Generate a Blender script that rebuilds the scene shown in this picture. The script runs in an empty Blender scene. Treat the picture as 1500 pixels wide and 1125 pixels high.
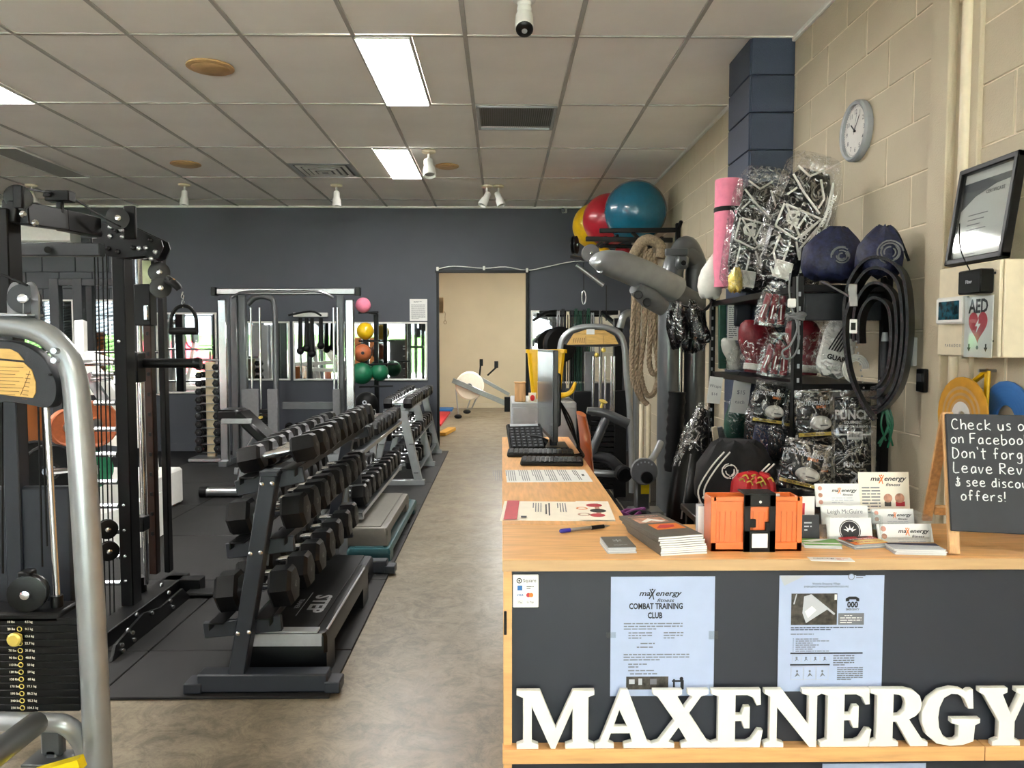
import bpy, bmesh, math, random
from math import radians, sin, cos, pi
from mathutils import Vector, Matrix, Euler
random.seed(7)
C = bpy.context.scene.collection
V = Vector
# ------------------------------------------------------------------ camera, sky, lights, exposure
F = 1127.0
CAMZ = 1.36
cam_d = bpy.data.cameras.new('camera'); cam = bpy.data.objects.new('camera', cam_d); C.objects.link(cam)
cam.location = (0, 0, CAMZ); cam.rotation_euler = (radians(90 - 3.17), 0, radians(-0.76))
cam_d.sensor_width = 36; cam_d.lens = F / 1500 * 36; cam_d.clip_start = .05; cam_d.clip_end = 200
bpy.context.scene.camera = cam
sc = bpy.context.scene
sc.view_settings.view_transform = 'Standard'; sc.view_settings.look = 'None'
sc.view_settings.gamma = 1; sc.view_settings.use_curve_mapping = False
sc.view_settings.exposure = 2.12
sc.cycles.max_bounces = 8; sc.cycles.diffuse_bounces = 4; sc.cycles.glossy_bounces = 4; sc.cycles.transparent_max_bounces = 12
sc.cycles.sample_clamp_indirect = 6; sc.cycles.caustics_reflective = False; sc.cycles.caustics_refractive = False
w = bpy.data.worlds.new('sky'); sc.world = w; w.use_nodes = True
w.node_tree.nodes['Background'].inputs[0].default_value = (.80, .90, 1, 1)
w.node_tree.nodes['Background'].inputs[1].default_value = 0.95
LAMP = 17        # brightness of the ceiling panels
for nm, x, z, sx, sz in (('daylight_portal', -6.5, 1.35, 16, 2.5),):
    l = bpy.data.lights.new(nm, 'AREA'); l.shape = 'RECTANGLE'; l.size = sx; l.size_y = sz; l.cycles.is_portal = True
    o = bpy.data.objects.new(nm, l); o.location = (x, -3.62, z); o.rotation_euler = (radians(90), 0, 0); C.objects.link(o)

sd = bpy.data.lights.new('sun', 'SUN'); sd.energy = 36; sd.angle = .02; sd.color = (1, .98, .95)
so = bpy.data.objects.new('sun', sd); so.rotation_euler = (radians(-38), 0, radians(-25)); C.objects.link(so)   # high behind the building: it lights the pavement outside
_R = cam.rotation_euler.to_matrix()
def ray(px, py): return _R @ V(((px - 750) / F, -(py - 562.5) / F, -1))
def P(px, py, Y):                      # the point at depth Y seen at a pixel of the photograph
    d = ray(px, py); t = Y / d.y; return V((d.x * t, Y, CAMZ + d.z * t))
def PX(px, py, X):
    d = ray(px, py); t = X / d.x; return V((X, d.y * t, CAMZ + d.z * t))
def PZ(px, py, Z):
    d = ray(px, py); t = (Z - CAMZ) / d.z; return V((d.x * t, d.y * t, Z))

# ------------------------------------------------------------------ materials
def lin(c): return tuple((v / 255 / 12.92) if v / 255 <= .04045 else ((v / 255 + .055) / 1.055) ** 2.4 for v in c) + (1,)
MATS = {}
def mat(name, col, rough=.5, metal=0, var=.06, scale=30, bump=0, bscale=None, coat=0, stretch=None, emit=0, spec=.5):
    m = bpy.data.materials.new(name); m.use_nodes = True; nt = m.node_tree; b = nt.nodes['Principled BSDF']
    b.inputs['Roughness'].default_value = rough; b.inputs['Metallic'].default_value = metal
    b.inputs['Coat Weight'].default_value = coat; b.inputs['Specular IOR Level'].default_value = spec
    c = lin(col)
    tc = nt.nodes.new('ShaderNodeTexCoord'); n = nt.nodes.new('ShaderNodeTexNoise'); n.inputs['Scale'].default_value = scale
    n.inputs['Detail'].default_value = 4
    src = tc.outputs['Object']
    if stretch:
        mp = nt.nodes.new('ShaderNodeMapping'); mp.inputs['Scale'].default_value = stretch
        nt.links.new(src, mp.inputs[0]); src = mp.outputs[0]
    nt.links.new(src, n.inputs['Vector'])
    r = nt.nodes.new('ShaderNodeValToRGB'); r.color_ramp.elements[0].position = .3; r.color_ramp.elements[1].position = .7
    r.color_ramp.elements[0].color = tuple(v * (1 - var * 2) for v in c[:3]) + (1,)
    r.color_ramp.elements[1].color = tuple(min(1, v * (1 + var)) for v in c[:3]) + (1,)
    nt.links.new(n.outputs['Fac'], r.inputs[0]); nt.links.new(r.outputs[0], b.inputs['Base Color'])
    if bump:
        n2 = nt.nodes.new('ShaderNodeTexNoise'); n2.inputs['Scale'].default_value = bscale or scale * 3; n2.inputs['Detail'].default_value = 5
        nt.links.new(src, n2.inputs['Vector'])
        bp = nt.nodes.new('ShaderNodeBump'); bp.inputs['Strength'].default_value = bump; bp.inputs['Distance'].default_value = .01
        nt.links.new(n2.outputs['Fac'], bp.inputs['Height']); nt.links.new(bp.outputs[0], b.inputs['Normal'])
    if emit:
        b.inputs['Emission Color'].default_value = (1, .985, .95, 1); b.inputs['Emission Strength'].default_value = emit
    MATS[name] = m; return m
mat('cream_paint', (200, 188, 162), .55, var=.04, scale=3, bump=.25, bscale=160)
mat('mortar', (240, 228, 204), .7, var=.05)
mat('far_beige', (200, 187, 158), .6, var=.03, scale=2, bump=.1, bscale=200)
mat('slate_paint', (71, 75, 84), .62, var=.05, scale=2, bump=.15, bscale=150)
mat('slate_block', (70, 74, 80), .62, var=.05, scale=3, bump=.25, bscale=150)
mat('navy_paint', (50, 60, 80), .5, var=.05, scale=4, bump=.2, bscale=150)
mat('ceiling_tile', (250, 246, 240), .85, var=.03, scale=2, bump=.15, bscale=300)
mat('ceiling_bar', (176, 172, 166), .6, var=.03)
mat('white_plastic', (232, 231, 226), .35, var=.02)
mat('cream_plastic', (226, 214, 186), .4, var=.03)
mat('tan_plastic', (196, 158, 108), .45, var=.05)
mat('lamp_panel', (255, 255, 250), .5, emit=LAMP)
mat('grey_panel', (150, 148, 142), .5, var=.02)
mat('black_steel', (9, 9, 10), .42, var=.1, scale=40, spec=.25)
mat('navy_steel', (29, 33, 42), .45, var=.06, scale=30, bump=.05, bscale=400)
mat('black_rubber', (9, 9, 10), .55, var=.15, scale=60, bump=.15, bscale=300, spec=.25)
mat('hex_rubber', (11, 11, 13), .42, var=.15, scale=50, bump=.12, bscale=260, spec=.3)
mat('floor_rubber', (26, 25, 25), .58, var=.2, scale=7, bump=.25, bscale=500, spec=.28)
mat('chrome', (215, 217, 220), .16, 1, var=.03)
mat('satin_steel', (170, 172, 174), .32, 1, var=.05)
mat('silver_paint', (158, 162, 164), .3, .55, var=.05, scale=14, coat=.3)
mat('grey_paint', (92, 95, 97), .3, .3, var=.05, scale=14, coat=.4)
mat('dark_grey_plastic', (44, 46, 50), .45, var=.08, bump=.1, bscale=500, spec=.35)
mat('mid_grey_plastic', (108, 109, 110), .5, var=.06)
mat('light_grey_paint', (160, 164, 168), .45, var=.04)
mat('black_plastic', (9, 10, 11), .32, var=.1, spec=.3)
mat('black_fabric', (13, 13, 15), .85, var=.2, scale=90, bump=.2, bscale=500)
mat('black_vinyl', (9, 9, 10), .3, var=.1, bump=.08, bscale=60, spec=.3)
mat('copper_paint', (52, 34, 26), .35, .5, var=.08)
mat('orange_rubber', (176, 96, 56), .5, var=.1, bump=.1)
mat('green_rubber', (20, 104, 70), .45, var=.1)
mat('cabinet_orange', (150, 84, 28), .5, var=.1, scale=6, stretch=(8, 1, 1))
mat('birch', (228, 174, 112), .42, var=.10, scale=14, stretch=(.6, 6, 6), bump=.03, bscale=60, coat=.15)
mat('birch_arm', (232, 176, 114), .42, var=.10, scale=14, stretch=(6, .6, 6), bump=.03, bscale=60, coat=.15)
mat('edge_birch', (190, 156, 112), .5, var=.06, scale=14, stretch=(.6, 6, 6))
mat('pine', (206, 158, 104), .5, var=.14, scale=16, stretch=(8, 8, .7), bump=.05)
mat('charcoal_laminate', (37, 41, 50), .5, var=.04, scale=5)
mat('letter_white', (238, 236, 226), .5, var=.02, scale=20, bump=.05)
mat('poster_paper', (170, 184, 212), .7, var=.015, bump=.05, bscale=12)
mat('paper', (226, 226, 222), .7, var=.015, bump=.05, bscale=12)
mat('paper_cream', (240, 232, 214), .6, var=.02)
mat('ink', (24, 24, 28), .6, var=.02)
mat('ink_grey', (112, 114, 120), .6, var=.02)
mat('ink_light', (180, 184, 190), .6, var=.02)
mat('ink_red', (186, 44, 58), .5, var=.05)
mat('ink_blue', (40, 104, 170), .5, var=.02)
mat('ink_orange', (226, 120, 40), .5, var=.02)
mat('ink_pink', (206, 150, 134), .5, var=.1)
mat('ink_green', (98, 160, 58), .5, var=.1)
mat('photo_dark', (70, 66, 60), .4, var=.5, scale=60)
mat('photo_skin', (190, 140, 116), .4, var=.3, scale=50)
mat('chalk', (226, 228, 226), .9, var=.15, scale=400)
mat('chalkboard', (42, 44, 48), .7, var=.15, scale=9)
mat('pink_foam', (232, 132, 158), .75, var=.04, bump=.2, bscale=300)
mat('ball_blue', (22, 96, 122), .25, var=.05, coat=.3)
mat('ball_red', (168, 30, 44), .3, var=.05, coat=.3)
mat('ball_yellow', (222, 178, 20), .3, var=.05, coat=.3)
mat('yellow_plastic', (232, 184, 14), .4, var=.04)
mat('yellow_label', (240, 212, 20), .4, var=.03)
mat('brass', (226, 200, 100), .3, .4, var=.05)
mat('rope', (150, 132, 108), .9, var=.2, scale=60, bump=.4, bscale=200)
mat('band_green', (20, 70, 54), .6, var=.15)
mat('band_purple', (110, 30, 100), .6, var=.1)
mat('red_fabric', (116, 16, 28), .5, var=.15, scale=40, bump=.2)
mat('red_bright', (196, 24, 34), .5, var=.12, scale=30, bump=.3, bscale=40)
mat('navy_fabric', (26, 32, 66), .6, var=.3, scale=50, bump=.4, bscale=60)
mat('mesh_white', (222, 220, 212), .6, var=.05, bump=.2)
mat('orange_acrylic', (222, 112, 52), .3, var=.04, coat=.4)
mat('cream_post', (222, 206, 170), .5, var=.04)
mat('teal_plastic', (26, 72, 78), .4, var=.06, bump=.1, bscale=300)
mat('taupe_plastic', (96, 92, 84), .45, var=.06, bump=.1, bscale=300)
mat('red_mat', (196, 40, 50), .6, var=.05)
mat('blue_mat', (40, 110, 180), .6, var=.05)
mat('amber_plastic', (208, 152, 48), .4, var=.06)
mat('screen_teal', (24, 70, 84), .15, var=.6, scale=60)
mat('pen_blue', (40, 40, 150), .3)
mat('pavement', (186, 186, 186), .8, var=.08, scale=2)
mat('hedge', (60, 100, 40), .8, var=.4, scale=6)
mat('carpark_car', (200, 205, 210), .3, .2)

def nodes_of(name, base, rough=.5):
    m = mat(name, base, rough, var=0); nt = m.node_tree
    return m, nt, nt.nodes['Principled BSDF']
# concrete: mottled, worn, slightly polished, with scuffs
m, nt, b = nodes_of('concrete', (160, 154, 144), .35)
tc = nt.nodes.new('ShaderNodeTexCoord')
def noise(sc_, det=6, dist=0, vec=None, rgh=.55):
    n = nt.nodes.new('ShaderNodeTexNoise'); n.inputs['Scale'].default_value = sc_; n.inputs['Detail'].default_value = det
    n.inputs['Distortion'].default_value = dist; n.inputs['Roughness'].default_value = rgh
    nt.links.new(vec or tc.outputs['Object'], n.inputs['Vector']); return n.outputs['Fac']
def ramp(fac, a, b_, p0=.3, p1=.7):
    r = nt.nodes.new('ShaderNodeValToRGB'); r.color_ramp.elements[0].position = p0; r.color_ramp.elements[1].position = p1
    r.color_ramp.elements[0].color = lin(a); r.color_ramp.elements[1].color = lin(b_); nt.links.new(fac, r.inputs[0]); return r.outputs[0]
def mix(f, a, b_, mode='MIX'):
    x = nt.nodes.new('ShaderNodeMix'); x.data_type = 'RGBA'; x.blend_type = mode
    if isinstance(f, float): x.inputs[0].default_value = f
    else: nt.links.new(f, x.inputs[0])
    nt.links.new(a, x.inputs[6]); nt.links.new(b_, x.inputs[7]); return x.outputs[2]
c1 = ramp(noise(1.1, 8, .8), (98, 91, 79), (124, 116, 101), .38, .64)
c2 = ramp(noise(9, 8, 1.0, rgh=.7), (74, 68, 58), (124, 116, 101), .36, .62)
c3 = ramp(noise(34, 6, .6, rgh=.75), (110, 105, 98), (225, 222, 216), .30, .48)
mp = nt.nodes.new('ShaderNodeMapping'); mp.inputs['Scale'].default_value = (1.1, 1.9, 1); mp.inputs['Rotation'].default_value = (0, 0, .9)
nt.links.new(tc.outputs['Object'], mp.inputs[0])
c4 = ramp(noise(4, 8, 1.5, mp.outputs[0], .75), (64, 57, 47), (130, 120, 103), .30, .42)
col = mix(.5, c1, c2); col = mix(.42, col, c3, 'MULTIPLY'); col = mix(.30, col, c4)
c5 = ramp(noise(7, 10, 1.4, rgh=.82), (150, 143, 132), (255, 253, 248), .40, .56)
c6 = ramp(noise(22, 8, .8, rgh=.85), (168, 160, 150), (255, 255, 255), .36, .48)
col = mix(.62, col, c5, 'MULTIPLY'); col = mix(.5, col, c6, 'MULTIPLY')
vo = nt.nodes.new('ShaderNodeTexVoronoi'); vo.inputs['Scale'].default_value = 5; nt.links.new(tc.outputs['Object'], vo.inputs['Vector'])
col = mix(.5, col, ramp(vo.outputs['Distance'], (90, 82, 72), (255, 255, 255), .02, .05), 'MULTIPLY')
br = nt.nodes.new('ShaderNodeMix'); br.data_type = 'RGBA'; br.blend_type = 'MULTIPLY'; br.inputs[0].default_value = 1; nt.links.new(col, br.inputs[6]); br.inputs[7].default_value = (1.34, 1.33, 1.30, 1); br.clamp_result = False; col = br.outputs[2]
nt.links.new(col, b.inputs['Base Color'])
rr = nt.nodes.new('ShaderNodeMapRange'); nt.links.new(noise(5, 6), rr.inputs[0]); rr.inputs[3].default_value = .22; rr.inputs[4].default_value = .5
nt.links.new(rr.outputs[0], b.inputs['Roughness'])
# wrinkled clear plastic
def clear(name, tint, amt, bscale=26, rough=.12, ridge=.5, bump=.9):
    m = bpy.data.materials.new(name); m.use_nodes = True; nt = m.node_tree; nt.nodes.clear()
    o = nt.nodes.new('ShaderNodeOutputMaterial'); t = nt.nodes.new('ShaderNodeBsdfTransparent'); t.inputs[0].default_value = tint
    g = nt.nodes.new('ShaderNodeBsdfGlossy'); g.inputs['Roughness'].default_value = rough; mx = nt.nodes.new('ShaderNodeMixShader')
    tc = nt.nodes.new('ShaderNodeTexCoord'); n = nt.nodes.new('ShaderNodeTexNoise'); n.inputs['Scale'].default_value = bscale
    n.inputs['Detail'].default_value = 3; n.inputs['Distortion'].default_value = 2.5; nt.links.new(tc.outputs['Object'], n.inputs['Vector'])
    if bump:
        bp = nt.nodes.new('ShaderNodeBump'); bp.inputs['Strength'].default_value = bump; bp.inputs['Distance'].default_value = .02
        nt.links.new(n.outputs['Fac'], bp.inputs['Height']); nt.links.new(bp.outputs[0], g.inputs['Normal'])
    if ridge:          # creases of the film catch the light, the flat film hardly does
        r = nt.nodes.new('ShaderNodeValToRGB'); e = r.color_ramp.elements
        e[0].position = .44; e[0].color = (amt,) * 3 + (1,); e[1].position = .56; e[1].color = (amt,) * 3 + (1,)
        c = e.new(.50); c.color = (ridge,) * 3 + (1,); nt.links.new(n.outputs['Fac'], r.inputs[0]); nt.links.new(r.outputs[0], mx.inputs[0])
    else: mx.inputs[0].default_value = amt
    nt.links.new(t.outputs[0], mx.inputs[1]); nt.links.new(g.outputs[0], mx.inputs[2]); nt.links.new(mx.outputs[0], o.inputs[0]); MATS[name] = m
clear('clear_wrap', (.97, .97, .97, 1), .035, 13, .16, .40)
clear('clear_acrylic', (.95, .97, .97, 1), .10, 2, .05, 0, 0)
clear('window_glass', (.98, 1, .99, 1), .04, .5, .02, 0, 0)
clear('orange_clear', (.95, .50, .25, 1), .10, 3, .1, 0, 0)
# mirror
m = bpy.data.materials.new('mirror_glass'); m.use_nodes = True; b = m.node_tree.nodes['Principled BSDF']
b.inputs['Metallic'].default_value = 1; b.inputs['Roughness'].default_value = .02; b.inputs['Base Color'].default_value = (.86, .9, .88, 1); MATS['mirror_glass'] = m

# ------------------------------------------------------------------ geometry builder
def frame(p, d, up=V((0, 0, 1))):       # matrix whose X axis runs along d
    x = V(d).normalized(); u = V(up)
    if abs(x.dot(u)) > .98: u = V((0, 1, 0))
    y = u.cross(x).normalized(); z = x.cross(y)
    m = Matrix((x, y, z)).transposed().to_4x4(); m.translation = p; return m
def rot(rx=0, ry=0, rz=0): return Euler((radians(rx), radians(ry), radians(rz))).to_matrix().to_4x4()
def T(x, y, z): return Matrix.Translation((x, y, z))
class G:
    def __init__(s, m='black_steel'):
        s.v = []; s.f = []; s.fm = []; s.ms = []; s.use(m)
    def use(s, m):
        if m not in s.ms: s.ms.append(m)
        s.k = s.ms.index(m); return s
    def add(s, vs, fs, M=None):
        n = len(s.v)
        if M is not None: vs = [M @ V(v) for v in vs]
        s.v += [tuple(v) for v in vs]; s.f += [tuple(i + n for i in f) for f in fs]; s.fm += [s.k] * len(fs); return s
    def box(s, c, d, M=None, bev=None):
        hx, hy, hz = d[0] / 2, d[1] / 2, d[2] / 2
        if bev is None: bev = min(.004, min(hx, hy, hz) * .35)
        b = min(bev, min(hx, hy, hz) * .95)
        vs = []; idx = {}
        if b <= 0:
            for sx in (-1, 1):
                for sy in (-1, 1):
                    for sz in (-1, 1): idx[sx, sy, sz] = len(vs); vs.append((c[0] + sx * hx, c[1] + sy * hy, c[2] + sz * hz))
            fs = [[idx[q] for q in ((k, -1, -1), (k, 1, -1), (k, 1, 1), (k, -1, 1))] for k in (-1, 1)]
            fs += [[idx[q] for q in ((-1, k, -1), (1, k, -1), (1, k, 1), (-1, k, 1))] for k in (-1, 1)]
            fs += [[idx[q] for q in ((-1, -1, k), (1, -1, k), (1, 1, k), (-1, 1, k))] for k in (-1, 1)]
            return s.add(vs, fs, M)
        S = (-1, 1)
        for sx in S:
            for sy in S:
                for sz in S:
                    for a in range(3):
                        q = [hx - b, hy - b, hz - b]; q[a] += b
                        idx[sx, sy, sz, a] = len(vs); vs.append((c[0] + sx * q[0], c[1] + sy * q[1], c[2] + sz * q[2]))
        fs = []
        for a in range(3):
            for k in S:
                o = [i for i in range(3) if i != a]; f = []
                for u, v_ in ((-1, -1), (1, -1), (1, 1), (-1, 1)):
                    t = [0, 0, 0]; t[a] = k; t[o[0]] = u; t[o[1]] = v_; f.append(idx[t[0], t[1], t[2], a])
                fs.append(f)
        for a in range(3):                     # the edges parallel to axis a
            o = [i for i in range(3) if i != a]
            for u in S:
                for v_ in S:
                    lo = [0, 0, 0]; hi = [0, 0, 0]; lo[a] = -1; hi[a] = 1; lo[o[0]] = hi[o[0]] = u; lo[o[1]] = hi[o[1]] = v_
                    fs.append([idx[(*lo, o[0])], idx[(*hi, o[0])], idx[(*hi, o[1])], idx[(*lo, o[1])]])
        for sx in S:
            for sy in S:
                for sz in S: fs.append([idx[sx, sy, sz, 0], idx[sx, sy, sz, 1], idx[sx, sy, sz, 2]])
        return s.add(vs, fs, M)
    def bar(s, p, q, w, h, up=(0, 0, 1), bev=None):   # rectangular bar from p to q
        p, q = V(p), V(q); L = (q - p).length
        return s.box((L / 2, 0, 0), (L, w, h), frame(p, q - p, up), bev)
    def rings(s, rs, cap=True, closed=False):
        n = len(rs[0]); vs = [v for r in rs for v in r]; fs = []
        m = len(rs); 
        for i in range(m if closed else m - 1):
            j = (i + 1) % m
            for k in range(n): fs.append((i * n + k, i * n + (k + 1) % n, j * n + (k + 1) % n, j * n + k))
        if cap and not closed: fs += [tuple(range(n)), tuple(range((m - 1) * n, m * n))]
        return s.add(vs, fs)
    def cyl(s, p, q, r, r2=None, n=12):
        p, q = V(p), V(q); M = frame(p, q - p); L = (q - p).length; r2 = r if r2 is None else r2
        return s.rings([[M @ V((x, cos(2 * pi * k / n) * rr, sin(2 * pi * k / n) * rr)) for k in range(n)] for x, rr in ((0, r), (L, r2))])
    def lathe(s, p, axis, prof, n=20):        # prof: (distance along axis, radius)
        M = frame(V(p), V(axis))
        return s.rings([[M @ V((x, cos(2 * pi * k / n) * max(r, 1e-4), sin(2 * pi * k / n) * max(r, 1e-4))) for k in range(n)] for x, r in prof])
    def tube(s, pts, r, n=10, sm=0, rz=None, closed=False, up=None):   # r: number or list; rz: second radius
        pts = [V(p) for p in pts]; rl = r if isinstance(r, (list, tuple)) else [r] * len(pts)
        if sm: pts, rl = smooth(pts, rl, sm, closed)
        m = len(pts); rs = []; u = None
        for i in range(m):
            a = pts[(i - 1) % m] if (closed or i) else pts[0]; b = pts[(i + 1) % m] if (closed or i < m - 1) else pts[-1]
            t = (b - a).normalized()
            if u is None:
                u = V(up) if up else (V((0, 0, 1)) if abs(t.z) < .9 else V((1, 0, 0)))
            u = (u - t * u.dot(t)).normalized(); w_ = t.cross(u); k2 = (rz / (r if not isinstance(r, (list, tuple)) else max(r))) if rz else 1
            rs.append([pts[i] + u * (cos(2 * pi * k / n) * rl[i]) + w_ * (sin(2 * pi * k / n) * rl[i] * k2) for k in range(n)])
        return s.rings(rs, closed=closed)
    def ball(s, c, r, n=16, M=None, sq=(1, 1, 1)):
        rs = []
        for i in range(n // 2 + 1):
            a = pi * i / (n // 2); rs.append([V((sin(a) * cos(2 * pi * k / n) * r * sq[0], sin(a) * sin(2 * pi * k / n) * r * sq[1], cos(a) * r * sq[2])) for k in range(n)])
        rs[0] = [v + V((cos(i) * 1e-4, sin(i) * 1e-4, 0)) for i, v in enumerate(rs[0])]; rs[-1] = [v + V((cos(i) * 1e-4, sin(i) * 1e-4, 0)) for i, v in enumerate(rs[-1])]
        A = T(*c) @ (M or Matrix()); return s.rings([[A @ v for v in r_] for r_ in rs])
    def prism(s, poly, h, M=None):             # polygon in XY, extruded h along Z
        n = len(poly); vs = [(x, y, 0) for x, y in poly] + [(x, y, h) for x, y in poly]
        fs = [tuple(range(n)), tuple(range(n, 2 * n))] + [(i, (i + 1) % n, n + (i + 1) % n, n + i) for i in range(n)]
        return s.add(vs, fs, M)
    def me(s, me_, M):
        return s.add([v.co for v in me_.vertices], [tuple(p.vertices) for p in me_.polygons], M)
    def text(s, t, size, M, al='CENTER', h=0.0002, bold=0, shear=0, sx=1, ay='CENTER'):
        return s.me(text_mesh(t, al, bold, shear, ay), M @ Matrix.Diagonal((size * sx, size, 1, 1)) @ Matrix.Diagonal((1, 1, h / .1, 1)))
    def build(s, name, parent=None, world=True, label=None, cat=None, group=None, kind=None, smooth_=True, origin=None):
        M = Matrix()
        if parent is not None: M = wm(parent) if world else Matrix()
        vs = s.v
        if parent is None:
            if origin is None:
                xs = [v[0] for v in vs]; ys = [v[1] for v in vs]; zs = [v[2] for v in vs]
                origin = ((min(xs) + max(xs)) / 2, (min(ys) + max(ys)) / 2, min(zs))
            M = T(*origin)
        me = bpy.data.meshes.new(name); Mi = M.inverted()
        me.from_pydata([tuple(Mi @ V(v)) for v in vs], [], s.f)
        for m_ in s.ms: me.materials.append(MATS[m_])
        me.polygons.foreach_set('material_index', s.fm)
        bm = bmesh.new(); bm.from_mesh(me); bmesh.ops.recalc_face_normals(bm, faces=bm.faces); bm.to_mesh(me); bm.free()
        if smooth_:
            me.polygons.foreach_set('use_smooth', [True] * len(me.polygons)); me.set_sharp_from_angle(angle=radians(38))
        me.update()
        o = bpy.data.objects.new(name, me); C.objects.link(o)
        if parent is not None: o.parent = parent
        else: o.location = origin
        tag(o, label, cat, group, kind); return o
def wm(o):
    M = Matrix.LocRotScale(o.location, o.rotation_euler, o.scale)
    return wm(o.parent) @ M if o.parent else M
def tag(o, label=None, cat=None, group=None, kind=None):
    if label: o['label'] = label
    if cat: o['category'] = cat
    if group: o['group'] = group
    if kind: o['kind'] = kind
    return o
def smooth(pts, rl, k, closed=False):
    out = []; ro = []; n = len(pts)
    for i in range(n if closed else n - 1):
        if closed: a, b, c, d = pts[i - 1], pts[i], pts[(i + 1) % n], pts[(i + 2) % n]; r1, r2 = rl[i], rl[(i + 1) % n]
        else: a, b, c, d = pts[max(i - 1, 0)], pts[i], pts[i + 1], pts[min(i + 2, n - 1)]; r1, r2 = rl[i], rl[i + 1]
        for j in range(k):
            t = j / k
            out.append(.5 * ((2 * b) + (c - a) * t + (2 * a - 5 * b + 4 * c - d) * t * t + (3 * b - a - 3 * c + d) * t ** 3)); ro.append(r1 + (r2 - r1) * t)
    if not closed: out.append(pts[-1]); ro.append(rl[-1])
    return out, ro
_tm = {}
def text_mesh(t, al='CENTER', bold=0, shear=0, ay='CENTER'):
    key = (t, al, bold, shear, ay)
    if key not in _tm:
        c = bpy.data.curves.new('txt', 'FONT'); c.body = t; c.align_x = al; c.align_y = ay; c.resolution_u = 2
        c.offset = bold; c.shear = shear; c.extrude = .05; c.size = 1
        o = bpy.data.objects.new('txt', c); _tm[key] = bpy.data.meshes.new_from_object(o); bpy.data.objects.remove(o)
    return _tm[key]
def thing(name, label, cat, loc=(0, 0, 0), rz=0, group=None, kind=None):
    o = bpy.data.objects.new(name, None); C.objects.link(o); o.location = loc; o.rotation_euler = (0, 0, radians(rz)); o.empty_display_size = .1
    return tag(o, label, cat, group, kind)
def dup(root, loc=None, rz=None, label=None, group=None, scale=None):
    r = root.copy(); C.objects.link(r)
    if loc is not None: r.location = loc
    if rz is not None: r.rotation_euler = (0, 0, radians(rz))
    if label: r['label'] = label
    if group: r['group'] = group
    if scale: r.scale = (scale,) * 3
    for ch in [o for o in ALLC() if o.parent == root]:
        c = ch.copy(); C.objects.link(c); c.parent = r
        for g_ in list(ch.children): d = g_.copy(); C.objects.link(d); d.parent = c
    return r
def ALLC(): return list(C.objects)
ORD = ['nearest', 'second', 'third', 'fourth', 'fifth', 'sixth', 'seventh', 'eighth', 'ninth', 'tenth', 'eleventh', 'twelfth', 'thirteenth', 'fourteenth']

# flat print on sheets.  O = top-left corner, u = right, n = outward normal; all in metres on the sheet, y downwards
def sheet(O, u, n, w_, h_, items, base='paper', th=.0008, curl=0, g=None, lift=.0004):
    u = V(u).normalized(); n = V(n).normalized(); d = u.cross(n).normalized()
    # local frame: x = u, y = -d (up), z = n
    up = n.cross(u).normalized()
    M = Matrix((u, up, n)).transposed().to_4x4(); M.translation = V(O)
    g = g or G(base); g.use(base)
    if curl:
        k = 8; vs = []
        for i in range(k + 1):
            for y in (0, -h_):
                z = curl * sin(pi * i / k * 1.5); vs.append((w_ * i / k, y, z)); vs.append((w_ * i / k, y, z - th))
        fs = []
        for i in range(k):
            a = i * 4; b = a + 4
            fs += [(a, b, b + 2, a + 2), (a + 1, b + 1, b + 3, a + 3), (a, a + 1, b + 1, b), (a + 2, a + 3, b + 3, b + 2)]
        fs += [(0, 1, 3, 2), (k * 4, k * 4 + 1, k * 4 + 3, k * 4 + 2)]
        g.add(vs, fs, M)
    else: g.box((w_ / 2, -h_ / 2, -th / 2), (w_, h_, th), M, 0)
    e = .0003
    Z = lift + (abs(curl) if curl else 0)
    for it in items:
        k = it[0]
        if k == 't':
            _, t, x, y, size, m_ = it[:6]; o = it[6] if len(it) > 6 else {}
            g.use(m_).text(t, size, M @ T(x, -y, Z), o.get('al', 'CENTER'), e, o.get('bold', 0), o.get('shear', 0), o.get('sx', 1))
        elif k == 'r': _, x, y, a, b, m_ = it; g.use(m_).box((x + a / 2, -y - b / 2, Z), (a, b, e), M, 0); Z += .00002
        elif k == 'c': _, x, y, r, m_ = it; g.use(m_).prism([(x + cos(i * pi / 10) * r, -y + sin(i * pi / 10) * r) for i in range(20)], e, M @ T(0, 0, Z)); Z += .00002
        elif k == 'p': _, pts, m_ = it; g.use(m_).prism([(x, -y) for x, y in pts], e, M @ T(0, 0, Z)); Z += .00002
        elif k == 'l':                           # lines of small print
            _, x, y, a, nl, dy, m_ = it[:7]; g.use(m_); rd = random.Random(int(x * 9999 + y * 7777))
            for i in range(nl):
                xx = x; end = x + a * (1 if i < nl - 1 else .55)
                while xx < end:
                    l_ = min(dy * rd.uniform(.8, 3), end - xx); g.box((xx + l_ / 2, -(y + i * dy), Z), (l_, dy * .38, e), M, 0); xx += l_ + dy * .35
    return g
def logo(x, y, s, m_='ink', m2='ink', fig='ink'):   # the club's lettering with its little leaping figure
    return [('t', 'ma', x - s * 1.02, y, s, m_, {'shear': .3, 'bold': .018, 'sx': 1.2, 'al': 'RIGHT'}), ('t', 'energy', x - s * .38, y, s, m_, {'shear': .3, 'bold': .018, 'sx': 1.2, 'al': 'LEFT'}),
            ('t', 'fitness', x + s * .95, y + s * .92, s * .66, m2, {'shear': .3, 'bold': .008, 'sx': 1.3}),
            ('p', [(x - s * 1.1, y - s * .55), (x - s * 1.0, y - s * .6), (x - s * .70, y - s * .12), (x - s * .4, y - s * .6), (x - s * .32, y - s * .5), (x - s * .62, y + s * .1),
                   (x - s * .48, y + s * .8), (x - s * .6, y + s * .8), (x - s * .74, y + s * .25), (x - s * 1.1, y + s * .75), (x - s * 1.2, y + s * .65), (x - s * .84, y + s * .05)], fig),
            ('c', x - s * .72, y - s * .5, s * .12, fig)]
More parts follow.
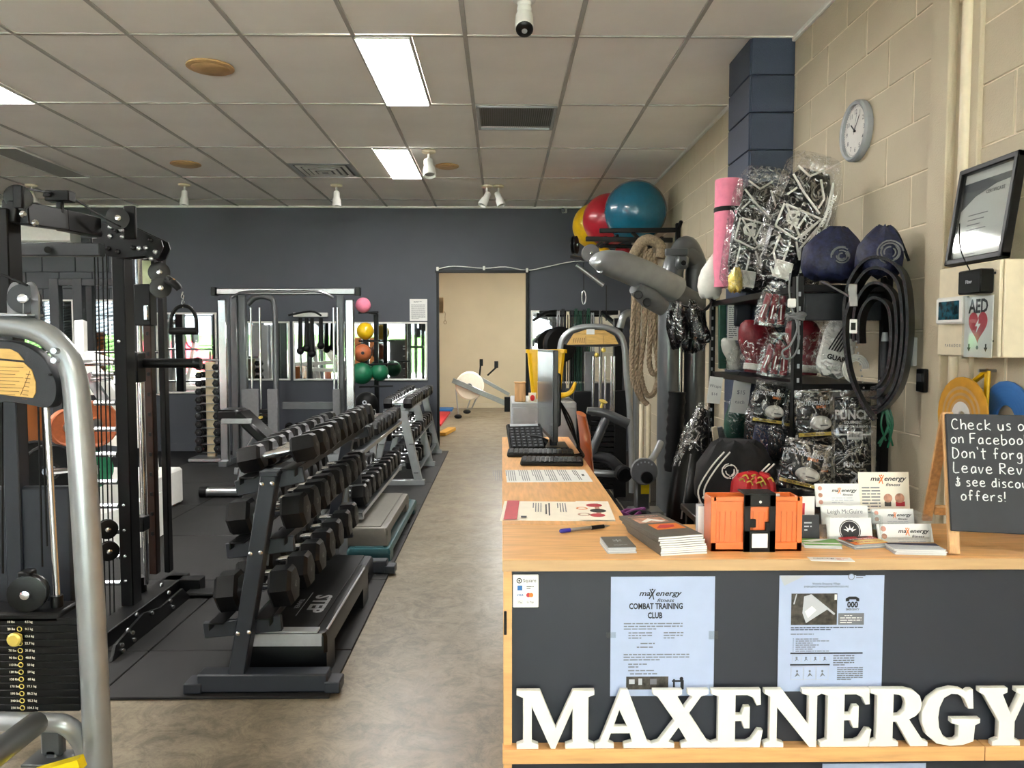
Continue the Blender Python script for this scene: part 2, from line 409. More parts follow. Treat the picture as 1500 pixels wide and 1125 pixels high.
# ------------------------------------------------------------------ the room
WX = 1.59; WL = -14.6; XT = -6.8; BY = 9.48; FY = -3.5; H = 3.0
fl = G('concrete').box(((WL + WX) / 2, 3.0, -.05), (WX - WL + .4, 13.2, .1), bev=0).box((0.8, 12.8, -.05), (5.2, 6.4, .1), bev=0).build('floor', kind='structure', smooth_=False, origin=(0, 0, 0))
# rubber gym tiles, one metre square, laid up to the aisle
ys = [2.865] + [3.31 + i for i in range(6)] + [BY - .02]; xs = [-.655, -1.54] + [-2.5 - i for i in range(6)]
for j in range(len(ys) - 1):
    for i in range(len(xs) - 1):
        x0, x1, y0, y1 = xs[i + 1], xs[i], ys[j], ys[j + 1]
        G('floor_rubber').box(((x0 + x1) / 2, (y0 + y1) / 2, .006), (x1 - x0 - .006, y1 - y0 - .006, .012), bev=.003).build('rubber_tile', fl)
for j in range(6):
    for x0, x1 in ((.36, .98), (.99, 1.575)): G('floor_rubber').box(((x0 + x1) / 2, 3.4 + j + .5, .006), (x1 - x0 - .006, .994, .012), bev=.003).build('rubber_tile', fl)
# right block wall
wr = G('mortar').box((WX + .0995, 3.05, H / 2), (.2, 13.2, H), bev=0).build('wall_right', kind='structure', smooth_=False)
bl = {}
def block(parent, M, L, h, mt, name='block', d=.02):
    k = (round(L, 3), round(h, 3), mt, d)
    if k not in bl:
        o = G(mt).box((0, 0, 0), (L, d, h), bev=.0035).build(name, None, origin=(0, 0, 0)); bl[k] = o.data; bpy.data.objects.remove(o)
    o = bpy.data.objects.new(name, bl[k]); C.objects.link(o); o.parent = parent; o.matrix_local = wm(parent).inverted() @ M; return o
for r in range(15):
    y = 1.2 - (.2 if r % 2 else 0); 
    while y < BY:
        y0 = max(y, 1.2); y1 = min(y + .4, BY)
        if y1 - y0 > .05: block(wr, T(WX + .006, (y0 + y1) / 2, r * .2 + .1) @ rot(0, 0, 90), y1 - y0 - .009, .1955, 'cream_paint')
        y += .4
# back wall, with door opening and painted blocks at its far left
DX0, DX1, DH = P(641, 640, BY).x, P(773, 640, BY).x, P(700, 398, BY).z
g = G('slate_paint')
g.box(((WL + DX0) / 2, BY + .1, H / 2), (DX0 - WL, .2, H), bev=0).box(((DX1 + WX) / 2, BY + .1, H / 2), (WX - DX1 + .01, .2, H), bev=0).box(((DX0 + DX1) / 2, BY + .1, (DH + H) / 2), (DX1 - DX0, .2, H - DH), bev=0)
wb = g.build('wall_back', kind='structure', smooth_=False)
XB = P(186, 450, BY).x
for r in range(5, 15):
    x = XB - (.2 if r % 2 else 0); first = True
    while x > -6.9:
        x1 = XB if first else x; x0 = (x if first and r % 2 else x - .4) if first else x - .4
        if first: x0 = XB - (.2 if r % 2 else .4); x1 = XB
        
        block(wb, T((x0 + x1) / 2, BY - .008, r * .2 + .1), x1 - x0 - .008, .193, 'slate_block'); x = x0; first = False
G('black_steel').box((DX0 + .012, BY - .01, DH / 2), (.03, .06, DH)).box((DX1 - .012, BY - .01, DH / 2), (.03, .06, DH)).box(((DX0 + DX1) / 2, BY - .01, DH), (DX1 - DX0 + .03, .06, .035)).build('door_1', kind='structure', label='thin black frame round the open doorway')
G('slate_paint').box((WL - .1, 3, H / 2), (.2, 13.2, H), bev=0).build('wall_left', kind='structure', smooth_=False)
G('slate_paint').box(((WL + DX0 - .03) / 2, BY - .012, .05), (DX0 - .03 - WL, .02, .1)).box(((DX1 + .03 + WX) / 2, BY - .012, .05), (WX - DX1 - .03, .02, .1)).build('baseboard_back', kind='structure')
# the bright room beyond the doorway
FB = 15.7
g = G('far_beige').box((.6, FB + .1, H / 2), (5, .2, H), bev=0).box((-1.9, 12.7, H / 2), (.2, 6.2, H), bev=0).box((3.1, 12.7, H / 2), (.2, 6.2, H), bev=0)
g.build('wall_far_room', kind='structure', smooth_=False)
G('ceiling_tile').box((.6, 12.7, H + .05), (5.2, 6.2, .1), bev=0).build('ceiling_far_room', kind='structure', smooth_=False)
G('cream_paint').box((.6, FB - .01, .05), (4.9, .02, .1)).build('baseboard_far_room', kind='structure')
# window front behind the camera
wf = G('cream_paint').box(((WL + WX) / 2, FY, .04), (WX - WL, .16, .1), bev=0).box(((WL + WX) / 2, FY, 2.82), (WX - WL, .16, .38), bev=0).build('wall_front', kind='structure', smooth_=False)
g = G('black_steel'); gg = G('window_glass')
XM = [WL + .02 + i * 1.343 for i in range(13)]
for x in XM: g.box((x, FY, 1.36), (.09, .12, 2.56))
for i in range(12): gg.box(((XM[i] + XM[i + 1]) / 2, FY, 1.36), (1.25, .006, 2.5), bev=0)
g.box(((WL + WX) / 2, FY, .12), (WX - WL, .1, .07)).box(((WL + WX) / 2, FY, 2.6), (WX - WL, .1, .07)).box(((WL + WX) / 2, FY, 2.1), (WX - WL, .06, .04))
wo = thing('window_1', 'wide shop window front of twelve panes behind the camera', 'window', (-3.3, FY, 0), kind='structure'); g.build('window_frame', wo); gg.build('glass', wo)
G('pavement').box((-6.5, -18.6, -.1), (80, 30, .1), bev=0).build('pavement', kind='structure', smooth_=False)
# slate-blue painted pier on the right wall
g = G('navy_paint'); pw = g.box(((1.357 + WX) / 2, (4.24 + 4.62) / 2, H / 2), (WX - 1.357, .37, H), bev=0).build('trim_1', kind='structure', label='slate blue painted masonry pier', smooth_=False)
for r in range(15):
    block(pw, T((1.350 + WX) / 2, 4.235, r * .2 + .1), WX - 1.350 - .004, .195, 'navy_paint', d=.016)
    block(pw, T(1.352, 4.43, r * .2 + .1) @ rot(0, 0, 90), .385, .195, 'navy_paint', d=.016)
# cream painted steel column and conduits on the right wall
ya, yb = PX(1351, 500, WX - .05).y, PX(1383, 300, WX - .05).y
G('cream_paint').box((WX - .02, (ya + yb) / 2, H / 2), (.06, ya - yb, H)).box((WX - .004, yb - .06, H / 2), (.03, .13, H)).build('trim_2', kind='structure', label='cream painted steel column against the block wall')
# ---- ceiling: grid, tiles, lamps, vents
cw = G('ceiling_tile').box(((WL + WX) / 2, 3.0, H + .16), (WX - WL + .3, 13.4, .1), bev=0).box(((WL + WX) / 2, -.25, H + .004), (WX - WL, 6.5, .014), bev=0).box(((WL + XT) / 2, 6.25, H + .004), (XT - WL, 6.5, .014), bev=0).build('ceiling', kind='structure', smooth_=False, origin=(0, 0, H))
rows = [3.03 + 1.2 * i for i in range(6)] + [BY]; cols = [1.59] + [1.005 - .6 * i for i in range(16)]
cols = [c for c in cols if c > XT] + [XT]
holes = {(1, 3): 'L', (3, 4): 'R', (1, 8): 'R', (3, 9): 'L2'}     # half tiles taken by light panels
tl = {}
lights = []
def tile(x0, x1, y0, y1):
    block(cw, T((x0 + x1) / 2, (y0 + y1) / 2, H + .006) @ rot(90), x1 - x0 - .02, y1 - y0 - .02, 'ceiling_tile', 'ceiling_tile', .012)
LP = [(-.795, 4.23), (-1.095, 6.63), (-3.495, 4.23), (-4.395, 6.63)]
SP = {}
for j in range(len(rows) - 1):
    for i in range(len(cols) - 1):
        x1, x0, y0, y1 = cols[i], cols[i + 1], rows[j], rows[j + 1]; hit = [p for p in LP if x0 - .01 <= p[0] < x1 - .01 and abs(p[1] - y0) < .01]
        if hit:
            lx = hit[0][0]
            if lx - x0 > .1: tile(x0, lx, y0, y1)
            if x1 - lx - .3 > .1: tile(lx + .3, x1, y0, y1)
        elif j == 2 and abs(x0 + .195) < .01:          # beside the return-air grille
            tile(x0, x1, y0 + .62, y1)
        elif j == 3 and abs(x0 + 1.995) < .01: tile(x0, x1, y0, y0 + .6)
        else: tile(x0, x1, y0, y1)
g = G('ceiling_bar')
for x in cols: g.box((x, (3.03 + BY) / 2, H - .003), (.024, BY - 3.03, .010), bev=.002)
for y in rows: g.box(((XT + WX) / 2, y, H - .0025), (WX - XT, .018, .009), bev=.002)
g.box((-.51 + .015, 4.83, H - .002), (.02, 1.2, .008), bev=0)
g.build('ceiling_grid', cw)
G('white_plastic').box((WX - .012, 6.3, H - .012), (.022, 6.4, .024)).box(((WL + WX) / 2, BY - .012, H - .012), (WX - WL, .022, .024)).build('trim_3', kind='structure')
names = ['glowing white ceiling light panel, the large nearest one in the middle', 'glowing white ceiling light panel, the smaller one farther back beside a white spotlight', 'glowing white ceiling light panel cut by the left edge of the picture']
for i, (x, y) in enumerate(LP + [(-3.8, .63), (.7, -1.9), (-5.9, 1.8), (-5.9, 5.43), (-5.6, -2), (-8.3, 1.8), (-8.3, 5.43), (-10.7, 1.8), (-10.7, 6.63)]):  # the out-of-view panels are added to brighten the room
    if i >= 4: lab = 'added ceiling fill panel out of view, %s' % ('left of the near silver machine', 'over the floor before the counter front', 'left of the black frame near the camera', 'left of the plate loaded machine', 'by the front windows, middle', 'over the near left part of the gym', 'over the far left part of the gym', 'at the far left near the windows', 'at the far left near the back wall')[i - 4]; gr = 'added ceiling fill panels out of view'
    elif i == 3: lab = 'unlit grey light panel in the ceiling at far left'; gr = None
    else: lab = names[i]; gr = None
    t = thing('ceiling_light', lab, 'light', (x + .15, y + .6, H - .012), group=gr)
    G('white_plastic').box((.15 - .147 + x, y + .6, H - .008), (.008, 1.17, .02), bev=.002).box((x + .297, y + .6, H - .008), (.008, 1.17, .02), bev=.002).box((x + .15, y + .012, H - .008), (.29, .008, .02), bev=.002).box((x + .15, y + 1.188, H - .008), (.29, .008, .02), bev=.002).build('frame', t)
    G('grey_panel' if i == 3 else 'lamp_panel').box((x + .15, y + .6, H - .006), (.284, 1.168, .008), bev=0).build('diffuser', t)
t = thing('ceiling_light', 'ceiling light panel of the room beyond the doorway', 'light', (0.3, 12.5, H - .012))
G('white_plastic').box((.3, 12.5, H - .008), (.62, 1.24, .014)).build('frame', t); G('lamp_panel').box((.3, 12.5, H - .018), (.58, 1.2, .008), bev=0).build('diffuser', t)
# round tan speakers
for (px, py, r, lab) in ((308, 96, .137, 'large round tan ceiling speaker nearest the camera'), (272, 239, .135, 'round tan ceiling speaker towards the back on the left'), (655, 242, .11, 'round tan ceiling speaker beside the white spotlight')):
    p = PZ(px, py, H); t = thing('ceiling_speaker', lab, 'speaker', (p.x, p.y, H - .03))
    G('tan_plastic').lathe((p.x, p.y, H - .004), (0, 0, -1), [(0, r * .98), (.004, r), (.010, r), (.016, r * .9), (.016, r * .8)], 32).build('rim', t)
    G('tan_plastic').lathe((p.x, p.y, H - .014), (0, 0, -1), [(0, r * .8), (.006, r * .8), (.012, r * .74), (.014, r * .3)], 32).build('grille', t)
# return-air grille with fine slats
x0, x1, y0, y1 = -.18, .39, 5.45, 6.03
t = thing('air_grille', 'square return-air grille of fine slats in the ceiling', 'vent', ((x0 + x1) / 2, (y0 + y1) / 2, H - .02))
G('light_grey_paint').box(((x0 + x1) / 2, y0 + .012, H - .008), (x1 - x0, .024, .016)).box(((x0 + x1) / 2, y1 - .012, H - .008), (x1 - x0, .024, .016)).box((x0 + .012, (y0 + y1) / 2, H - .008), (.024, y1 - y0, .016)).box((x1 - .012, (y0 + y1) / 2, H - .008), (.024, y1 - y0, .016)).build('frame', t)
G('mid_grey_plastic').box(((x0 + x1) / 2, (y0 + y1) / 2, H + .012), (x1 - x0 - .03, y1 - y0 - .03, .004), bev=0).build('backing', t)
g = G('light_grey_paint')
for k in range(34): g.box((x0 + .03 + k * .0155, (y0 + y1) / 2, H + .002), (.002, y1 - y0 - .05, .012), T(0, 0, 0), 0)
g.build('slats', t, kind='stuff')
# square four-way diffuser
cx, cy = -1.69, 7.5
t = thing('air_diffuser', 'white square four-way air diffuser in the ceiling', 'vent', (cx, cy, H - .03))
for k in range(5):
    a = .29 - k * .055; z = H - .006 - k * .0055; g = G('white_plastic' if k else 'light_grey_paint')
    for sx, sy in ((1, 0), (-1, 0), (0, 1), (0, -1)):
        g.box((cx + sx * (a - .02), cy + sy * (a - .02), z), (.036 if sx else 2 * a - .01, .036 if sy else 2 * a - .01, .004), bev=.001)
    g.build('louvre_ring', t)
G('black_plastic').box((cx, cy, H - .001), (.54, .54, .002), bev=0).build('backing', t)
# spotlights
def spot(px, py, tilt, az, lab, r=.042):
    p = PZ(px, py, H); t = thing('ceiling_spotlight', lab, 'spotlight', (p.x, p.y, H - .25), group=None)
    G('cream_plastic').lathe((p.x, p.y, H - .006), (0, 0, -1), [(0, .06), (.014, .06), (.022, .045), (.024, .01)], 20).build('base', t)
    G('white_plastic').cyl((p.x, p.y, H - .02), (p.x, p.y, H - .10), .010).box((p.x, p.y, H - .12), (.05, .016, .06)).build('stem', t)
    d = V((sin(radians(az)) * sin(radians(tilt)), -cos(radians(az)) * sin(radians(tilt)), -cos(radians(tilt)))); q = V((p.x, p.y, H - .12)) - d * .05
    G('white_plastic').lathe(q, d, [(0, r * .5), (.01, r * .75), (.07, r * .8), (.09, r), (.16, r * 1.15), (.162, r), (.13, r * .9)], 20).build('head', t)
    G('grey_panel').lathe(q + d * .13, d, [(0, r * .9), (.012, r * .85), (.02, r * .4)], 20).build('lens', t)
spot(628, 220, 20, 20, 'white ceiling spotlight beside the smaller glowing panel', .05)
spot(270, 269, 10, 0, 'single cream ceiling spotlight, second from the left'); spot(493, 270, 8, 10, 'cream ceiling spotlight just in front of the square diffuser')
spot(46, 270, 30, 60, 'cream ceiling spotlight seen above the pulley at far left')
spot(713, 271, 30, -60, 'left one of the pair of cream spotlights in mid ceiling'); spot(730, 271, 25, 50, 'right one of the pair of cream spotlights in mid ceiling')
# security cameras
p = PZ(768, -8, H); t = thing('security_camera', 'black and white security camera hanging from the near ceiling', 'camera', (p.x, p.y, H - .2))
G('white_plastic').lathe((p.x, p.y, H - .01), (0, 0, -1), [(0, .055), (.02, .055), (.03, .035), (.05, .03)], 20).ball((p.x, p.y, H - .07), .036).build('base', t)
G('white_plastic').lathe((p.x, p.y + .01, H - .09), (0, -.55, -1), [(0, .03), (.01, .042), (.09, .044), (.095, .04)], 24).build('housing', t)
G('black_plastic').lathe((p.x, p.y - .033, H - .168), (0, -.75, -1), [(0, .041), (.012, .041), (.022, .03), (.024, .014)], 24).build('face', t)
G('light_grey_paint').lathe((p.x, p.y - .046, H - .186), (0, -.75, -1), [(0, .014), (.004, .012), (.006, .004)], 16).build('lens', t)
p = P(828, 309, BY - .1); t = thing('security_camera', 'small white security camera high on the dark back wall', 'camera', (p.x, p.y, p.z - .05))
G('white_plastic').box((p.x, BY - .012, p.z + .02), (.06, .024, .06)).cyl((p.x, BY - .02, p.z + .02), (p.x - .03, BY - .14, p.z), .03).build('housing', t)
G('black_plastic').cyl((p.x - .03, BY - .14, p.z), (p.x - .035, BY - .16, p.z - .003), .028).build('lens', t)
# ---- mirrors
def mirror(px0, px1, py0, py1, lab):
    a = P(px0, py0, BY - .02); b = P(px1, py1, BY - .02); t = thing('wall_mirror', lab, 'mirror', ((a.x + b.x) / 2, BY - .01, b.z))
    cx, cz, w_, h_ = (a.x + b.x) / 2, (a.z + b.z) / 2, b.x - a.x, a.z - b.z
    G('mirror_glass').box((cx, BY - .012, cz), (w_, .012, h_), bev=0).build('glass', t)
    g = G('white_plastic'); e = .022
    g.box((cx, BY - .016, a.z), (w_ + e, .024, e)).box((cx, BY - .016, b.z), (w_ + e, .024, e)).box((a.x, BY - .016, cz), (e, .024, h_)).box((b.x, BY - .016, cz), (e, .024, h_)); g.build('frame', t)
mirror(516, 625, 473, 556, 'framed wall mirror just left of the doorway under the notice'); mirror(430, 511, 472, 556, 'framed wall mirror in the middle behind the cable machine'); mirror(340, 424, 472, 556, 'framed wall mirror behind the left column of the cable machine')
mirror(229, 318, 459, 575, 'tall wall mirror behind the cream dumbbell tower'); mirror(118, 222, 440, 576, 'tall wall mirror behind the black cable frame'); mirror(8, 110, 440, 576, 'tall wall mirror at the far left of the back wall')
mirror(779, 906, 456, 560, 'wall mirror right of the doorway above the yellow bin')
# notice above the mirror
a = P(600, 438, BY - .03); b = P(626, 470, BY - .03)
sheet((a.x, BY - .03, a.z), (1, 0, 0), (0, -1, 0), b.x - a.x, a.z - b.z, [('l', .05, .03, .10, 2, .012, 'ink_grey'), ('l', .02, .07, .17, 14, .013, 'ink_grey')]).build('wall_notice', None, label='white printed notice above the mirror left of the doorway', cat='notice')
# cable swagged over the doorway
g = G('white_plastic')
pts = [P(641, 394, BY - .03), P(665, 390, BY - .03), P(709, 393, BY - .03), P(740, 391, BY - .03), P(772, 396, BY - .03), P(800, 391, BY - .03), P(840, 383, BY - .03), P(880, 382, BY - .03)]
g.tube(pts, .006, 6, 4); 
for q in (pts[0], pts[2], pts[4]): g.box(q, (.03, .03, .05))
g.build('wall_cable', None, label='thin pale cable swagged across the top of the doorway', cat='cable')
# air conditioner
a = P(20, 334, BY - .25); b = P(103, 357, BY - .25)
t = thing('air_conditioner', 'white wall air conditioner at the top left of the back wall', 'air conditioner', ((a.x + b.x) / 2, BY - .12, b.z))
cx = (a.x + b.x) / 2; w_ = b.x - a.x
G('white_plastic').prism([(0, 0), (0, .30), (-.2, .30), (-.24, .22), (-.24, .06), (-.16, 0)], w_, T(a.x, BY - .01, b.z - .02) @ Matrix(((0, 0, 1, 0), (1, 0, 0, 0), (0, 1, 0, 0), (0, 0, 0, 1)))).build('casing', t)
G('black_plastic').box((cx, BY - .21, b.z + .012), (w_ - .1, .07, .012), rot()).build('outlet', t)
# right wall fittings: clock
c = PX(1254, 192, WX - .02); t = thing('wall_clock', 'round white wall clock high on the block wall', 'clock', c - V((0, 0, .13)))
R_ = .132
G('light_grey_paint').lathe((WX, c.y, c.z), (-1, 0, 0), [(0, R_ * .96), (.012, R_), (.03, R_), (.04, R_ * .94), (.036, R_ * .86), (.02, R_ * .85)], 40).build('rim', t)
g = G('white_plastic').lathe((WX - .004, c.y, c.z), (-1, 0, 0), [(0, R_ * .86), (.018, R_ * .86)], 40)
# clock face, seen looking along +X: right = -Y
MC = Matrix(((0, 0, -1, WX - .0235), (-1, 0, 0, c.y), (0, 1, 0, c.z), (0, 0, 0, 1)))
for k in range(12):
    a_ = radians(90 - 30 * (k + 1)); g.use('ink_grey').text(str(k + 1), .028, MC @ T(cos(a_) * .082, sin(a_) * .082, 0), bold=.01)
for k in range(60): a_ = radians(6 * k); g.use('ink_grey').box((.105, 0, 0), (.006 if k % 5 else .01, .0012, .0006), MC @ Matrix.Rotation(a_, 4, 'Z'), 0)
g.build('dial', t)
G('ink').box((.025, 0, .003), (.055, .006, .001), MC @ rot(0, 0, 138), 0).build('hour_hand', t)
G('ink').box((.035, 0, .005), (.08, .004, .001), MC @ rot(0, 0, 52), 0).cyl(MC @ V((0, 0, 0)), MC @ V((0, 0, .008)), .005).build('minute_hand', t)
G('ink_grey').box((.03, 0, .006), (.09, .0015, .0008), MC @ rot(0, 0, 72), 0).build('second_hand', t)
# pvc conduit
g = G('cream_plastic'); q0 = PX(1414, 60, WX - .03); q1 = PX(1404, 384, WX - .03)
zc1 = PX(1400, 390, WX - .1).z; zc0 = PX(1400, 522, WX - .1).z
g.cyl((WX - .022, q1.y, zc1 + .003), (WX - .022, q1.y, H - .02), .02, n=16).cyl((WX - .022, q1.y, 2.5), (WX - .022, q1.y, 2.55), .027, n=16)
g.cyl((WX - .022, q1.y + .02, .1), (WX - .022, q1.y + .02, zc0 - .003), .018, n=16)
g.build('conduit', None, label='cream conduit pipe running down the wall to the alarm cabinet', cat='pipe')
# alarm cabinet and what hangs on it
bx = WX - .10; yf = PX(1376, 450, bx).y; yn = PX(1466, 450, bx).y; z1 = PX(1400, 390, bx).z; z0 = PX(1400, 522, bx).z
t = thing('alarm_cabinet', 'cream metal alarm cabinet under the framed certificate', 'cabinet', (WX - .05, (yf + yn) / 2, z0))
G('cream_plastic').box((WX - .045, (yf + yn) / 2, (z0 + z1) / 2), (.09, yf - yn, z1 - z0), bev=.003).build('body', t)
g = G('cream_plastic').box((bx + .002, (yf + yn) / 2, (z0 + z1) / 2), (.012, yf - yn - .004, z1 - z0 - .004), bev=.003)
Mw = lambda y, z, x=bx - .0045: Matrix(((0, 0, -1, x), (-1, 0, 0, y), (0, 1, 0, z), (0, 0, 0, 1)))
g.use('ink_grey').text('P A R A D O X', .014, Mw((yf + yn) / 2 + .07, z0 + .035), sx=1)
for zz in (z0 + .05, z1 - .04): g.use('ink').cyl((bx - .003, yn + .025, zz), (bx - .006, yn + .025, zz), .004, n=10)
g.build('door', t)
a = PX(1374, 437, bx - .02); b = PX(1414, 474, bx - .02)
t = thing('alarm_keypad', 'white alarm keypad with a dark screen on the cream cabinet', 'keypad', (bx - .02, (a.y + b.y) / 2, b.z))
G('white_plastic').box((bx - .016, (a.y + b.y) / 2, (a.z + b.z) / 2), (.024, a.y - b.y, a.z - b.z), bev=.006).build('housing', t)
G('screen_teal').box((bx - .029, (a.y + b.y) / 2, (a.z + b.z) / 2), (.003, (a.y - b.y) * .72, (a.z - b.z) * .68), bev=.001).build('screen', t)
a = PX(1408, 398, bx - .04); b = PX(1440, 429, bx - .04)
t = thing('modem_box', 'small black modem box mounted at the top of the cream cabinet', 'modem', (bx - .03, (a.y + b.y) / 2, b.z))
g = G('black_plastic').box((bx - .028, (a.y + b.y) / 2, (a.z + b.z) / 2), (.044, a.y - b.y, a.z - b.z)); g.use('ink_light').text('Fiber', .016, Mw((a.y + b.y) / 2, (a.z + b.z) / 2, bx - .0505), bold=.01)
g.build('body', t)
G('black_plastic').tube([(bx - .03, a.y - .03, a.z), (bx - .05, a.y - .02, a.z + .05), (bx - .06, a.y - .02, a.z + .09), (bx - .05, a.y, a.z + .15)], .002, 6, 4).build('aerial_cable', t)
a = PX(1414, 436, bx - .03); b = PX(1452, 524, bx - .03); w_ = a.y - b.y; h_ = a.z - b.z; hh = w_ / 2
t = thing('aed_sign', 'clear and white sign reading AED with a red heart', 'sign', (bx - .02, (a.y + b.y) / 2, b.z))
hp = [(hh + 16 * sin(u) ** 3 * w_ * .021, h_ * .47 - (13 * cos(u) - 5 * cos(2 * u) - 2 * cos(3 * u) - cos(4 * u)) * w_ * .024) for u in [i * pi / 20 for i in range(40)]]
bolt = [(hh + .004, h_ * .36), (hh - .014, h_ * .49), (hh - .002, h_ * .49), (hh - .008, h_ * .60), (hh + .014, h_ * .45), (hh + .002, h_ * .45)]
it = [('t', 'AED', hh, h_ * .17, w_ * .42, 'ink', {'bold': .03, 'sx': .85}), ('p', hp, 'ink_red'), ('p', bolt, 'paper')]
for dx in (-.30, .30): it += [('r', hh + dx * w_ - .003, h_ * .78, .006, h_ * .07, 'ink'), ('p', [(hh + dx * w_ - .009, h_ * .84), (hh + dx * w_ + .009, h_ * .84), (hh + dx * w_, h_ * .91)], 'ink')]
it += [('c', hh, h_ * .84, .006, 'ink_grey')]
sheet((bx - .03, a.y, a.z), (0, -1, 0), (-1, 0, 0), w_, h_, it, th=.002).build('printed_face', t)
G('clear_acrylic').box((bx - .033, (a.y + b.y) / 2 - .002, (a.z + b.z) / 2), (.003, w_ + .016, h_ + .012), bev=.001).build('acrylic_cover', t)
# framed certificate leaning on the cabinet
A = PX(1402, 262, WX - .06); B = PX(1404, 388, bx + .01); Y0 = PX(1400, 388, WX - .06).y; Y1 = PX(1486, 385, WX - .06).y; zt = A.z - .02; zb = z1 + .004
t = thing('framed_certificate', 'black framed certificate standing on top of the alarm cabinet', 'picture', (WX - .05, (Y0 + Y1) / 2, zb))
cy = (Y0 + Y1) / 2; wd = Y0 - Y1; ht = 1.93 - zb; tl_ = radians(8)
MF = Matrix(((0, 0, -1, WX - .035 - .052), (-1, 0, 0, cy), (0, 1, 0, zb), (0, 0, 0, 1))) @ Matrix.Rotation(-tl_, 4, 'X')
g = G('black_plastic')
for c_, d_ in (((0, .01, 0), (wd, .02, .03)), ((0, ht - .01, 0), (wd, .02, .03)), ((-wd / 2 + .01, ht / 2, 0), (.02, ht, .03)), ((wd / 2 - .01, ht / 2, 0), (.02, ht, .03))): g.box(c_, d_, MF)
g.build('frame', t)
g = G('paper').box((0, ht / 2, -.004), (wd - .03, ht - .03, .004), MF, 0)
g.use('navy_steel').prism([(-wd / 2 + .02, ht - .05), (wd / 2 - .02, ht - .05), (wd / 2 - .02, ht - .07), (.04, ht - .075), (-.06, ht - .10), (-wd / 2 + .02, ht - .14)], .0004, MF @ T(0, 0, -.0015))
for k in range(10): g.use('ink_grey').box((-.03 - (k % 3) * .008, ht - .16 - k * .016, -.001), (.10 - (k % 3) * .016, .003, .0005), MF, 0)
g.use('ink').text('CERTIFICATE', .016, MF @ T(.04, ht - .095, -.001), bold=.01)
g.build('certificate', t)
G('clear_acrylic').box((0, ht / 2, .008), (wd - .035, ht - .035, .002), MF, 0).build('glass', t)
# light switch and thermostat
a = PX(1342, 556, WX - .03); t = thing('switch_box', 'small black reader box on the cream column', 'switch', (WX - .05, a.y, a.z - .04))
a = PX(1342, 556, WX - .05)
G('black_plastic').box((WX - .062, yb + (ya - yb) * .75, a.z), (.02, .05, .085)).build('body', t); G('dark_grey_plastic').box((WX - .073, yb + (ya - yb) * .75, a.z + .01), (.004, .03, .03)).build('button', t)
a = PX(1332, 500, WX - .02); t = thing('air_remote', 'white remote control in a wall cradle beside the column', 'remote control', (WX - .02, a.y, a.z - .1))
G('white_plastic').box((WX - .012, a.y, a.z - .04), (.02, .06, .11)).build('cradle', t)
g = G('white_plastic').box((WX - .022, a.y, a.z + .02), (.016, .05, .15)); g.use('ink').box((WX - .031, a.y, a.z + .065), (.002, .038, .035), bev=0)
for k in range(3): g.use('ink_light').box((WX - .031, a.y, a.z + .03 - k * .016), (.003, .03, .008))
g.build('handset', t)
# ------------------------------------------------------------------ the reception counter
ZT = .905; FYC = 1.58
def PC(px, py, z=ZT): return PZ(px, py, z)
CX0 = P(736, 825, FYC).x; CX1 = WX - .012; CB = PC(1000, 768).y; AX1 = PC(922, 767).x; AY = PC(742, 640).y; PF = 1.600
zr1 = P(1000, 1097, 1.570).z; zr0 = P(1000, 1118, 1.570).z
ctr = thing('reception_counter', 'L-shaped birch topped reception counter with charcoal front panel', 'counter', ((CX0 + CX1) / 2, 1.75, 0))
G('birch').box(((CX0 + CX1) / 2, (FYC + .003 + CB) / 2, ZT - .012), (CX1 - CX0, CB - FYC - .003, .024), bev=.0015).build('top', ctr)
G('edge_birch').box(((CX0 + CX1) / 2, FYC + .001, ZT - .0125), (CX1 - CX0, .003, .0235), bev=.0008).build('edge_band', ctr, label='duller birch edging strip along the front of the top')
G('birch_arm').box(((CX0 + AX1) / 2, (CB + .001 + AY) / 2, ZT - .012), (AX1 - CX0, AY - CB - .002, .024), bev=.0015).build('side_top', ctr)
G('charcoal_laminate').box(((CX0 + .018 + CX1) / 2, PF + .009, (ZT - .024) / 2), (CX1 - CX0 - .018, .018, ZT - .026), bev=.001).build('front_panel', ctr)
g = G('birch').box((CX0 + .011, (1.59 + CB) / 2, (ZT - .024) / 2), (.018, CB - 1.59, ZT - .026), bev=.001); g.use('black_plastic').box((CX0 + .006, 1.588, P(740, 912, 1.59).z), (.006, .006, .05), bev=.001); g.build('end_panel', ctr)
G('birch_arm').box((CX0 + .03, (CB + AY) / 2, (ZT - .024) / 2), (.018, AY - CB - .04, ZT - .026), bev=.001).box((AX1 - .03, AY - .02, (ZT - .026) / 2), (.05, .018, ZT - .026)).build('side_panel', ctr)
xs_ = P(1443, 1108, 1.57).x
for a, b in ((CX0, xs_ - .0008), (xs_ + .0008, CX1)): G('birch').box(((a + b) / 2, 1.585, (zr0 + zr1) / 2), (b - a, .030, zr1 - zr0), bev=.001).build('ledge', ctr)
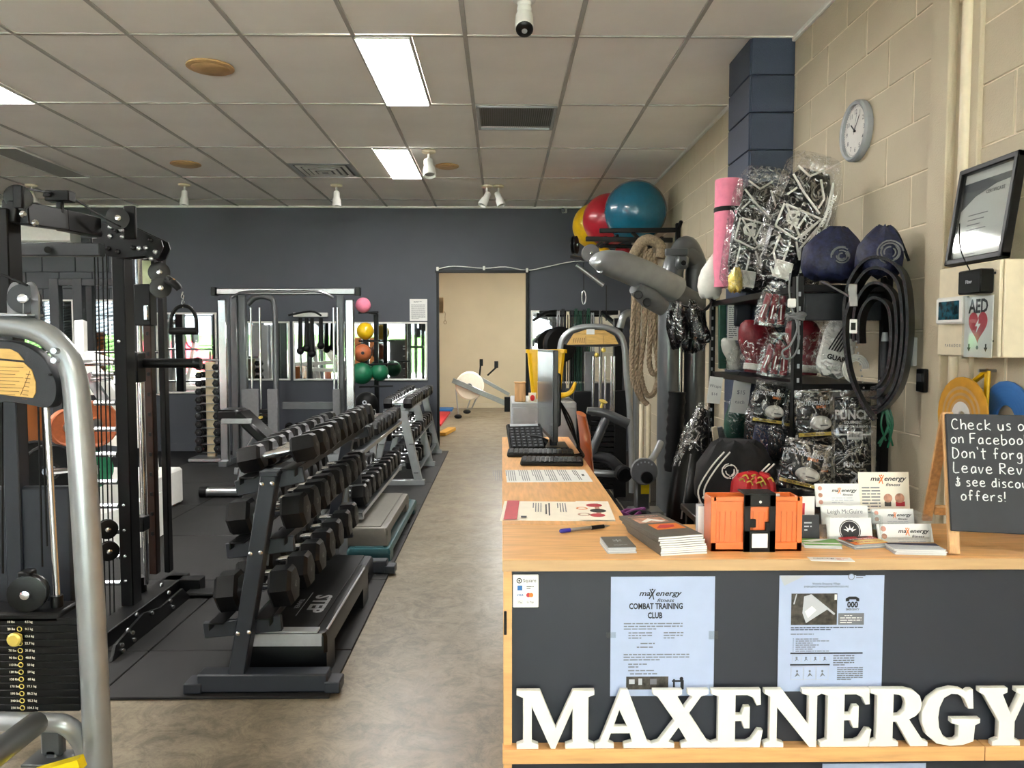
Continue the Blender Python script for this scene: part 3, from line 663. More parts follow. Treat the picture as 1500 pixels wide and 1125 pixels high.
# letters on the ledge
GL = {
 'M': ([[(0,0),(.36,0),(.36,.07),(.25,.11),(.25,.74),(.58,0),(.65,0),(.95,.70),(.95,.11),(.83,.07),(.83,0),(1.31,0),(1.31,.07),(1.21,.11),(1.21,.89),(1.31,.93),(1.31,1),(.95,1),(.66,.35),(.39,1),(0,1),(0,.93),(.11,.88),(.11,.11),(0,.07)]], 1.33),
 'A': ([[(0,0),(.31,0),(.31,.07),(.21,.11),(.26,.26),(.58,.26),(.62,.11),(.48,.07),(.48,0),(.95,0),(.95,.07),(.87,.11),(.54,1),(.42,1),(.08,.11),(0,.07)],[(.30,.37),(.40,.67),(.54,.37)]], .95),
 'X': ([[(0,0),(.38,0),(.38,.07),(.28,.11),(.455,.36),(.60,.11),(.50,.07),(.50,0),(1.02,0),(1.02,.07),(.93,.11),(.62,.60),(.82,.89),(.94,.93),(.94,1),(.60,1),(.60,.93),(.68,.89),(.54,.69),(.42,.89),(.50,.93),(.50,1),(.02,1),(.02,.93),(.10,.89),(.385,.47),(.12,.11),(0,.07)]], 1.02),
 'E': ([[(0,0),(.84,0),(.89,.29),(.81,.30),(.70,.13),(.62,.09),(.41,.09),(.41,.46),(.52,.46),(.57,.33),(.66,.33),(.66,.70),(.57,.70),(.52,.56),(.41,.56),(.41,.91),(.62,.91),(.72,.86),(.78,.73),(.85,.74),(.84,1),(0,1),(0,.93),(.12,.89),(.12,.11),(0,.07)]], .89),
 'N': ([[(0,0),(.34,0),(.34,.07),(.22,.11),(.22,.70),(.80,0),(.92,0),(.92,.89),(1,.93),(1,1),(.66,1),(.66,.93),(.78,.89),(.78,.38),(.30,1),(0,1),(0,.93),(.1,.88),(.1,.11),(0,.07)]], 1.0),
 'R': ([[(0,0),(.5,0),(.5,.07),(.40,.11),(.40,.43),(.46,.43),(.72,0),(1.02,0),(1.02,.07),(.93,.10),(.68,.47),(.80,.53),(.88,.62),(.90,.74),(.86,.87),(.76,.96),(.60,1),(0,1),(0,.93),(.12,.89),(.12,.11),(0,.07)],[(.40,.53),(.40,.91),(.50,.90),(.58,.85),(.62,.73),(.60,.62),(.52,.54)]], 1.0),
 'G': ([[(.80,.98),(.86,.98),(.88,.65),(.80,.65),(.72,.83),(.62,.90),(.50,.91),(.38,.84),(.31,.68),(.29,.5),(.31,.32),(.38,.17),(.50,.09),(.60,.10),(.64,.14),(.64,.36),(.52,.40),(.52,.47),(1,.47),(1,.40),(.92,.36),(.90,.08),(.72,.015),(.5,.0),(.28,.045),(.1,.2),(.02,.42),(.02,.6),(.12,.82),(.3,.96),(.5,1.01),(.66,.99),(.75,.94)]], 1.0),
 'Y': ([[(.26,0),(.76,0),(.76,.07),(.65,.11),(.65,.42),(.86,.89),(.98,.93),(.98,1),(.66,1),(.66,.93),(.74,.89),(.58,.54),(.42,.89),(.50,.93),(.50,1),(0,1),(0,.93),(.08,.89),(.37,.42),(.37,.11),(.26,.07)]], .98)}
def letter(ch, px0, px1, lab):
    polys, w_ = GL[ch]; cu = bpy.data.curves.new('l', 'CURVE'); cu.dimensions = '2D'; cu.fill_mode = 'BOTH'; cu.extrude = .0055; cu.bevel_depth = .0018; cu.bevel_resolution = 1; cu.offset = -.0012
    x0, x1 = P(px0, 1097, 1.58).x, P(px1, 1097, 1.58).x; hh = P(900, 1013, 1.58).z - P(900, 1097, 1.58).z; sx = (x1 - x0) / w_
    for pl in polys:
        s = cu.splines.new('POLY'); s.points.add(len(pl) - 1); s.use_cyclic_u = True
        for p, (x, y) in zip(s.points, pl): p.co = (x * sx, y * hh, 0, 1)
    o = bpy.data.objects.new('l', cu); me = bpy.data.meshes.new_from_object(o); bpy.data.objects.remove(o)
    g = G('letter_white').me(me, Matrix(((1, 0, 0, x0), (0, 0, -1, 1.5795), (0, 1, 0, zr1 + .0008), (0, 0, 0, 1))))
    g.build('sign_letter', None, label=lab, cat='letter', group=None)
for ch, a, b, lab in (('M', 757, 871, 'white serif block letter M, first on the counter ledge'), ('A', 871, 954, 'white serif block letter A on the counter ledge'), ('X', 953, 1042, 'white serif block letter X on the counter ledge'),
    ('E', 1040, 1115, 'white serif block letter E between the X and the N'), ('N', 1117, 1200, 'white serif block letter N on the counter ledge'), ('E', 1199, 1273, 'white serif block letter E between the N and the R'),
    ('R', 1271, 1354, 'white serif block letter R on the counter ledge'), ('G', 1345, 1431, 'white serif block letter G on the counter ledge'), ('Y', 1429, 1508, 'white serif block letter Y, last on the counter ledge')): letter(ch, a, b, lab)
# posters taped to the panel
def px_sheet(px0, py0, px1, py1, Y, items, name, lab, cat, base='paper', parent=None, unit=True):
    a, b = P(px0, py0, Y), P(px1, py1, Y)
    return sheet((a.x, Y, a.z), (1, 0, 0), (0, -1, 0), b.x - a.x, a.z - b.z, items, base)
A4 = .21
it = logo(.100, .036, .0165) + [('t', 'COMBAT TRAINING', .096, .064, .0175, 'ink', {'bold': .03, 'sx': .72}), ('t', 'CLUB', .094, .084, .0175, 'ink', {'bold': .03, 'sx': .72}),
  ('l', .028, .101, .125, 3, .0058, 'ink_grey'), ('l', .038, .121, .05, 3, .0056, 'ink_grey'), ('l', .113, .121, .042, 3, .0056, 'ink_grey'), ('l', .064, .144, .055, 1, .006, 'ink_grey'), ('l', .056, .152, .065, 1, .006, 'ink_grey'),
  ('l', .028, .168, .14, 3, .0058, 'ink_grey'), ('l', .038, .189, .04, 2, .006, 'ink_grey'), ('l', .038, .203, .1, 1, .006, 'ink_grey'), ('l', .042, .210, .105, 1, .006, 'ink_grey'),
  ('r', .034, .216, .09, .028, 'photo_dark'), ('r', .040, .222, .012, .010, 'ink_light'), ('r', .060, .220, .008, .014, 'ink_light'), ('r', .085, .221, .014, .012, 'ink_grey'),
  ('r', .134, .222, .004, .022, 'ink'), ('r', .132, .224, .022, .004, 'ink'), ('c', .152, .221, .004, 'ink'), ('r', .150, .224, .007, .020, 'ink')]
g = px_sheet(895, 845, 1045, 1019, PF - .0012, it, '', '', '', base='poster_paper'); 
g.use('clear_acrylic'); a = P(1045, 930, PF - .002); g.box((a.x, PF - .003, a.z), (.02, .0006, .018), bev=0); a = P(895, 930, PF - .002); g.box((a.x, PF - .003, a.z), (.02, .0006, .012), bev=0)
g.build('poster', None, label='white poster headed COMBAT TRAINING CLUB taped to the counter front', cat='poster')
it = [('p', [(0, 0), (.055, 0), (.01, .022)], 'ink_light'), ('c', .153, .003, .007, 'ink_grey'), ('c', .153, .003, .0055, 'poster_paper'), ('r', .163, .000, .02, .002, 'ink'), ('r', .163, .004, .015, .002, 'ink_grey'),
  ('t', 'Victoria Shopping Village', .1, .018, .006, 'ink_grey'), ('t', 'EMERGENCY EVACUATION PROCEDURE', .1, .0245, .0052, 'ink_grey'),
  ('r', .026, .039, .098, .068, 'photo_dark'), ('p', [(.053, .045), (.069, .041), (.104, .073), (.058, .103), (.050, .081)], 'ink_light'), ('p', [(.055, .078), (.070, .066), (.080, .075), (.062, .092)], 'paper'), ('p', [(.050, .070), (.062, .062), (.066, .066), (.054, .074)], 'ink_light'),
  ('p', [(.030, .062), (.036, .040), (.038, .040), (.033, .062)], 'ink_light'), ('p', [(.068, .040), (.120, .082), (.118, .086), (.064, .042)], 'ink_light'), ('r', .118, .041, .005, .012, 'paper'),
  ('p', [(.142, .056), (.142, .050), (.150, .046), (.164, .046), (.171, .050), (.171, .056), (.165, .056), (.164, .052), (.150, .052), (.149, .056)], 'ink'), ('t', '000', .157, .064, .017, 'ink', {'bold': .035, 'sx': .9}), ('t', 'EMERGENCY', .157, .074, .0062, 'ink_grey', {'bold': .02, 'sx': .8}),
  ('r', .127, .082, .055, .025, 'ink_grey'), ('l', .14, .087, .03, 1, .004, 'paper'), ('l', .131, .092, .046, 3, .005, 'paper'), ('l', .026, .113, .155, 2, .0045, 'ink'), ('l', .026, .127, .09, 1, .0045, 'ink_grey')]
for k in range(7): it += [('r', .031, .1365 + k * .0044, .0015, .0015, 'ink'), ('l', .037, .1375 + k * .0044, .13 if k in (1, 6) else .09 - k % 3 * .012, 1, .0044, 'ink_grey')]
it += [('r', .026, .167, .155, .003, 'ink'), ('r', .026, .192, .085, .003, 'ink')]
for x, y, a, n_ in ((.030, .173, .019, 4), (.028, .197, .026, 3)):
    for k in range(n_):
        b_ = .015 if n_ == 4 else .029
        it += [('r', x + k * (a + .001), y, a, b_, 'ink_light'), ('r', x + .0006 + k * (a + .001), y + .0006, a - .0012, b_ - .0012, 'poster_paper'), ('c', x + a * .5 + k * (a + .001), y + b_ * .35, .0022, 'ink_grey'), ('p', [(x + a * .3 + k * (a + .001), y + b_ * .8), (x + a * .5 + k * (a + .001), y + b_ * .45), (x + a * .75 + k * (a + .001), y + b_ * .75), (x + a * .55 + k * (a + .001), y + b_ * .65)], 'ink_grey')]
it += [('l', .118, .174, .045, 5, .005, 'ink_grey'), ('l', .127, .200, .055, 7, .0043, 'ink_grey')]
px_sheet(1142, 843, 1291, 1012, PF - .0012, it, '', '', '', base='poster_paper').build('poster', None, label='white emergency notice with aerial photo and 000 telephone sign', cat='poster')
it = [('c', .010, .009, .0045, 'ink'), ('c', .010, .009, .003, 'paper'), ('c', .010, .009, .0015, 'ink'), ('t', 'Square', .027, .009, .008, 'ink'), ('r', .007, .017, .008, .008, 'ink_blue'), ('l', .022, .019, .012, 2, .003, 'ink'),
  ('t', 'VISA', .011, .033, .0055, 'ink_blue', {'shear': .3, 'bold': .02}), ('c', .025, .033, .0036, 'ink_red'), ('c', .0295, .033, .0036, 'ink_orange'), ('r', .007, .042, .009, .0055, 'ink_light'), ('r', .0075, .0425, .008, .0045, 'paper'), ('t', 'Pay', .0115, .0448, .0042, 'ink'), ('t', 'G Pay', .028, .0448, .005, 'ink_grey')]
a = P(751, 842, PF - .006); b = P(789, 890, PF - .006); w_ = b.x - a.x; h_ = a.z - b.z
g = G('white_plastic').box(((a.x + b.x) / 2, PF - .004, (a.z + b.z) / 2), (w_, .004, h_), bev=.0015)
sheet((a.x, PF - .0064, a.z), (1, 0, 0), (0, -1, 0), w_, h_, it[1:], g=g, th=.0001, lift=.0003) if False else None
Mq = Matrix(((1, 0, 0, a.x), (0, 0, -1, PF - .0063), (0, 1, 0, a.z), (0, 0, 0, 1)))
sc_ = w_ / .0375
def sc_items(it, k):
    out = []
    for i in it:
        if i[0] == 'p': out.append(('p', [(x * k, y * k) for x, y in i[1]], i[2]))
        elif i[0] == 't': out.append(('t', i[1], i[2] * k, i[3] * k, i[4] * k) + i[5:])
        elif i[0] == 'l': out.append(('l', i[1] * k, i[2] * k, i[3] * k, i[4], i[5] * k, i[6]))
        else: out.append((i[0],) + tuple(v * k if not isinstance(v, str) else v for v in i[1:]))
    return out
sheet((a.x + .001, PF - .0061, a.z - .001), (1, 0, 0), (0, -1, 0), w_ - .002, h_ - .002, sc_items(it, sc_ * .88), 'white_plastic', g=g, th=.0002)
g.build('payment_sign', None, label='small white sign of accepted payment cards at the top left of the counter front', cat='sign')
px_sheet(1205, 1119, 1350, 1330, PF - .0012, [('l', .03, .02, .14, 5, .008, 'ink_grey')], '', '', '', base='poster_paper').build('poster', None, label='white sheet taped low on the counter below the ledge', cat='poster')

# ---- things on the counter
def flat(name, lab, cat, x, y, w_, h_, items, z=ZT, ang=0, base='paper', th=.0012, up=(1, 0), curl=0, build=True, g=None):
    # sheet lying flat, centre x,y; up = direction of the top of the page
    up = V((up[0], up[1], 0)).normalized(); up.rotate(Euler((0, 0, radians(ang)))); u = up.cross(V((0, 0, 1)))
    O = V((x, y, z + th + .0004)) + up * h_ / 2 - u * w_ / 2
    g = sheet(O, u, (0, 0, 1), w_, h_, items, base, th, curl, g)
    return g.build(name, None, label=lab, cat=cat) if build else g
a, b, c_, d_ = PC(733, 737), PC(882, 734), PC(908, 761), PC(739, 765)
it = [('r', 0, 0, .15, .075, 'paper_cream'), ('c', .035, .035, .022, 'ink_red'), ('c', .08, .030, .022, 'photo_dark'), ('c', .115, .034, .020, 'ink_red'), ('r', .02, .025, .1, .010, 'photo_skin'), ('c', .110, .062, .017, 'photo_skin'), ('c', .062, .064, .016, 'ink_orange'), ('c', .062, .064, .011, 'paper_cream'), ('c', .110, .062, .011, 'paper_cream'),
      ('l', .02, .10, .11, 4, .007, 'ink_grey'), ('r', .02, .135, .10, .003, 'ink'), ('r', .03, .142, .08, .003, 'ink'), ('l', .02, .155, .11, 4, .007, 'ink_grey'), ('r', 0, .205, .15, .028, 'ink_red'), ('r', .125, .185, .012, .012, 'ink')]
w_ = (a.y + b.y) / 2 - (c_.y + d_.y) / 2; h_ = (b.x + c_.x) / 2 - (a.x + d_.x) / 2
it = [tuple([i[0]] + [([(q[0] * w_ / .15, q[1] * h_ / .24) for q in v] if isinstance(v, list) else v) for v in i[1:]]) for i in it]
it = [(i[0], i[1] * w_ / .15, i[2] * h_ / .24) + ((i[3] * w_ / .15, i[4] * h_ / .24) + i[5:] if i[0] == 'r' else i[3:]) for i in it]
flat('brochure', 'cream brochure with a red strip and an eyewear picture, nearest sheet on the side counter', 'leaflet', (a.x + b.x + c_.x + d_.x) / 4, (a.y + b.y + c_.y + d_.y) / 4, w_, h_, it, base='paper_cream', ang=-3, curl=.0012)
a, c_ = PC(741, 689), PC(868, 706)
it = [('t', 'TERMS', (a.y - c_.y) / 2, .02, .012, 'ink', {'bold': .02}), ('l', .02, .034, a.y - c_.y - .04, 3, .006, 'ink')] + [('l', .012, .07 + k * .045, a.y - c_.y - .024, 5, .007, 'ink_grey') for k in range(6)]
flat('printed_sheet', 'white printed page lying on the side counter in front of the keyboards', 'paper', (a.x + c_.x) / 2, (a.y + c_.y) / 2, a.y - c_.y, c_.x - a.x, it, ang=1, curl=.001)
p, q = PC(820, 778, ZT + .006), PC(893, 770, ZT + .006); d = (q - p).normalized(); L = (q - p).length
t = thing('ballpoint_pen', 'ballpoint pen with a blue end and black grip lying on the counter', 'pen', (p + q) / 2 - V((0, 0, .006)))
G('pen_blue').lathe(p, d, [(0, .0035), (.003, .0052), (L * .2, .0052)], 12).build('cap', t); G('satin_steel').cyl(p + d * L * .2, p + d * L * .62, .0045, .0045, 12).build('barrel', t)
G('black_rubber').cyl(p + d * L * .62, p + d * L * .88, .0052, .0048, 12).build('grip', t); G('satin_steel').cyl(p + d * L * .88, q, .0042, .001, 12).build('tip', t)
def stack(name, lab, cat, x, y, w_, h_, n_, th, base, items, ang, group=None, jit=.002, up=(0, 1)):
    t = None; rd = random.Random(int(x * 1000)); g = G('paper')
    for k in range(n_ - 1):
        g.use('paper' if k % 2 else 'ink_light').box((x + rd.uniform(-jit, jit), y + rd.uniform(-jit, jit), ZT + (k + .5) * th), (w_, h_, th * .95), None, 0) if ang == 0 else g.use('paper' if k % 2 else 'ink_light').box((0, 0, 0), (w_, h_, th * .95), T(x + rd.uniform(-jit, jit), y + rd.uniform(-jit, jit), ZT + (k + .5) * th) @ rot(0, 0, ang), 0)
    flat('', '', '', x, y, w_, h_, items, ZT + (n_ - 1) * th, ang, base, th, up, build=False, g=g)
    return g.build(name, None, label=lab, cat=cat, group=group)
c_ = PC(905, 803); stack('card_stack', 'stack of grey brown business cards beside the magazines', 'cards', c_.x, c_.y, .060, .088, 14, .0010, 'ink_grey', [('r', 0, 0, .060, .088, 'taupe_plastic'), ('t', '*', .03, .045, .05, 'ink_light'), ('l', .015, .07, .03, 2, .004, 'ink_light')], 4)
c_ = PC(978, 794); 
for k in range(9):
    z = ZT + k * .0042; yy = c_.y + .012 * (k / 9) ** 1.5 + random.uniform(-.002, .002); xx = c_.x - .001 * k * (1 + k / 8) + random.uniform(-.002, .002) - .004
    g = G('paper'); ang = 10 + k * .6; nn = 6; vs = []; Mx = T(xx, yy, z) @ rot(0, 0, ang)
    # a booklet whose pages sag slightly towards the near edge
    for i in range(nn + 1):
        y_ = -.105 + .21 * i / nn; zz = -.0 - max(0, -.03 - y_) * .0
        for x_ in (-.0525, .0525): vs += [(x_, y_, zz), (x_, y_, zz + .0036)]
    fs = []
    for i in range(nn): a = i * 4; b = a + 4; fs += [(a, b, b + 2, a + 2), (a + 1, b + 1, b + 3, a + 3), (a, a + 1, b + 1, b), (a + 2, a + 3, b + 3, b + 2)]
    fs += [(0, 1, 3, 2), (nn * 4, nn * 4 + 1, nn * 4 + 3, nn * 4 + 2)]; g.add(vs, fs, Mx)
    g.use('taupe_plastic').box((0, 0, .0039), (.105, .21, .0006), Mx, 0)
    g.use('taupe_plastic').box((-.0525, 0, .002), (.0008, .21, .004), Mx, 0)
    if k == 8:
        Z = .0043
        g.use('ink_pink').text('COMMUNITY', .013, Mx @ T(0, .083, Z), bold=.02).use('photo_skin').box((0, .045, Z), (.075, .05, .0004), Mx, 0).use('ink_orange').box((.01, -.02, Z), (.07, .05, .0004), Mx, 0)
        g.use('paper').prism([(-.03, .03), (.0, .06), (.03, .028), (.02, .024), (0, .04), (-.02, .024)], .0004, Mx @ T(0, 0, Z + .0003)).use('ink_red').prism([(-.02, -.03), (.0, -.005), (.03, -.012), (.025, -.028), (0, -.035)], .0004, Mx @ T(0, 0, Z + .0003))
    lab = 'grey covered booklet with a colour picture cover, topmost of its pile' if k == 8 else ('grey covered booklet at the very bottom of the pile on the counter' if k == 0 else '%s booklet from the bottom of the grey covered pile on the counter' % ORD[k])
    g.build('booklet', None, label=lab, cat='booklet', group='pile of grey booklets on the counter')
# white upright sign left of the orange box
a, b = P(1021, 739, 1.70), P(1060, 812, 1.70)
t = thing('sign_holder', 'white framed upright sign standing just left of the orange box', 'sign', ((a.x + b.x) / 2, 1.71, ZT)); hh = a.z - ZT
g = G('light_grey_paint').box(((a.x + b.x) / 2, 1.708, ZT + hh / 2), (b.x - a.x, .008, hh)).box(((a.x + b.x) / 2, 1.73, ZT + .003), (b.x - a.x, .05, .006)); g.build('holder', t)
MS = Matrix(((0, -1, 0, a.x + .018), (0, 0, -1, 1.7033), (1, 0, 0, ZT + hh / 2), (0, 0, 0, 1)))
G('paper').box(((a.x + b.x) / 2, 1.7035, ZT + hh / 2), (b.x - a.x - .008, .001, hh - .01), bev=0).use('ink').text('WHILE YOU WERE OUT', .009, MS @ T(0, 0, 0), bold=.01).text('please leave your details here', .005, MS @ T(0, -.011, 0)).build('print', t)
# orange acrylic box with black bracket
Yb = 1.64; a, b = P(1042, 728, Yb), P(1174, 822, Yb); x0, x1, z1_ = a.x, b.x, a.z; cx = (x0 + x1) / 2; wd = x1 - x0; hh = z1_ - ZT
t = thing('suggestion_box', 'orange translucent box with a black bracket on its front', 'box', (cx, Yb + .03, ZT))
g = G('orange_acrylic'); 
for c_, d_ in (((cx, Yb + .003, ZT + .01), (wd, .006, .02)), ((cx, Yb + .003, z1_ - .005), (wd - .01, .006, .01)), ((x0 + .006, Yb + .003, ZT + hh / 2), (.012, .006, hh)), ((x1 - .006, Yb + .003, ZT + hh / 2), (.012, .006, hh)),
  ((cx, Yb + .03, ZT + .003), (wd, .06, .006)), ((x0 + .003, Yb + .03, ZT + hh / 2), (.005, .058, hh - .006)), ((x1 - .003, Yb + .03, ZT + hh / 2), (.005, .058, hh - .006)), ((cx, Yb + .06, ZT + hh / 2), (wd - .006, .005, hh - .004))): g.box(c_, d_)
g.box((cx, Yb + .005, ZT + hh / 2), (wd - .01, .003, hh - .012))
for k in range(14): g.box((x0 + .02 + k * (wd - .04) / 13, Yb + .0025, ZT + hh * .42), (.0015, .002, hh * .62), bev=0)
g.build('case', t)
g = G('black_plastic'); bx0, bx1 = P(1089, 760, Yb).x, P(1135, 760, Yb).x; bz0, bz1 = P(1100, 811, Yb).z, P(1100, 724, Yb).z; bc = (bx0 + bx1) / 2; bw = bx1 - bx0; bh = bz1 - bz0
g.box((bx0 + bw * .1, Yb - .003, (bz0 + bz1) / 2), (bw * .2, .006, bh)).box((bx1 - bw * .1, Yb - .003, (bz0 + bz1) / 2), (bw * .2, .006, bh)).box((bc, Yb - .003, bz1 - bh * .1), (bw, .006, bh * .2)).box((bc, Yb - .003, bz0 + bh * .2), (bw, .006, bh * .4)).box((bc - bw * .22, Yb - .003, bz0 + bh * .52), (bw * .2, .006, bh * .14)).box((bc + bw * .25, Yb - .003, bz0 + bh * .46), (bw * .14, .006, bh * .16))
g.box((bc, Yb + .02, bz1 + .001), (bw, .05, .004)); g.use('white_plastic').cyl((bc, Yb - .0065, bz1 - bh * .12), (bc, Yb - .0075, bz1 - bh * .12), .003, n=10)
g.use('paper').box((bc, Yb - .0068, bz0 + bh * .23), (bw * .5, .001, bh * .24), bev=.0005); g.build('bracket', t, label='black plastic bracket with a small white label')
t2 = G('paper').box((cx + .03, Yb + .03, ZT + hh * .5 + .004), (.06, .0015, hh * .95), bev=0).box((cx + .045, Yb + .035, ZT + hh * .5), (.05, .0015, hh * .9), bev=0)
t2.use('brass').box((cx + .015, Yb + .025, ZT + hh * .48), (.05, .0015, hh * .94), bev=0).use('ink_pink').box((cx + .05, Yb + .02, ZT + hh * .47), (.04, .0015, hh * .93), bev=0).use('paper').box((cx - .03, Yb + .04, ZT + hh * .4), (.07, .0015, hh * .75), bev=0); t2.build('slips', t)
a, b = P(1170, 727, 1.76), P(1192, 790, 1.76); G('paper').box(((a.x + b.x) / 2, 1.76, (ZT + a.z) / 2), (b.x - a.x, .002, a.z - ZT), bev=0).use('ink_red').box((a.x + .009, 1.7585, ZT + .05), (.01, .001, .06), bev=0).build('leaflet', None, label='white and red leaflet standing behind the right edge of the orange box', cat='leaflet')
# business cards in tiered clear holders
def card(px0, py0, px1, py1, Y, items, lab, base='paper', lean=14, name='business_card', n_=5):
    a, b = P(px0, py0, Y), P(px1, py1, Y); w_ = b.x - a.x; h_ = a.z - b.z; u = V((1, 0, 0)); n = V((0, -cos(radians(lean)), sin(radians(lean))))
    g = sheet((a.x, Y + .004, a.z), u, n, w_, h_, items(w_, h_), base)
    up = n.cross(u)
    for k in range(1, n_):
        g.use('paper' if k % 2 else 'ink_light'); Mx = Matrix((u, up, n)).transposed().to_4x4(); Mx.translation = V((a.x, Y + .004, a.z)) - n * .0012 * k
        g.box((w_ / 2 + .0007 * (k % 3 - 1), -h_ / 2, 0), (w_, h_, .0009), Mx, 0)
    o = g.build(name, None, label=lab, cat='cards'); return a, b
lg = lambda w_, h_: logo(w_ * .62, h_ * .3, w_ * .105, 'ink', 'ink', 'ink_orange') + [('c', w_ * .1, h_ * .2, w_ * .05, 'ink_pink'), ('c', w_ * .1, h_ * .5, w_ * .05, 'photo_skin'), ('c', w_ * .1, h_ * .8, w_ * .05, 'ink_pink'), ('l', w_ * .35, h_ * .62, w_ * .5, 3, h_ * .1, 'ink_light')]
def holder(x0, x1, tiers, lab):
    t = thing('card_holder', lab, 'holder', ((x0 + x1) / 2, tiers[-1][0], ZT)); g = G('clear_acrylic')
    prev = None
    for y, z in tiers: g.box(((x0 + x1) / 2, y - .009, (ZT + z) / 2), (x1 - x0, .002, z - ZT), bev=.0005).box(((x0 + x1) / 2, y + .017, (ZT + z + .02) / 2), (x1 - x0, .002, z + .02 - ZT), bev=.0005)
    for x in (x0, x1): g.box((x, (tiers[0][0] + tiers[-1][0]) / 2, ZT + .03), (.002, abs(tiers[-1][0] - tiers[0][0]) + .03, .06), bev=.0005)
    g.box(((x0 + x1) / 2, (tiers[0][0] + tiers[-1][0]) / 2, ZT + .002), (x1 - x0, abs(tiers[-1][0] - tiers[0][0]) + .03, .003), bev=.0005); g.build('tiers', t)
tr1 = [(1.82, 745, 1195, 1258, 709), (1.775, 770, 1204, 1271, 741), (1.73, 800, 1212, 1276, 759)]
card(1195, 709, 1258, 742, 1.82, lg, 'white club business cards in the top tier of the left clear holder')
card(1204, 741, 1271, 768, 1.775, lambda w_, h_: [('t', 'Leigh McGuire', w_ * .5, h_ * .33, w_ * .13, 'ink_grey'), ('l', w_ * .2, h_ * .65, w_ * .6, 2, h_ * .14, 'ink_light')], 'white name cards in the middle tier of the left clear holder')
card(1212, 759, 1276, 798, 1.73, lambda w_, h_: [('c', w_ * .5, h_ * .48, h_ * .4, 'ink'), ('c', w_ * .5, h_ * .48, h_ * .37, 'paper'), ('c', w_ * .5, h_ * .48, h_ * .35, 'ink')] + [('p', [(w_ * .5 + cos(a_) * h_ * .06 - sin(a_) * h_ * .04, h_ * .5 - sin(a_) * h_ * .06 - cos(a_) * h_ * .04), (w_ * .5 + cos(a_) * h_ * .26, h_ * .5 - sin(a_) * h_ * .26), (w_ * .5 + cos(a_) * h_ * .06 + sin(a_) * h_ * .04, h_ * .5 - sin(a_) * h_ * .06 + cos(a_) * h_ * .04)], 'paper') for a_ in [radians(q) for q in (20, 50, 90, 130, 160)]] + [('t', 'Emily\'s', w_ * .5, h_ * .68, h_ * .17, 'paper')], 'white cards with a black lotus flower roundel')
holder(P(1193, 750, 1.80).x, P(1279, 750, 1.75).x, [(1.82, ZT + .05), (1.775, ZT + .03), (1.73, ZT + .012)], 'clear acrylic three-tier holder on the left')
card(1258, 692, 1330, 760, 1.85, lambda w_, h_: logo(w_ * .55, h_ * .14, w_ * .13, 'ink', 'ink', 'ink_orange') + [('l', w_ * .06, h_ * .33, w_ * .36, 9, h_ * .065, 'ink_grey'), ('c', w_ * .57, h_ * .55, w_ * .085, 'photo_skin'), ('c', w_ * .8, h_ * .55, w_ * .095, 'photo_skin'), ('r', w_ * .5, h_ * .62, w_ * .13, h_ * .1, 'photo_dark'), ('r', w_ * .72, h_ * .62, w_ * .18, h_ * .1, 'ink_red')], 'taller cream club flyer standing at the back of the cards', 'paper_cream', 8, 'flyer', 2)
card(1278, 746, 1338, 775, 1.78, lg, 'white club business cards in the rear tier of the right clear holder')
card(1286, 768, 1364, 803, 1.72, lg, 'larger white club cards in the front tier of the right clear holder', lean=20)
holder(P(1276, 750, 1.76).x, P(1352, 750, 1.74).x, [(1.78, ZT + .03), (1.72, ZT + .012)], 'clear acrylic two-tier holder on the right')
card(1173, 755, 1200, 792, 1.72, lambda w_, h_: [('r', 0, 0, w_, h_, 'dark_grey_plastic'), ('l', w_ * .2, h_ * .3, w_ * .4, 3, h_ * .14, 'ink_light')], 'dark grey business cards standing beside the orange box', 'ink', 6)
c_ = PC(1204, 801); stack('card_stack', 'small stack of green cards beside the orange box', 'cards', c_.x, c_.y + .01, .08, .05, 7, .0012, 'ink_green', [('r', 0, 0, .08, .05, 'ink_green'), ('r', .0, .035, .08, .012, 'paper'), ('p', [(.0, .02), (.05, 0), (.07, 0), (.02, .03)], 'paper')], -6)
c_ = PC(1217, 820); flat('business_card', 'single white club card lying flat at the front counter edge', 'cards', c_.x, c_.y, .088, .028, [('t', 'maxenergy', .03, .01, .010, 'ink_grey', {'shear': .3, 'bold': .02}), ('l', .055, .008, .025, 3, .005, 'ink_pink')], up=(0, 1), ang=-4)
c_ = PC(1265, 799); stack('card_stack', 'fanned stack of red yellow and black voucher cards', 'cards', c_.x, c_.y + .005, .082, .058, 9, .0012, 'ink_orange', [('r', 0, 0, .082, .026, 'ink_red'), ('r', 0, .020, .03, .02, 'ink'), ('r', .012, .030, .07, .028, 'brass'), ('r', .04, .002, .03, .012, 'ink'), ('t', 'SUNSET BOWL', .045, .022, .010, 'paper', {'bold': .03}), ('t', 'FREE MEAL DEAL', .045, .046, .009, 'ink_red', {'bold': .03})], 12, jit=.004)
c_ = PC(1342, 809); stack('card_stack', 'stack of grey and navy appointment cards by the chalkboard foot', 'cards', c_.x, c_.y + .004, .105, .05, 9, .0013, 'ink_light', [('p', [(0, 0), (.105, 0), (.105, .02), (.0, .012)], 'navy_fabric'), ('p', [(.0, .04), (.03, .018), (.09, .022), (.105, .05)], 'ink_light'), ('l', .02, .03, .05, 2, .006, 'ink')], -5, jit=.003)
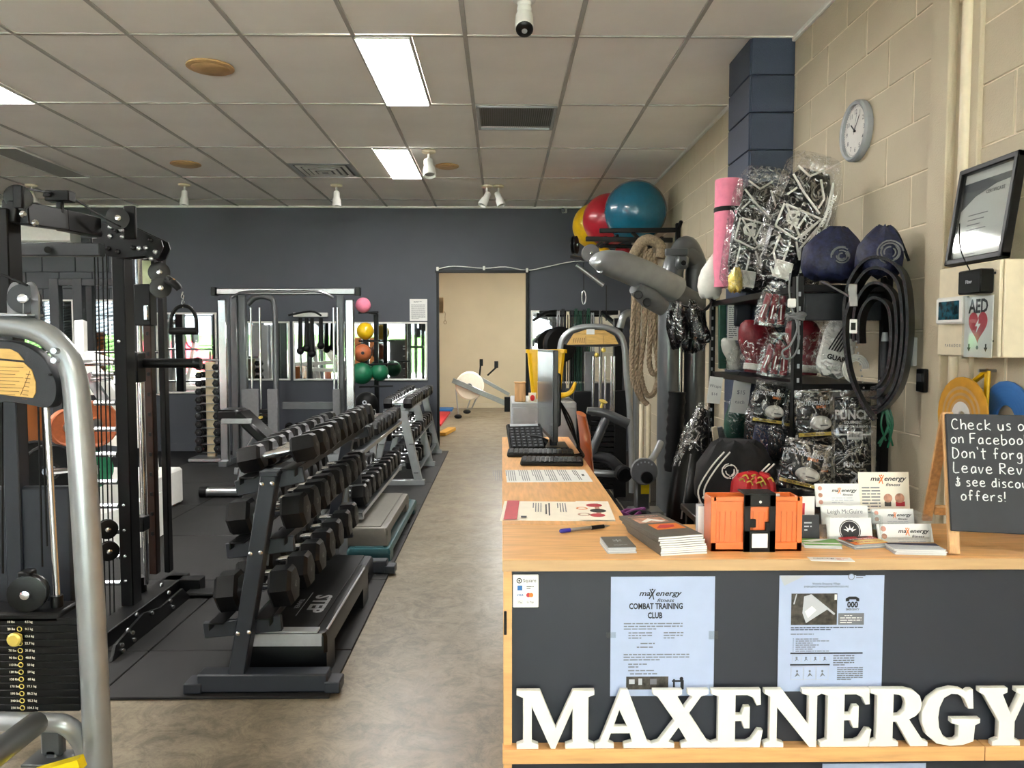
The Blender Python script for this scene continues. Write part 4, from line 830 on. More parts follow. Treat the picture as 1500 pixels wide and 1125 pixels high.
# ---- chalkboard easel
FB_ = PC(1401, 814); u = V((.972, -.235, 0)); nrm = V((-.235, -.972, 0)); lean = radians(14); up = (V((0, 0, 1)) * cos(lean) - nrm * sin(lean)).normalized(); nn_ = u.cross(up).normalized() * 1.0
if nn_.dot(nrm) < 0: nn_ = -nn_
BW = .46; ZH = P(1380, 606, FB_.y + .07).z - ZT; LH = ZH / cos(lean); O = V((FB_.x - .013, FB_.y, ZT))
MB_ = Matrix((u, up, nn_)).transposed().to_4x4(); MB_.translation = O
t = thing('chalkboard_easel', 'small wooden A-frame easel carrying a chalkboard on the counter', 'sign', O + u * BW / 2 + V((0, .13, 0)))
for x in (.010, BW - .010): G('pine').box((x, LH / 2, -.008), (.022, LH, .012), MB_ @ T(0, .004, 0), .0015).build('front_leg', t)
G('pine').box((BW / 2, LH - .006, -.008), (BW - .04, .012, .012), MB_).build('top_rail', t)
# rear frame
top = O + up * (LH - .004) - nrm * .016; foot = PC(1350, 766); dr = (V((foot.x, foot.y, ZT)) - (top + u * .0)); rb = dr.normalized(); Lr = dr.length
nr = u.cross(rb).normalized()
MR = Matrix((u, rb, nr)).transposed().to_4x4(); MR.translation = top
for x in (.010, BW - .010): G('pine').box((x, Lr / 2 - .006, 0), (.022, Lr - .014, .010), MR, .0015).build('rear_leg', t)
G('pine').box((BW / 2, Lr * .86, 0), (BW - .045, .03, .009), MR).build('rear_rail', t)
bt, bb = LH - .001, P(1400, 778, FB_.y + .01).z; zb_ = (bb - ZT) / cos(lean)
G('chalkboard').box((BW / 2 + .004, (bt + zb_) / 2, .004), (BW + .004, bt - zb_, .008), MB_, .0015).build('board', t)
ST = {'C': [[(.5,.85),(.35,1),(.12,.9),(0,.5),(.1,.12),(.35,0),(.55,.12)]], 'h': [[(0,1),(.02,0)],[(.02,.4),(.2,.6),(.38,.5),(.4,0)]], 'e': [[(.02,.32),(.42,.36),(.36,.58),(.15,.6),(.0,.35),(.08,.06),(.3,0),(.5,.1)]],
 'c': [[(.42,.55),(.22,.6),(.03,.4),(.05,.1),(.25,0),(.45,.1)]], 'k': [[(0,1),(0,0)],[(.4,.62),(.02,.3),(.45,-.02)]], 'u': [[(0,.6),(.02,.15),(.2,0),(.38,.12),(.42,.6),(.44,0)]], 's': [[(.36,.56),(.15,.6),(.05,.44),(.33,.24),(.3,.03),(.02,.02)]],
 'o': [[(.22,.6),(.02,.4),(.06,.06),(.26,0),(.44,.2),(.4,.5),(.2,.6)]], 'n': [[(0,.6),(.02,0)],[(.02,.4),(.2,.6),(.38,.5),(.4,0)]], 'F': [[(.02,1),(0,0)],[(0,1),(.5,1.02)],[(0,.55),(.38,.58)]], 'a': [[(.4,.55),(.18,.6),(.02,.3),(.12,.0),(.38,.2),(.4,.6),(.42,.02)]],
 'b': [[(0,1),(0,0),(.25,0),(.42,.2),(.32,.5),(.02,.45)]], 'D': [[(.02,1),(0,0),(.35,.08),(.52,.45),(.36,.85),(-.05,1)]], "'": [[(.02,1.1),(.08,.85)]], 't': [[(.2,1),(.2,.08),(.34,.0)],[(0,.62),(.42,.66)]], 'f': [[(.42,.92),(.26,1),(.16,.85),(.16,-.02)],[(0,.5),(.36,.53)]],
 'r': [[(0,.6),(.02,0)],[(.02,.38),(.2,.58),(.36,.54)]], 'g': [[(.38,.55),(.16,.6),(.02,.35),(.15,.1),(.36,.3),(.38,.6),(.38,-.2),(.2,-.38),(.0,-.28)]], 'L': [[(.02,1),(0,.02),(.45,0)]], 'v': [[(0,.6),(.18,0),(.4,.6)]], 'R': [[(.02,1),(0,0)],[(0,1),(.38,.95),(.4,.65),(.02,.5),(.46,0)]],
 'i': [[(.05,.6),(.05,0)],[(.06,.85),(.07,.88)]], 'w': [[(0,.6),(.12,0),(.25,.4),(.4,0),(.52,.6)]], '&': [[(.42,.75),(.1,.8),(.34,.5),(.05,.42)],[(.38,.42),(.36,.05),(.05,.0),(.02,.2)],[(.22,1),(.2,-.1)]], 'd': [[(.4,1),(.42,0)],[(.4,.5),(.15,.6),(.0,.25),(.15,.0),(.4,.15)]], '!': [[(.08,1),(.05,.3)],[(.04,.02),(.05,.05)]]}
g = G('chalk'); rd = random.Random(3); S = .0222
for txt, x0, base, k in (("Check us out", .013, .034, 1.0), ("on Facebook", .010, .0645, .95), ("Don't forget to", .012, .096, 1.0), ("Leave Reviews", .013, .128, 1.0), ("& see discount", .015, .156, .86), ("offers!", .024, .186, .92)):
    x = x0; s = S * k
    for ch in txt:
        if ch == ' ': x += s * .42; continue
        wx = max(q[0] for st in ST[ch] for q in st)
        for st in ST[ch]:
            jx, jy = rd.uniform(-.02, .02), rd.uniform(-.03, .03)
            pts = [MB_ @ V((x + (q[0] + jx) * s, bt - base + (q[1] + jy) * s, .0085)) for q in st]
            g.tube(pts, .00135, 5, 3 if len(pts) > 2 else 0, rz=.0009)
        x += (wx + .26) * s
g.build('chalk_writing', t)
# ---- phone, keyboards, monitor
def keys(g, M, w_, d_, nx, ny, z, m_='dark_grey_plastic', gap=.25, h_=.004):
    g.use(m_)
    for i in range(nx):
        for j in range(ny): g.box((-w_ / 2 + w_ * (i + .5) / nx, -d_ / 2 + d_ * (j + .5) / ny, z), (w_ / nx * (1 - gap), d_ / ny * (1 - gap), h_), M, .0008)
c_ = PC(772, 660, ZT + .01); t = thing('desk_phone', 'black desk phone with a tilted keypad at the far end of the side counter', 'telephone', (c_.x, c_.y + .09, ZT))
M_ = T(c_.x - .003, c_.y + .09, ZT + .052) @ rot(32, 0, 6); g = G('black_plastic').box((0, 0, 0), (.15, .17, .022), M_, .006).box((0, .04, -.03), (.12, .07, .04), M_, .004); g.build('body', t)
g = G('mid_grey_plastic'); keys(g, M_ @ T(0, -.012, 0), .135, .13, 6, 7, .0125, 'dark_grey_plastic', .22, .004); g.use('ink_grey')
for i_ in range(6):
    for j_ in range(7): g.box((-.0675 + .135 * (i_ + .5) / 6, -.077 + .13 * (j_ + .55) / 7, .0148), (.009, .004, .0006), M_, 0)
g.use('ink_grey'); g.use('ink_light').box((0, .07, .012), (.12, .014, .002), M_, 0); g.build('keypad', t)
q = PC(752, 660); g = G('black_plastic').tube([(q.x + .02, q.y + .02, ZT + .03), (q.x + .05, q.y + .015, ZT + .05), (q.x + .10, q.y + .01, ZT + .05), (q.x + .14, q.y + .01, ZT + .03)], [.016, .012, .012, .017], 10, 5); g.build('handset', t)
for (p0, p1, lab, sx) in (((743, 664), (843, 672), 'slim black keyboard behind the other one on the side counter', 0), ((762, 676), (857, 685), 'slim black keyboard nearest the printed page', 1)):
    a, b = PC(*p0), PC(*p1); cx, cy = (a.x + b.x) / 2, (a.y + b.y) / 2; w_ = b.x - a.x
    t = thing('keyboard', lab, 'keyboard', (cx, cy, ZT)); M_ = T(cx, cy, ZT + .012) @ rot(6, 0, -3 - sx * 2)
    G('black_plastic').box((0, 0, 0), (w_, .085, .016), M_, .005).build('base', t); g = G('dark_grey_plastic'); keys(g, M_, w_ * .94, .072, 13, 4, .009); g.use('chrome').box((.05, .02, .012), (.06, .006, .002), M_, 0); g.build('keys', t)
a = P(811, 514, 3.02); b = P(788, 514, 3.56); t = thing('monitor', 'thin black computer monitor seen edge on at the end of the side counter', 'monitor', ((a.x + b.x) / 2 + .02, 3.28, ZT))
d = (V((b.x, b.y, 0)) - V((a.x, a.y, 0))).normalized(); nb = V((0, 0, 1)).cross(d); nb = -nb if nb.x < 0 else nb   # nb points to the back (right)
Lm = (b - a).length; z0_, z1_ = ZT + .055, 1.325; cz = (z0_ + z1_) / 2; Mm = Matrix((d, V((0, 0, 1)), nb)).transposed().to_4x4(); Mm.translation = V((a.x, a.y, cz))
G('black_plastic').box((Lm / 2, 0, .009), (Lm, z1_ - z0_, .020), Mm, .003).box((Lm / 2, -.02, .028), (Lm * .7, (z1_ - z0_) * .6, .03), Mm, .008).build('casing', t)
m = mat('dark_screen', (74, 82, 86), .18, var=0, spec=.8)
G('dark_screen').box((Lm / 2, .004, -.0012), (Lm - .02, z1_ - z0_ - .028, .001), Mm, 0).build('screen', t)
c_ = Mm @ V((Lm / 2, 0, .035)); G('black_plastic').box((c_.x, c_.y, (ZT + cz) / 2), (.03, .06, cz - ZT)).box((c_.x, c_.y, ZT + .006), (.12, .20, .012)).build('stand', t)
g = G('black_plastic'); 
for k in range(3): g.tube([(c_.x + .03, 3.25 + k * .05, 1.1), (c_.x + .07, 3.2 + k * .03, 1.03 - k * .02), (c_.x + .09, 3.1, ZT + .03), (c_.x + .10, 2.98 + .04 * k, ZT + .008), (c_.x + .06, 2.92 + .05 * k, ZT + .006)], .004, 6, 5)
g.build('cables', t)
# ---- filing cabinet with the yellow tub and boxes
Yc = 3.85; a = P(749, 590, Yc); b = P(845, 590, Yc); zc = a.z
t = thing('filing_cabinet', 'pale grey steel cabinet beyond the end of the side counter', 'cabinet', ((a.x + b.x) / 2, Yc + .25, 0))
G('light_grey_paint').box(((a.x + b.x) / 2, Yc + .26, zc / 2), (b.x - a.x, .5, zc)).build('body', t)
for k in range(3): dw = G('light_grey_paint').box(((a.x + b.x) / 2, Yc + .004, zc - .18 - k * .33), (b.x - a.x - .012, .012, .31)).build('drawer', t); G('satin_steel').box(((a.x + b.x) / 2, Yc - .008, zc - .10 - k * .33), (.09, .012, .016)).build('handle', dw)
a = P(772, 512, 4.08); b = P(829, 588, 4.08); w_ = b.x - a.x; cx = (a.x + b.x) / 2; h_ = a.z - zc
t = thing('yellow_bin', 'small yellow wheelie bin shaped tub standing on the grey cabinet', 'bin', (cx, 4.16, zc))
def rr_(w, d, z, cx, cy, k=.015): return [V((cx + x, cy + y, z)) for x, y in ((-w / 2 + k, -d / 2), (w / 2 - k, -d / 2), (w / 2, -d / 2 + k), (w / 2, d / 2 - k), (w / 2 - k, d / 2), (-w / 2 + k, d / 2), (-w / 2, d / 2 - k), (-w / 2, -d / 2 + k))]
G('yellow_plastic').rings([rr_(w_ * .72, .15, zc + .002, cx, 4.16), rr_(w_ * .94, .19, zc + h_ * .93, cx, 4.16), rr_(w_ * 1.03, .21, zc + h_ * .93, cx, 4.16), rr_(w_ * 1.03, .21, zc + h_, cx, 4.16), rr_(w_ * .95, .19, zc + h_, cx, 4.16), rr_(w_ * .7, .14, zc + .02, cx, 4.16)]).build('body', t)
G('yellow_plastic').box((cx - w_ * .22, 4.055, zc + h_ * .9), (.014, .012, .03)).build('lug', t); G('yellow_plastic').box((cx + w_ * .3, 4.055, zc + h_ * .9), (.014, .012, .03)).build('lug', t)
G('yellow_plastic').tube([P(820, 579, 4.02), P(830, 578, 4.0), P(838, 572, 4.0), P(843, 560, 4.0)], [.015, .014, .012, .008], 10, 4).build('handle', t)
for k, (q0, q1, Y, lab) in enumerate((((754, 561), (770, 590), 3.9, 'small wooden box standing at the left corner of the grey cabinet'), ((788, 561), (806, 590), 3.92, 'small wooden box in front of the yellow bin'))):
    a, b = P(*q0, Y), P(*q1, Y); w_ = b.x - a.x; h_ = a.z - zc
    t = thing('wooden_box', lab, 'box', ((a.x + b.x) / 2, Y + .03, zc)); G('pine').box(((a.x + b.x) / 2, Y + .03, zc + h_ / 2), (w_, .06, h_)).build('body', t)
    G('birch').box(((a.x + b.x) / 2, Y + .03, zc + h_ + .002), (w_ + .004, .064, .005)).build('lid', t)
a = P(780, 588, 3.88); t = thing('medal', 'small red glass ornament on the grey cabinet between the wooden boxes', 'ornament', (a.x, 3.88, zc))
G('red_bright').ball((a.x, 3.88, zc + .022), .012, 12, sq=(1, .6, 1.3)).build('ball', t); G('paper_cream').box((a.x, 3.895, zc + .025), (.04, .004, .045)).box((a.x, 3.885, zc + .003), (.04, .03, .006)).build('stand', t)
a = P(848, 610, 3.6); t = thing('office_chair', 'orange backed chair tucked behind the side counter', 'chair', (a.x + .12, 3.45, 0))
X_ = P(851, 640, 3.55).x
G('orange_acrylic').rings([[V((X_ + .018 * cos(q) + dx, 3.5 + .2 * s_ * sin(q), z)) for q in [i * pi / 8 for i in range(16)]] for z, s_, dx in ((.62, .8, .02), (.75, 1, .03), (.95, 1, .01), (1.03, .7, -.005))]).build('backrest', t)
G('orange_acrylic').box((X_ + .24, 3.5, .46), (.44, .42, .05), bev=.02).build('seat', t)
for k in range(5): a_ = 2 * pi * k / 5; G('black_plastic').bar((X_ + .24, 3.5, .08), (X_ + .24 + .24 * cos(a_), 3.5 + .24 * sin(a_), .05), .03, .03).ball((X_ + .24 + .25 * cos(a_), 3.5 + .25 * sin(a_), .03), .028, 10).build('leg', t)
G('black_plastic').cyl((X_ + .24, 3.5, .06), (X_ + .24, 3.5, .44), .025).bar((X_ + .2, 3.5, .43), (X_ + .03, 3.5, .7), .04, .012).build('column', t)
mat('pale_lime', (196, 204, 160), .4, var=.2, scale=12)
# ------------------------------------------------------------------ dumbbells
def make_dumbbell(r, L, lab, group=None, cat='dumbbell'):
    """hex dumbbell, handle along X, resting on its flats; origin under its middle"""
    t = thing('dumbbell', lab, cat, (0, 0, 0), group=group); hl = L * .31; ap = r * cos(pi / 6)
    for s in (-1, 1):
        rs = []
        for x, k in ((L / 2 - hl, .80), (L / 2 - hl + .012, 1), (L / 2 - .016, 1), (L / 2 - .002, .82), (L / 2, .6)):
            rs.append([V((s * x, sin(pi / 3 * i + pi / 6) * r * k, ap + cos(pi / 3 * i + pi / 6) * r * k)) for i in range(6)])
        g = G('hex_rubber').rings(rs); g.use('ink_light' if False else 'mid_grey_plastic').text('%d' % max(1, round((r / .082) ** 3 * 40)), r * .42, Matrix(((0, 0, s, s * (L / 2 + .0001)), (s, 0, 0, 0), (0, 1, 0, ap), (0, 0, 0, 1))), h=.0006, bold=.01)
        g.build('head', t, world=False)
    hr = .0145
    G('chrome').rings([[V((x, cos(2 * pi * k / 10) * q, ap + sin(2 * pi * k / 10) * q)) for k in range(10)] for x, q in ((-L / 2 + hl - .002, hr * 1.15), (-L / 2 + hl + .015, hr), (-.02, hr * 1.18), (.02, hr * 1.18), (L / 2 - hl - .015, hr), (L / 2 - hl + .002, hr * 1.15))]).build('handle', t, world=False)
    return t
def rack_row(y0, y1, n, r0, r1, x, z, tilt, tier, rack, group, L0=.27, L1=.33):
    for k in range(n):
        f = k / max(1, n - 1); r = r0 + (r1 - r0) * f; key = round(r, 3)
        lab = 'black hex dumbbell, %s tier of %s, %s' % (tier, rack, 'nearest the camera' if k == 0 else ('farthest away' if k == n - 1 else '%s from near end' % ORD[k]))
        t = make_dumbbell(r, L0 + (L1 - L0) * f, lab, group) if key not in DB else dup(DB[key], label=lab, group=group)
        DB.setdefault(key, t)
        t.location = (x + random.uniform(-.008, .008), y0 + (y1 - y0) * f, z + .005); t.rotation_euler = (0, radians(-tilt), radians(random.uniform(-2, 2)))
DB = {}
# ---- near rack: dark blue steel, three tiers
def xz(px, py, Y): p = P(px, py, Y); return p.x, p.z
Y0 = 2.93; YE = 4.45
t = thing('dumbbell_rack', 'dark blue steel three tier dumbbell rack nearest the camera', 'rack', (-.92, (Y0 + YE) / 2, 0))
zf = .012
for Y in (Y0, YE):
    xt, zt = xz(397, 694, Y0); xb, _ = xz(349, 1012, Y0)
    G('navy_steel').bar((xb, Y, zf + .05), (xt, Y, zt), .062, .065, up=(0, 1, 0)).box((xt, Y - .0, zt + .004), (.07, .07, .02), None, .004).build('upright', t)
    G('navy_steel').box((-.92, Y, zf + .038), (.50, .075, .072), None, .006).box((-1.185, Y + .0, zf + .02), (.07, .085, .04)).box((-.652, Y, zf + .022), (.06, .085, .044)).build('foot', t)
tiers = []
for (a, b) in (((347, 715), (447, 694)), ((333, 806), (432, 795)), ((300, 922), (414, 911))):
    xa, za = xz(*a, Y0 + .05); xb_, zb_ = xz(*b, Y0 + .05)
    for Y in (Y0 + .045, YE - .045): G('navy_steel').bar((xa, Y, za + .0), (xb_, Y, zb_), .022, .062, up=(0, 0, 1)).build('arm', t)
    tiers.append((xa, za, xb_, zb_))
    for f in (.22, .80):
        x_, z_ = xa + (xb_ - xa) * f, za + (zb_ - za) * f
        G('black_steel').box((x_, (Y0 + YE) / 2, z_ + .037), (.055, YE - Y0 + .02, .006)).box((x_ + (.027 if f > .5 else -.027), (Y0 + YE) / 2, z_ + .025), (.005, YE - Y0 + .02, .03)).build('rail', t)
for Y in (Y0,):
    for (a, b) in (((384, 709), (399, 708)), ((367, 811), (382, 809)), ((349, 928), (365, 926))):
        for q in (a, b): p = P(*q, Y - .034); G('chrome').lathe(p, (0, -1, 0), [(0, .009), (.006, .009), (.010, .004)], 12).build('bolt', t)
for i, (n, r0, r1, tn) in enumerate(((10, .058, .064, 'top'), (9, .074, .066, 'middle'), (7, .084, .078, 'lowest'))):
    xa, za, xb_, zb_ = tiers[i]; ti = math.degrees(math.atan2(zb_ - za, xb_ - xa))
    rack_row(Y0 + .045 + r0, YE - .045 - r1, n, r0, r1, (xa + xb_) / 2 + (.025, .022, .045)[i], (za + zb_) / 2 + .048, ti, tn, 'near dark blue rack', 'dumbbells on the near rack', .31, .31)
# ---- second rack: silver, two tiers
t = thing('dumbbell_rack', 'silver framed two tier dumbbell rack between the dark blue rack and the far one', 'rack', (-1.05, 5.7, 0))
YA, YB2 = 4.80, 6.62
for Y in (YA, YB2):
    x = -.99
    G('silver_paint').box((x - (.0 if Y == YA else .12), Y, .33), (.055, .05, .62)).build('upright', t)
    G('silver_paint').box((x - .235, Y, .035), (.30, .06, .045)).build('foot', t)
    for z in (.62, .24): G('silver_paint').bar((x - .2, Y + .001, z), (x + .12, Y + .001, z + .03), .03, .05).build('arm', t)
for z in (.65, .27):
    for dx in (-.16, .09): G('grey_paint').box((-.99 + dx, (YA + YB2) / 2, z + .012 + dx * .09), (.06, YB2 - YA + .1, .008)).box((-.99 + dx + .03 * (1 if dx > 0 else -1), (YA + YB2) / 2, z + .002 + dx * .09), (.006, YB2 - YA + .1, .026)).build('rail', t)
rack_row(YA + .0, YB2 - .0, 14, .056, .060, -1.02, .674, 5, 'top', 'middle silver rack', 'dumbbells on the middle rack', .27, .27)
rack_row(YA + .115, YB2 - .115, 10, .076, .070, -1.02, .294, 5, 'lower', 'middle silver rack', 'dumbbells on the middle rack', .31, .31)
# ---- third rack: silver A frames
t = thing('dumbbell_rack', 'silver A-frame dumbbell rack nearest the doorway', 'rack', (-.93, 8.2, 0)); YC, YD = 7.2, 9.25
for Y in (YC, 8.3, YD):
    G('silver_paint').bar((-.78, Y, .03), (-.93, Y, .70), .075, .05, up=(0, 1, 0)).build('front_leg', t)
    G('silver_paint').bar((-1.22, Y, .03), (-1.05, Y, .70), .06, .05, up=(0, 1, 0)).build('rear_leg', t)
    G('silver_paint').box((-.985, Y, .035), (.52, .07, .05)).box((-.99, Y, .695), (.24, .05, .035)).build('crossbar', t)
for z, s_ in ((.72, .10), (.40, .14), (.13, .18)):
    for k in (-1, 1): G('grey_paint').box((-.985 + k * s_, (YC + YD) / 2, z), (.045, YD - YC + .08, .01)).build('rail', t)
rack_row(YC + .02, YD - .06, 14, .054, .060, -.98, .728, 0, 'top', 'far silver rack', 'dumbbells on the far rack', .27, .28)
rack_row(YC + .12, YD - .12, 10, .062, .066, -.98, .408, 0, 'middle', 'far silver rack', 'dumbbells on the far rack', .28, .29)
rack_row(YC + .14, YD - .14, 8, .076, .078, -.98, .138, 0, 'bottom', 'far silver rack', 'dumbbells on the far rack', .30, .30)
# ---- aerobic steps
def step(name, lab, x0, x1, y0, y1, z0, z1, top, side, trim=None, word=False):
    t = thing(name, lab, 'aerobic step', ((x0 + x1) / 2, (y0 + y1) / 2, z0)); cx, cy, w_, l_ = (x0 + x1) / 2, (y0 + y1) / 2, x1 - x0, y1 - y0; h_ = z1 - z0
    def rr(z, ins): k = .012; return [V((cx + sx * (w_ / 2 - ins) - sx * ax, cy + sy * (l_ / 2 - ins) - sy * ay, z)) for sx, sy, ax, ay in ((-1, -1, 0, k), (-1, -1, k, 0), (1, -1, k, 0), (1, -1, 0, k), (1, 1, 0, k), (1, 1, k, 0), (-1, 1, k, 0), (-1, 1, 0, k))]
    hp = h_ * .45 
    G(side).rings([rr(z1 - hp, 0), rr(z1 - .022, .0), rr(z1 - .006, .008), rr(z1 - .001, .022)]).build('platform', t)
    G(top).box((cx, cy, z1 - .001), (w_ - .09, l_ - .05, .010), None, .002).build('grip_surface', t)
    for sy in (-1, 1):
        G(side).rings([[V((cx + a * (w_ / 2 - .001 - q), cy + sy * (l_ / 2 - .001 - .15 * b - q * (1 if b == 0 else -1)), z)) for a, b in ((-1, 0), (1, 0), (1, 1), (-1, 1))] for z, q in ((z0, 0), (z0 + .02, .0), (z1 - hp, .0))]).build('riser', t)
    if trim:
        G(trim).box((cx, y0 + .018, z1 + .004), (w_ - .07, .05, .008), None, .002).bar((cx - w_ / 2 + .02, y0 + .001, z1 - .030), (cx + w_ / 2 - .02, y0 + .001, z1 - .030), .006, .05).build('end_strip', t); G(trim).box((cx + w_ / 2 - .012, cy, z1 - .01), (.012, l_ - .1, .012), None, .003).build('edge_strip', t)
        G('light_grey_paint').box((cx, y0 + .002, z0 + .012), (w_ - .02, .02, .02)).build('base_strip', t)
    if word:
        Mt = Matrix(((0, -1, 0, cx + .05), (1, 0, 0, y0 + .30), (0, 0, 1, z1 + .0045), (0, 0, 0, 1)))
        Mt = T(cx + .07, y0 + .33, z1 + .0045) @ rot(0, 0, -90)
        G('light_grey_paint').text('STEP', .10, Mt, bold=.03, sx=1.1).box((0, -.06, 0), (.3, .003, .0004), Mt, 0).text('TRAINER', .03, Mt @ T(0, -.085, 0), bold=.01).build('lettering', t)
step('aerobic_step', 'black step platform marked STEP under the near dumbbell rack', -1.06, -.70, 3.02, 3.98, .014, .200, 'black_rubber', 'black_plastic', 'light_grey_paint', True)
step('aerobic_step', 'low black step lying beyond the one marked STEP', -1.08, -.74, 4.02, 4.38, .014, .135, 'black_rubber', 'navy_steel')
step('aerobic_step', 'teal step platform at the bottom under the taupe one', -.945, -.68, 4.62, 6.1, .014, .105, 'teal_plastic', 'teal_plastic')
step('aerobic_step', 'taupe step platform stacked on the teal one', -.945, -.70, 4.66, 5.75, .110, .222, 'taupe_plastic', 'taupe_plastic')
t = thing('weight_collar', 'small white boxed pad on the mat beside the teal step', 'pad', (-.72, 4.5, .014)); G('white_plastic').box((-.74, 4.52, .03), (.10, .05, .03)).build('pad', t); G('black_rubber').box((-.68, 4.52, .03), (.05, .07, .03)).build('clip', t)
p = PZ(594, 762, .03); G('black_rubber').cyl((p.x, p.y, .014), (p.x, p.y, .08), .035).use('white_plastic').cyl((p.x - .05, p.y, .05), (p.x - .03, p.y, .05), .03).build('foot_cap', None, label='small black and white rubber foot beside the taupe step', cat='cap')
# ---- incline bench
t = thing('incline_bench', 'black incline bench with silver legs behind the dumbbells', 'bench', (-2.0, 6.75, 0)); Yb = 6.75
a, b = P(297, 722, Yb - .2), P(402, 724, Yb - .2)
G('satin_steel').tube([(P(297, 722, 6.65).x, 6.65, .055), (P(405, 722, 6.65).x, 6.65, .055)], .045, 12).build('floor_tube', t)
for px in (299, 400): G('black_rubber').cyl((P(px, 722, 6.65).x - .03, 6.65, .056), (P(px, 722, 6.65).x + .03, 6.65, .056), .05).build('rubber_foot', t)
G('silver_paint').bar(P(352, 722, 6.7), P(367, 655, 6.75), .06, .09).bar(P(365, 660, 6.75), P(385, 625, 6.8), .05, .07).build('front_post', t)
G('silver_paint').bar(P(345, 690, 6.8), P(430, 690, 7.3), .05, .06).build('spine', t)
def pad(pts, w_, th, name, lab=None, mt='black_vinyl'):
    c = [V(p) for p in pts]; g = G(mt)
    for i in range(len(c) - 1): g.box(((c[i + 1] - c[i]).length / 2, 0, 0), ((c[i + 1] - c[i]).length + .01, w_, th), frame(c[i], c[i + 1] - c[i]), .018)
    return g.build(name, t, label=lab)
pad([P(326, 606, 6.75), P(355, 606, 6.75)], .28, .09, 'head_pad'); pad([P(352, 605, 6.75), P(402, 652, 6.75)], .28, .085, 'backrest'); pad([P(402, 645, 6.75), P(432, 628, 6.75)], .28, .08, 'seat')
G('satin_steel').box(P(347, 617, 6.58), (.26, .02, .045)).build('handle_plate', t)
for k in range(4): G('chrome').cyl(P(372 + k * 9, 660 - k * 3, 6.7), P(372 + k * 9, 645 - k * 3, 6.85), .012).build('adjuster_pin', t)
# ---- cream dumbbell tower
Yt = 8.75; t = thing('dumbbell_tower', 'cream vertical stand holding small dumbbells on both sides', 'stand', (P(313, 670, Yt).x, Yt, 0)); cx = P(309.5, 600, Yt).x
zt = P(313, 530, Yt).z; G('cream_post').box((cx, Yt, (.05 + zt) / 2), (.10, .05, zt - .05), None, .006).build('post', t)
G('satin_steel').box((cx, Yt - .05, .035), (.40, .30, .045), None, .01).build('base', t); G('satin_steel').cyl((cx - .1, Yt, zt + .02), (cx + .1, Yt, zt + .02), .015).cyl((cx, Yt, zt), (cx, Yt, zt + .12), .012).build('top_handle', t)
for k in range(11):
    z = .14 + (zt - .20) * k / 10
    G('satin_steel').box((cx, Yt - .045, z - .035), (.20, .05, .006)).build('bracket', t)
    for s in (-1, 1):
        r = .050 - .0012 * k; key = 'tw%d' % k
        o = make_dumbbell(r, .20, 'small', 'dumbbells on the cream tower'); o['label'] = 'small black dumbbell on the %s side of the cream tower, %s from the bottom' % ('left' if s < 0 else 'right', ('lowest' if k == 0 else ORD[k]) if k < 10 else 'topmost, eleventh')
        if k == 0: o['label'] = 'small black dumbbell at the very bottom of the %s side of the cream tower' % ('left' if s < 0 else 'right')
        if k == 10: o['label'] = 'small black dumbbell at the very top of the %s side of the cream tower' % ('left' if s < 0 else 'right')
        o.location = (cx + s * (.056 + r), Yt - .03, z - .03); o.rotation_euler = (0, 0, radians(90))
# ---- silver cable machine
Yk = 8.35; t = thing('cable_machine', 'tall silver dual cable machine in front of the back wall mirrors', 'exercise machine', (P(420, 600, Yk).x, Yk + .2, 0))
zt = P(420, 427, Yk).z; xl, xr = P(329, 600, Yk).x, P(514, 600, Yk).x
for x in (xl, xr): G('chrome').box((x, Yk, (zt - .05) / 2), (.095, .06, zt - .12), None, .012).build('front_column', t)
G('satin_steel').box(((xl + xr) / 2, Yk + .02, zt), (xr - xl + .12, .07, .07), None, .01).build('top_beam', t)
for x in (xl - .09, xr + .09): G('black_plastic').box((x, Yk + .02, zt), (.05, .09, .09)).build('end_cap', t)
for px in (346, 358, 500): x = P(px, 600, Yk + .3).x; G('grey_paint').box((x, Yk + .3, zt / 2), (.085, .07, zt - .03), None, .01).build('rear_column', t)
x = P(405, 600, Yk + .35).x; G('grey_paint').tube([(P(363, 450, Yk + .35).x, Yk + .35, zt - .12), (P(375, 440, Yk + .35).x, Yk + .35, zt - .04), (P(395, 440, Yk + .35).x, Yk + .35, zt - .05), (x, Yk + .35, zt - .2), (x, Yk + .35, .9), (x, Yk + .35, .05)], .033, 10, 4).build('bent_tube', t)
G('satin_steel').tube([P(340, 436, Yk - .05), P(356, 428, Yk - .12), P(400, 427, Yk - .15), P(450, 427, Yk - .15)], .014, 8, 4).build('chin_bar', t); G('satin_steel').tube([P(440, 427, Yk - .15), P(468, 427, Yk - .12), P(488, 436, Yk - .05)], .014, 8, 4).build('chin_bar', t)
for px, py in ((368, 449), (381, 449), (489, 449), (495, 449)): x = P(px, 500, Yk + .25).x; G('chrome').cyl((x, Yk + .25, .3), (x, Yk + .25, P(px, py, Yk).z), .014, n=10).build('guide_rod', t)
for x0, x1 in ((353, 378), (391, 406), (487, 498)): a, b = P(x0, 570, Yk + .2), P(x1, 570, Yk + .2); G('mid_grey_plastic').box(((a.x + b.x) / 2, Yk + .22, a.z / 2), (b.x - a.x, .04, a.z), None, .008).build('shroud', t)
a = P(385, 600, Yk + .25)
for k in range(12): G('black_steel').box((a.x, Yk + .27, .12 + k * .042), (.14, .09, .038)).build('weight_plate', t)
G('brass').cyl((a.x, Yk + .2, .52), (a.x, Yk + .14, .52), .016).build('selector_pin', t)
G('grey_paint').box(((P(405, 600, Yk).x + P(488, 600, Yk).x) / 2, Yk + .35, P(450, 598, Yk).z), (.68, .05, .08)).build('cross_beam', t)
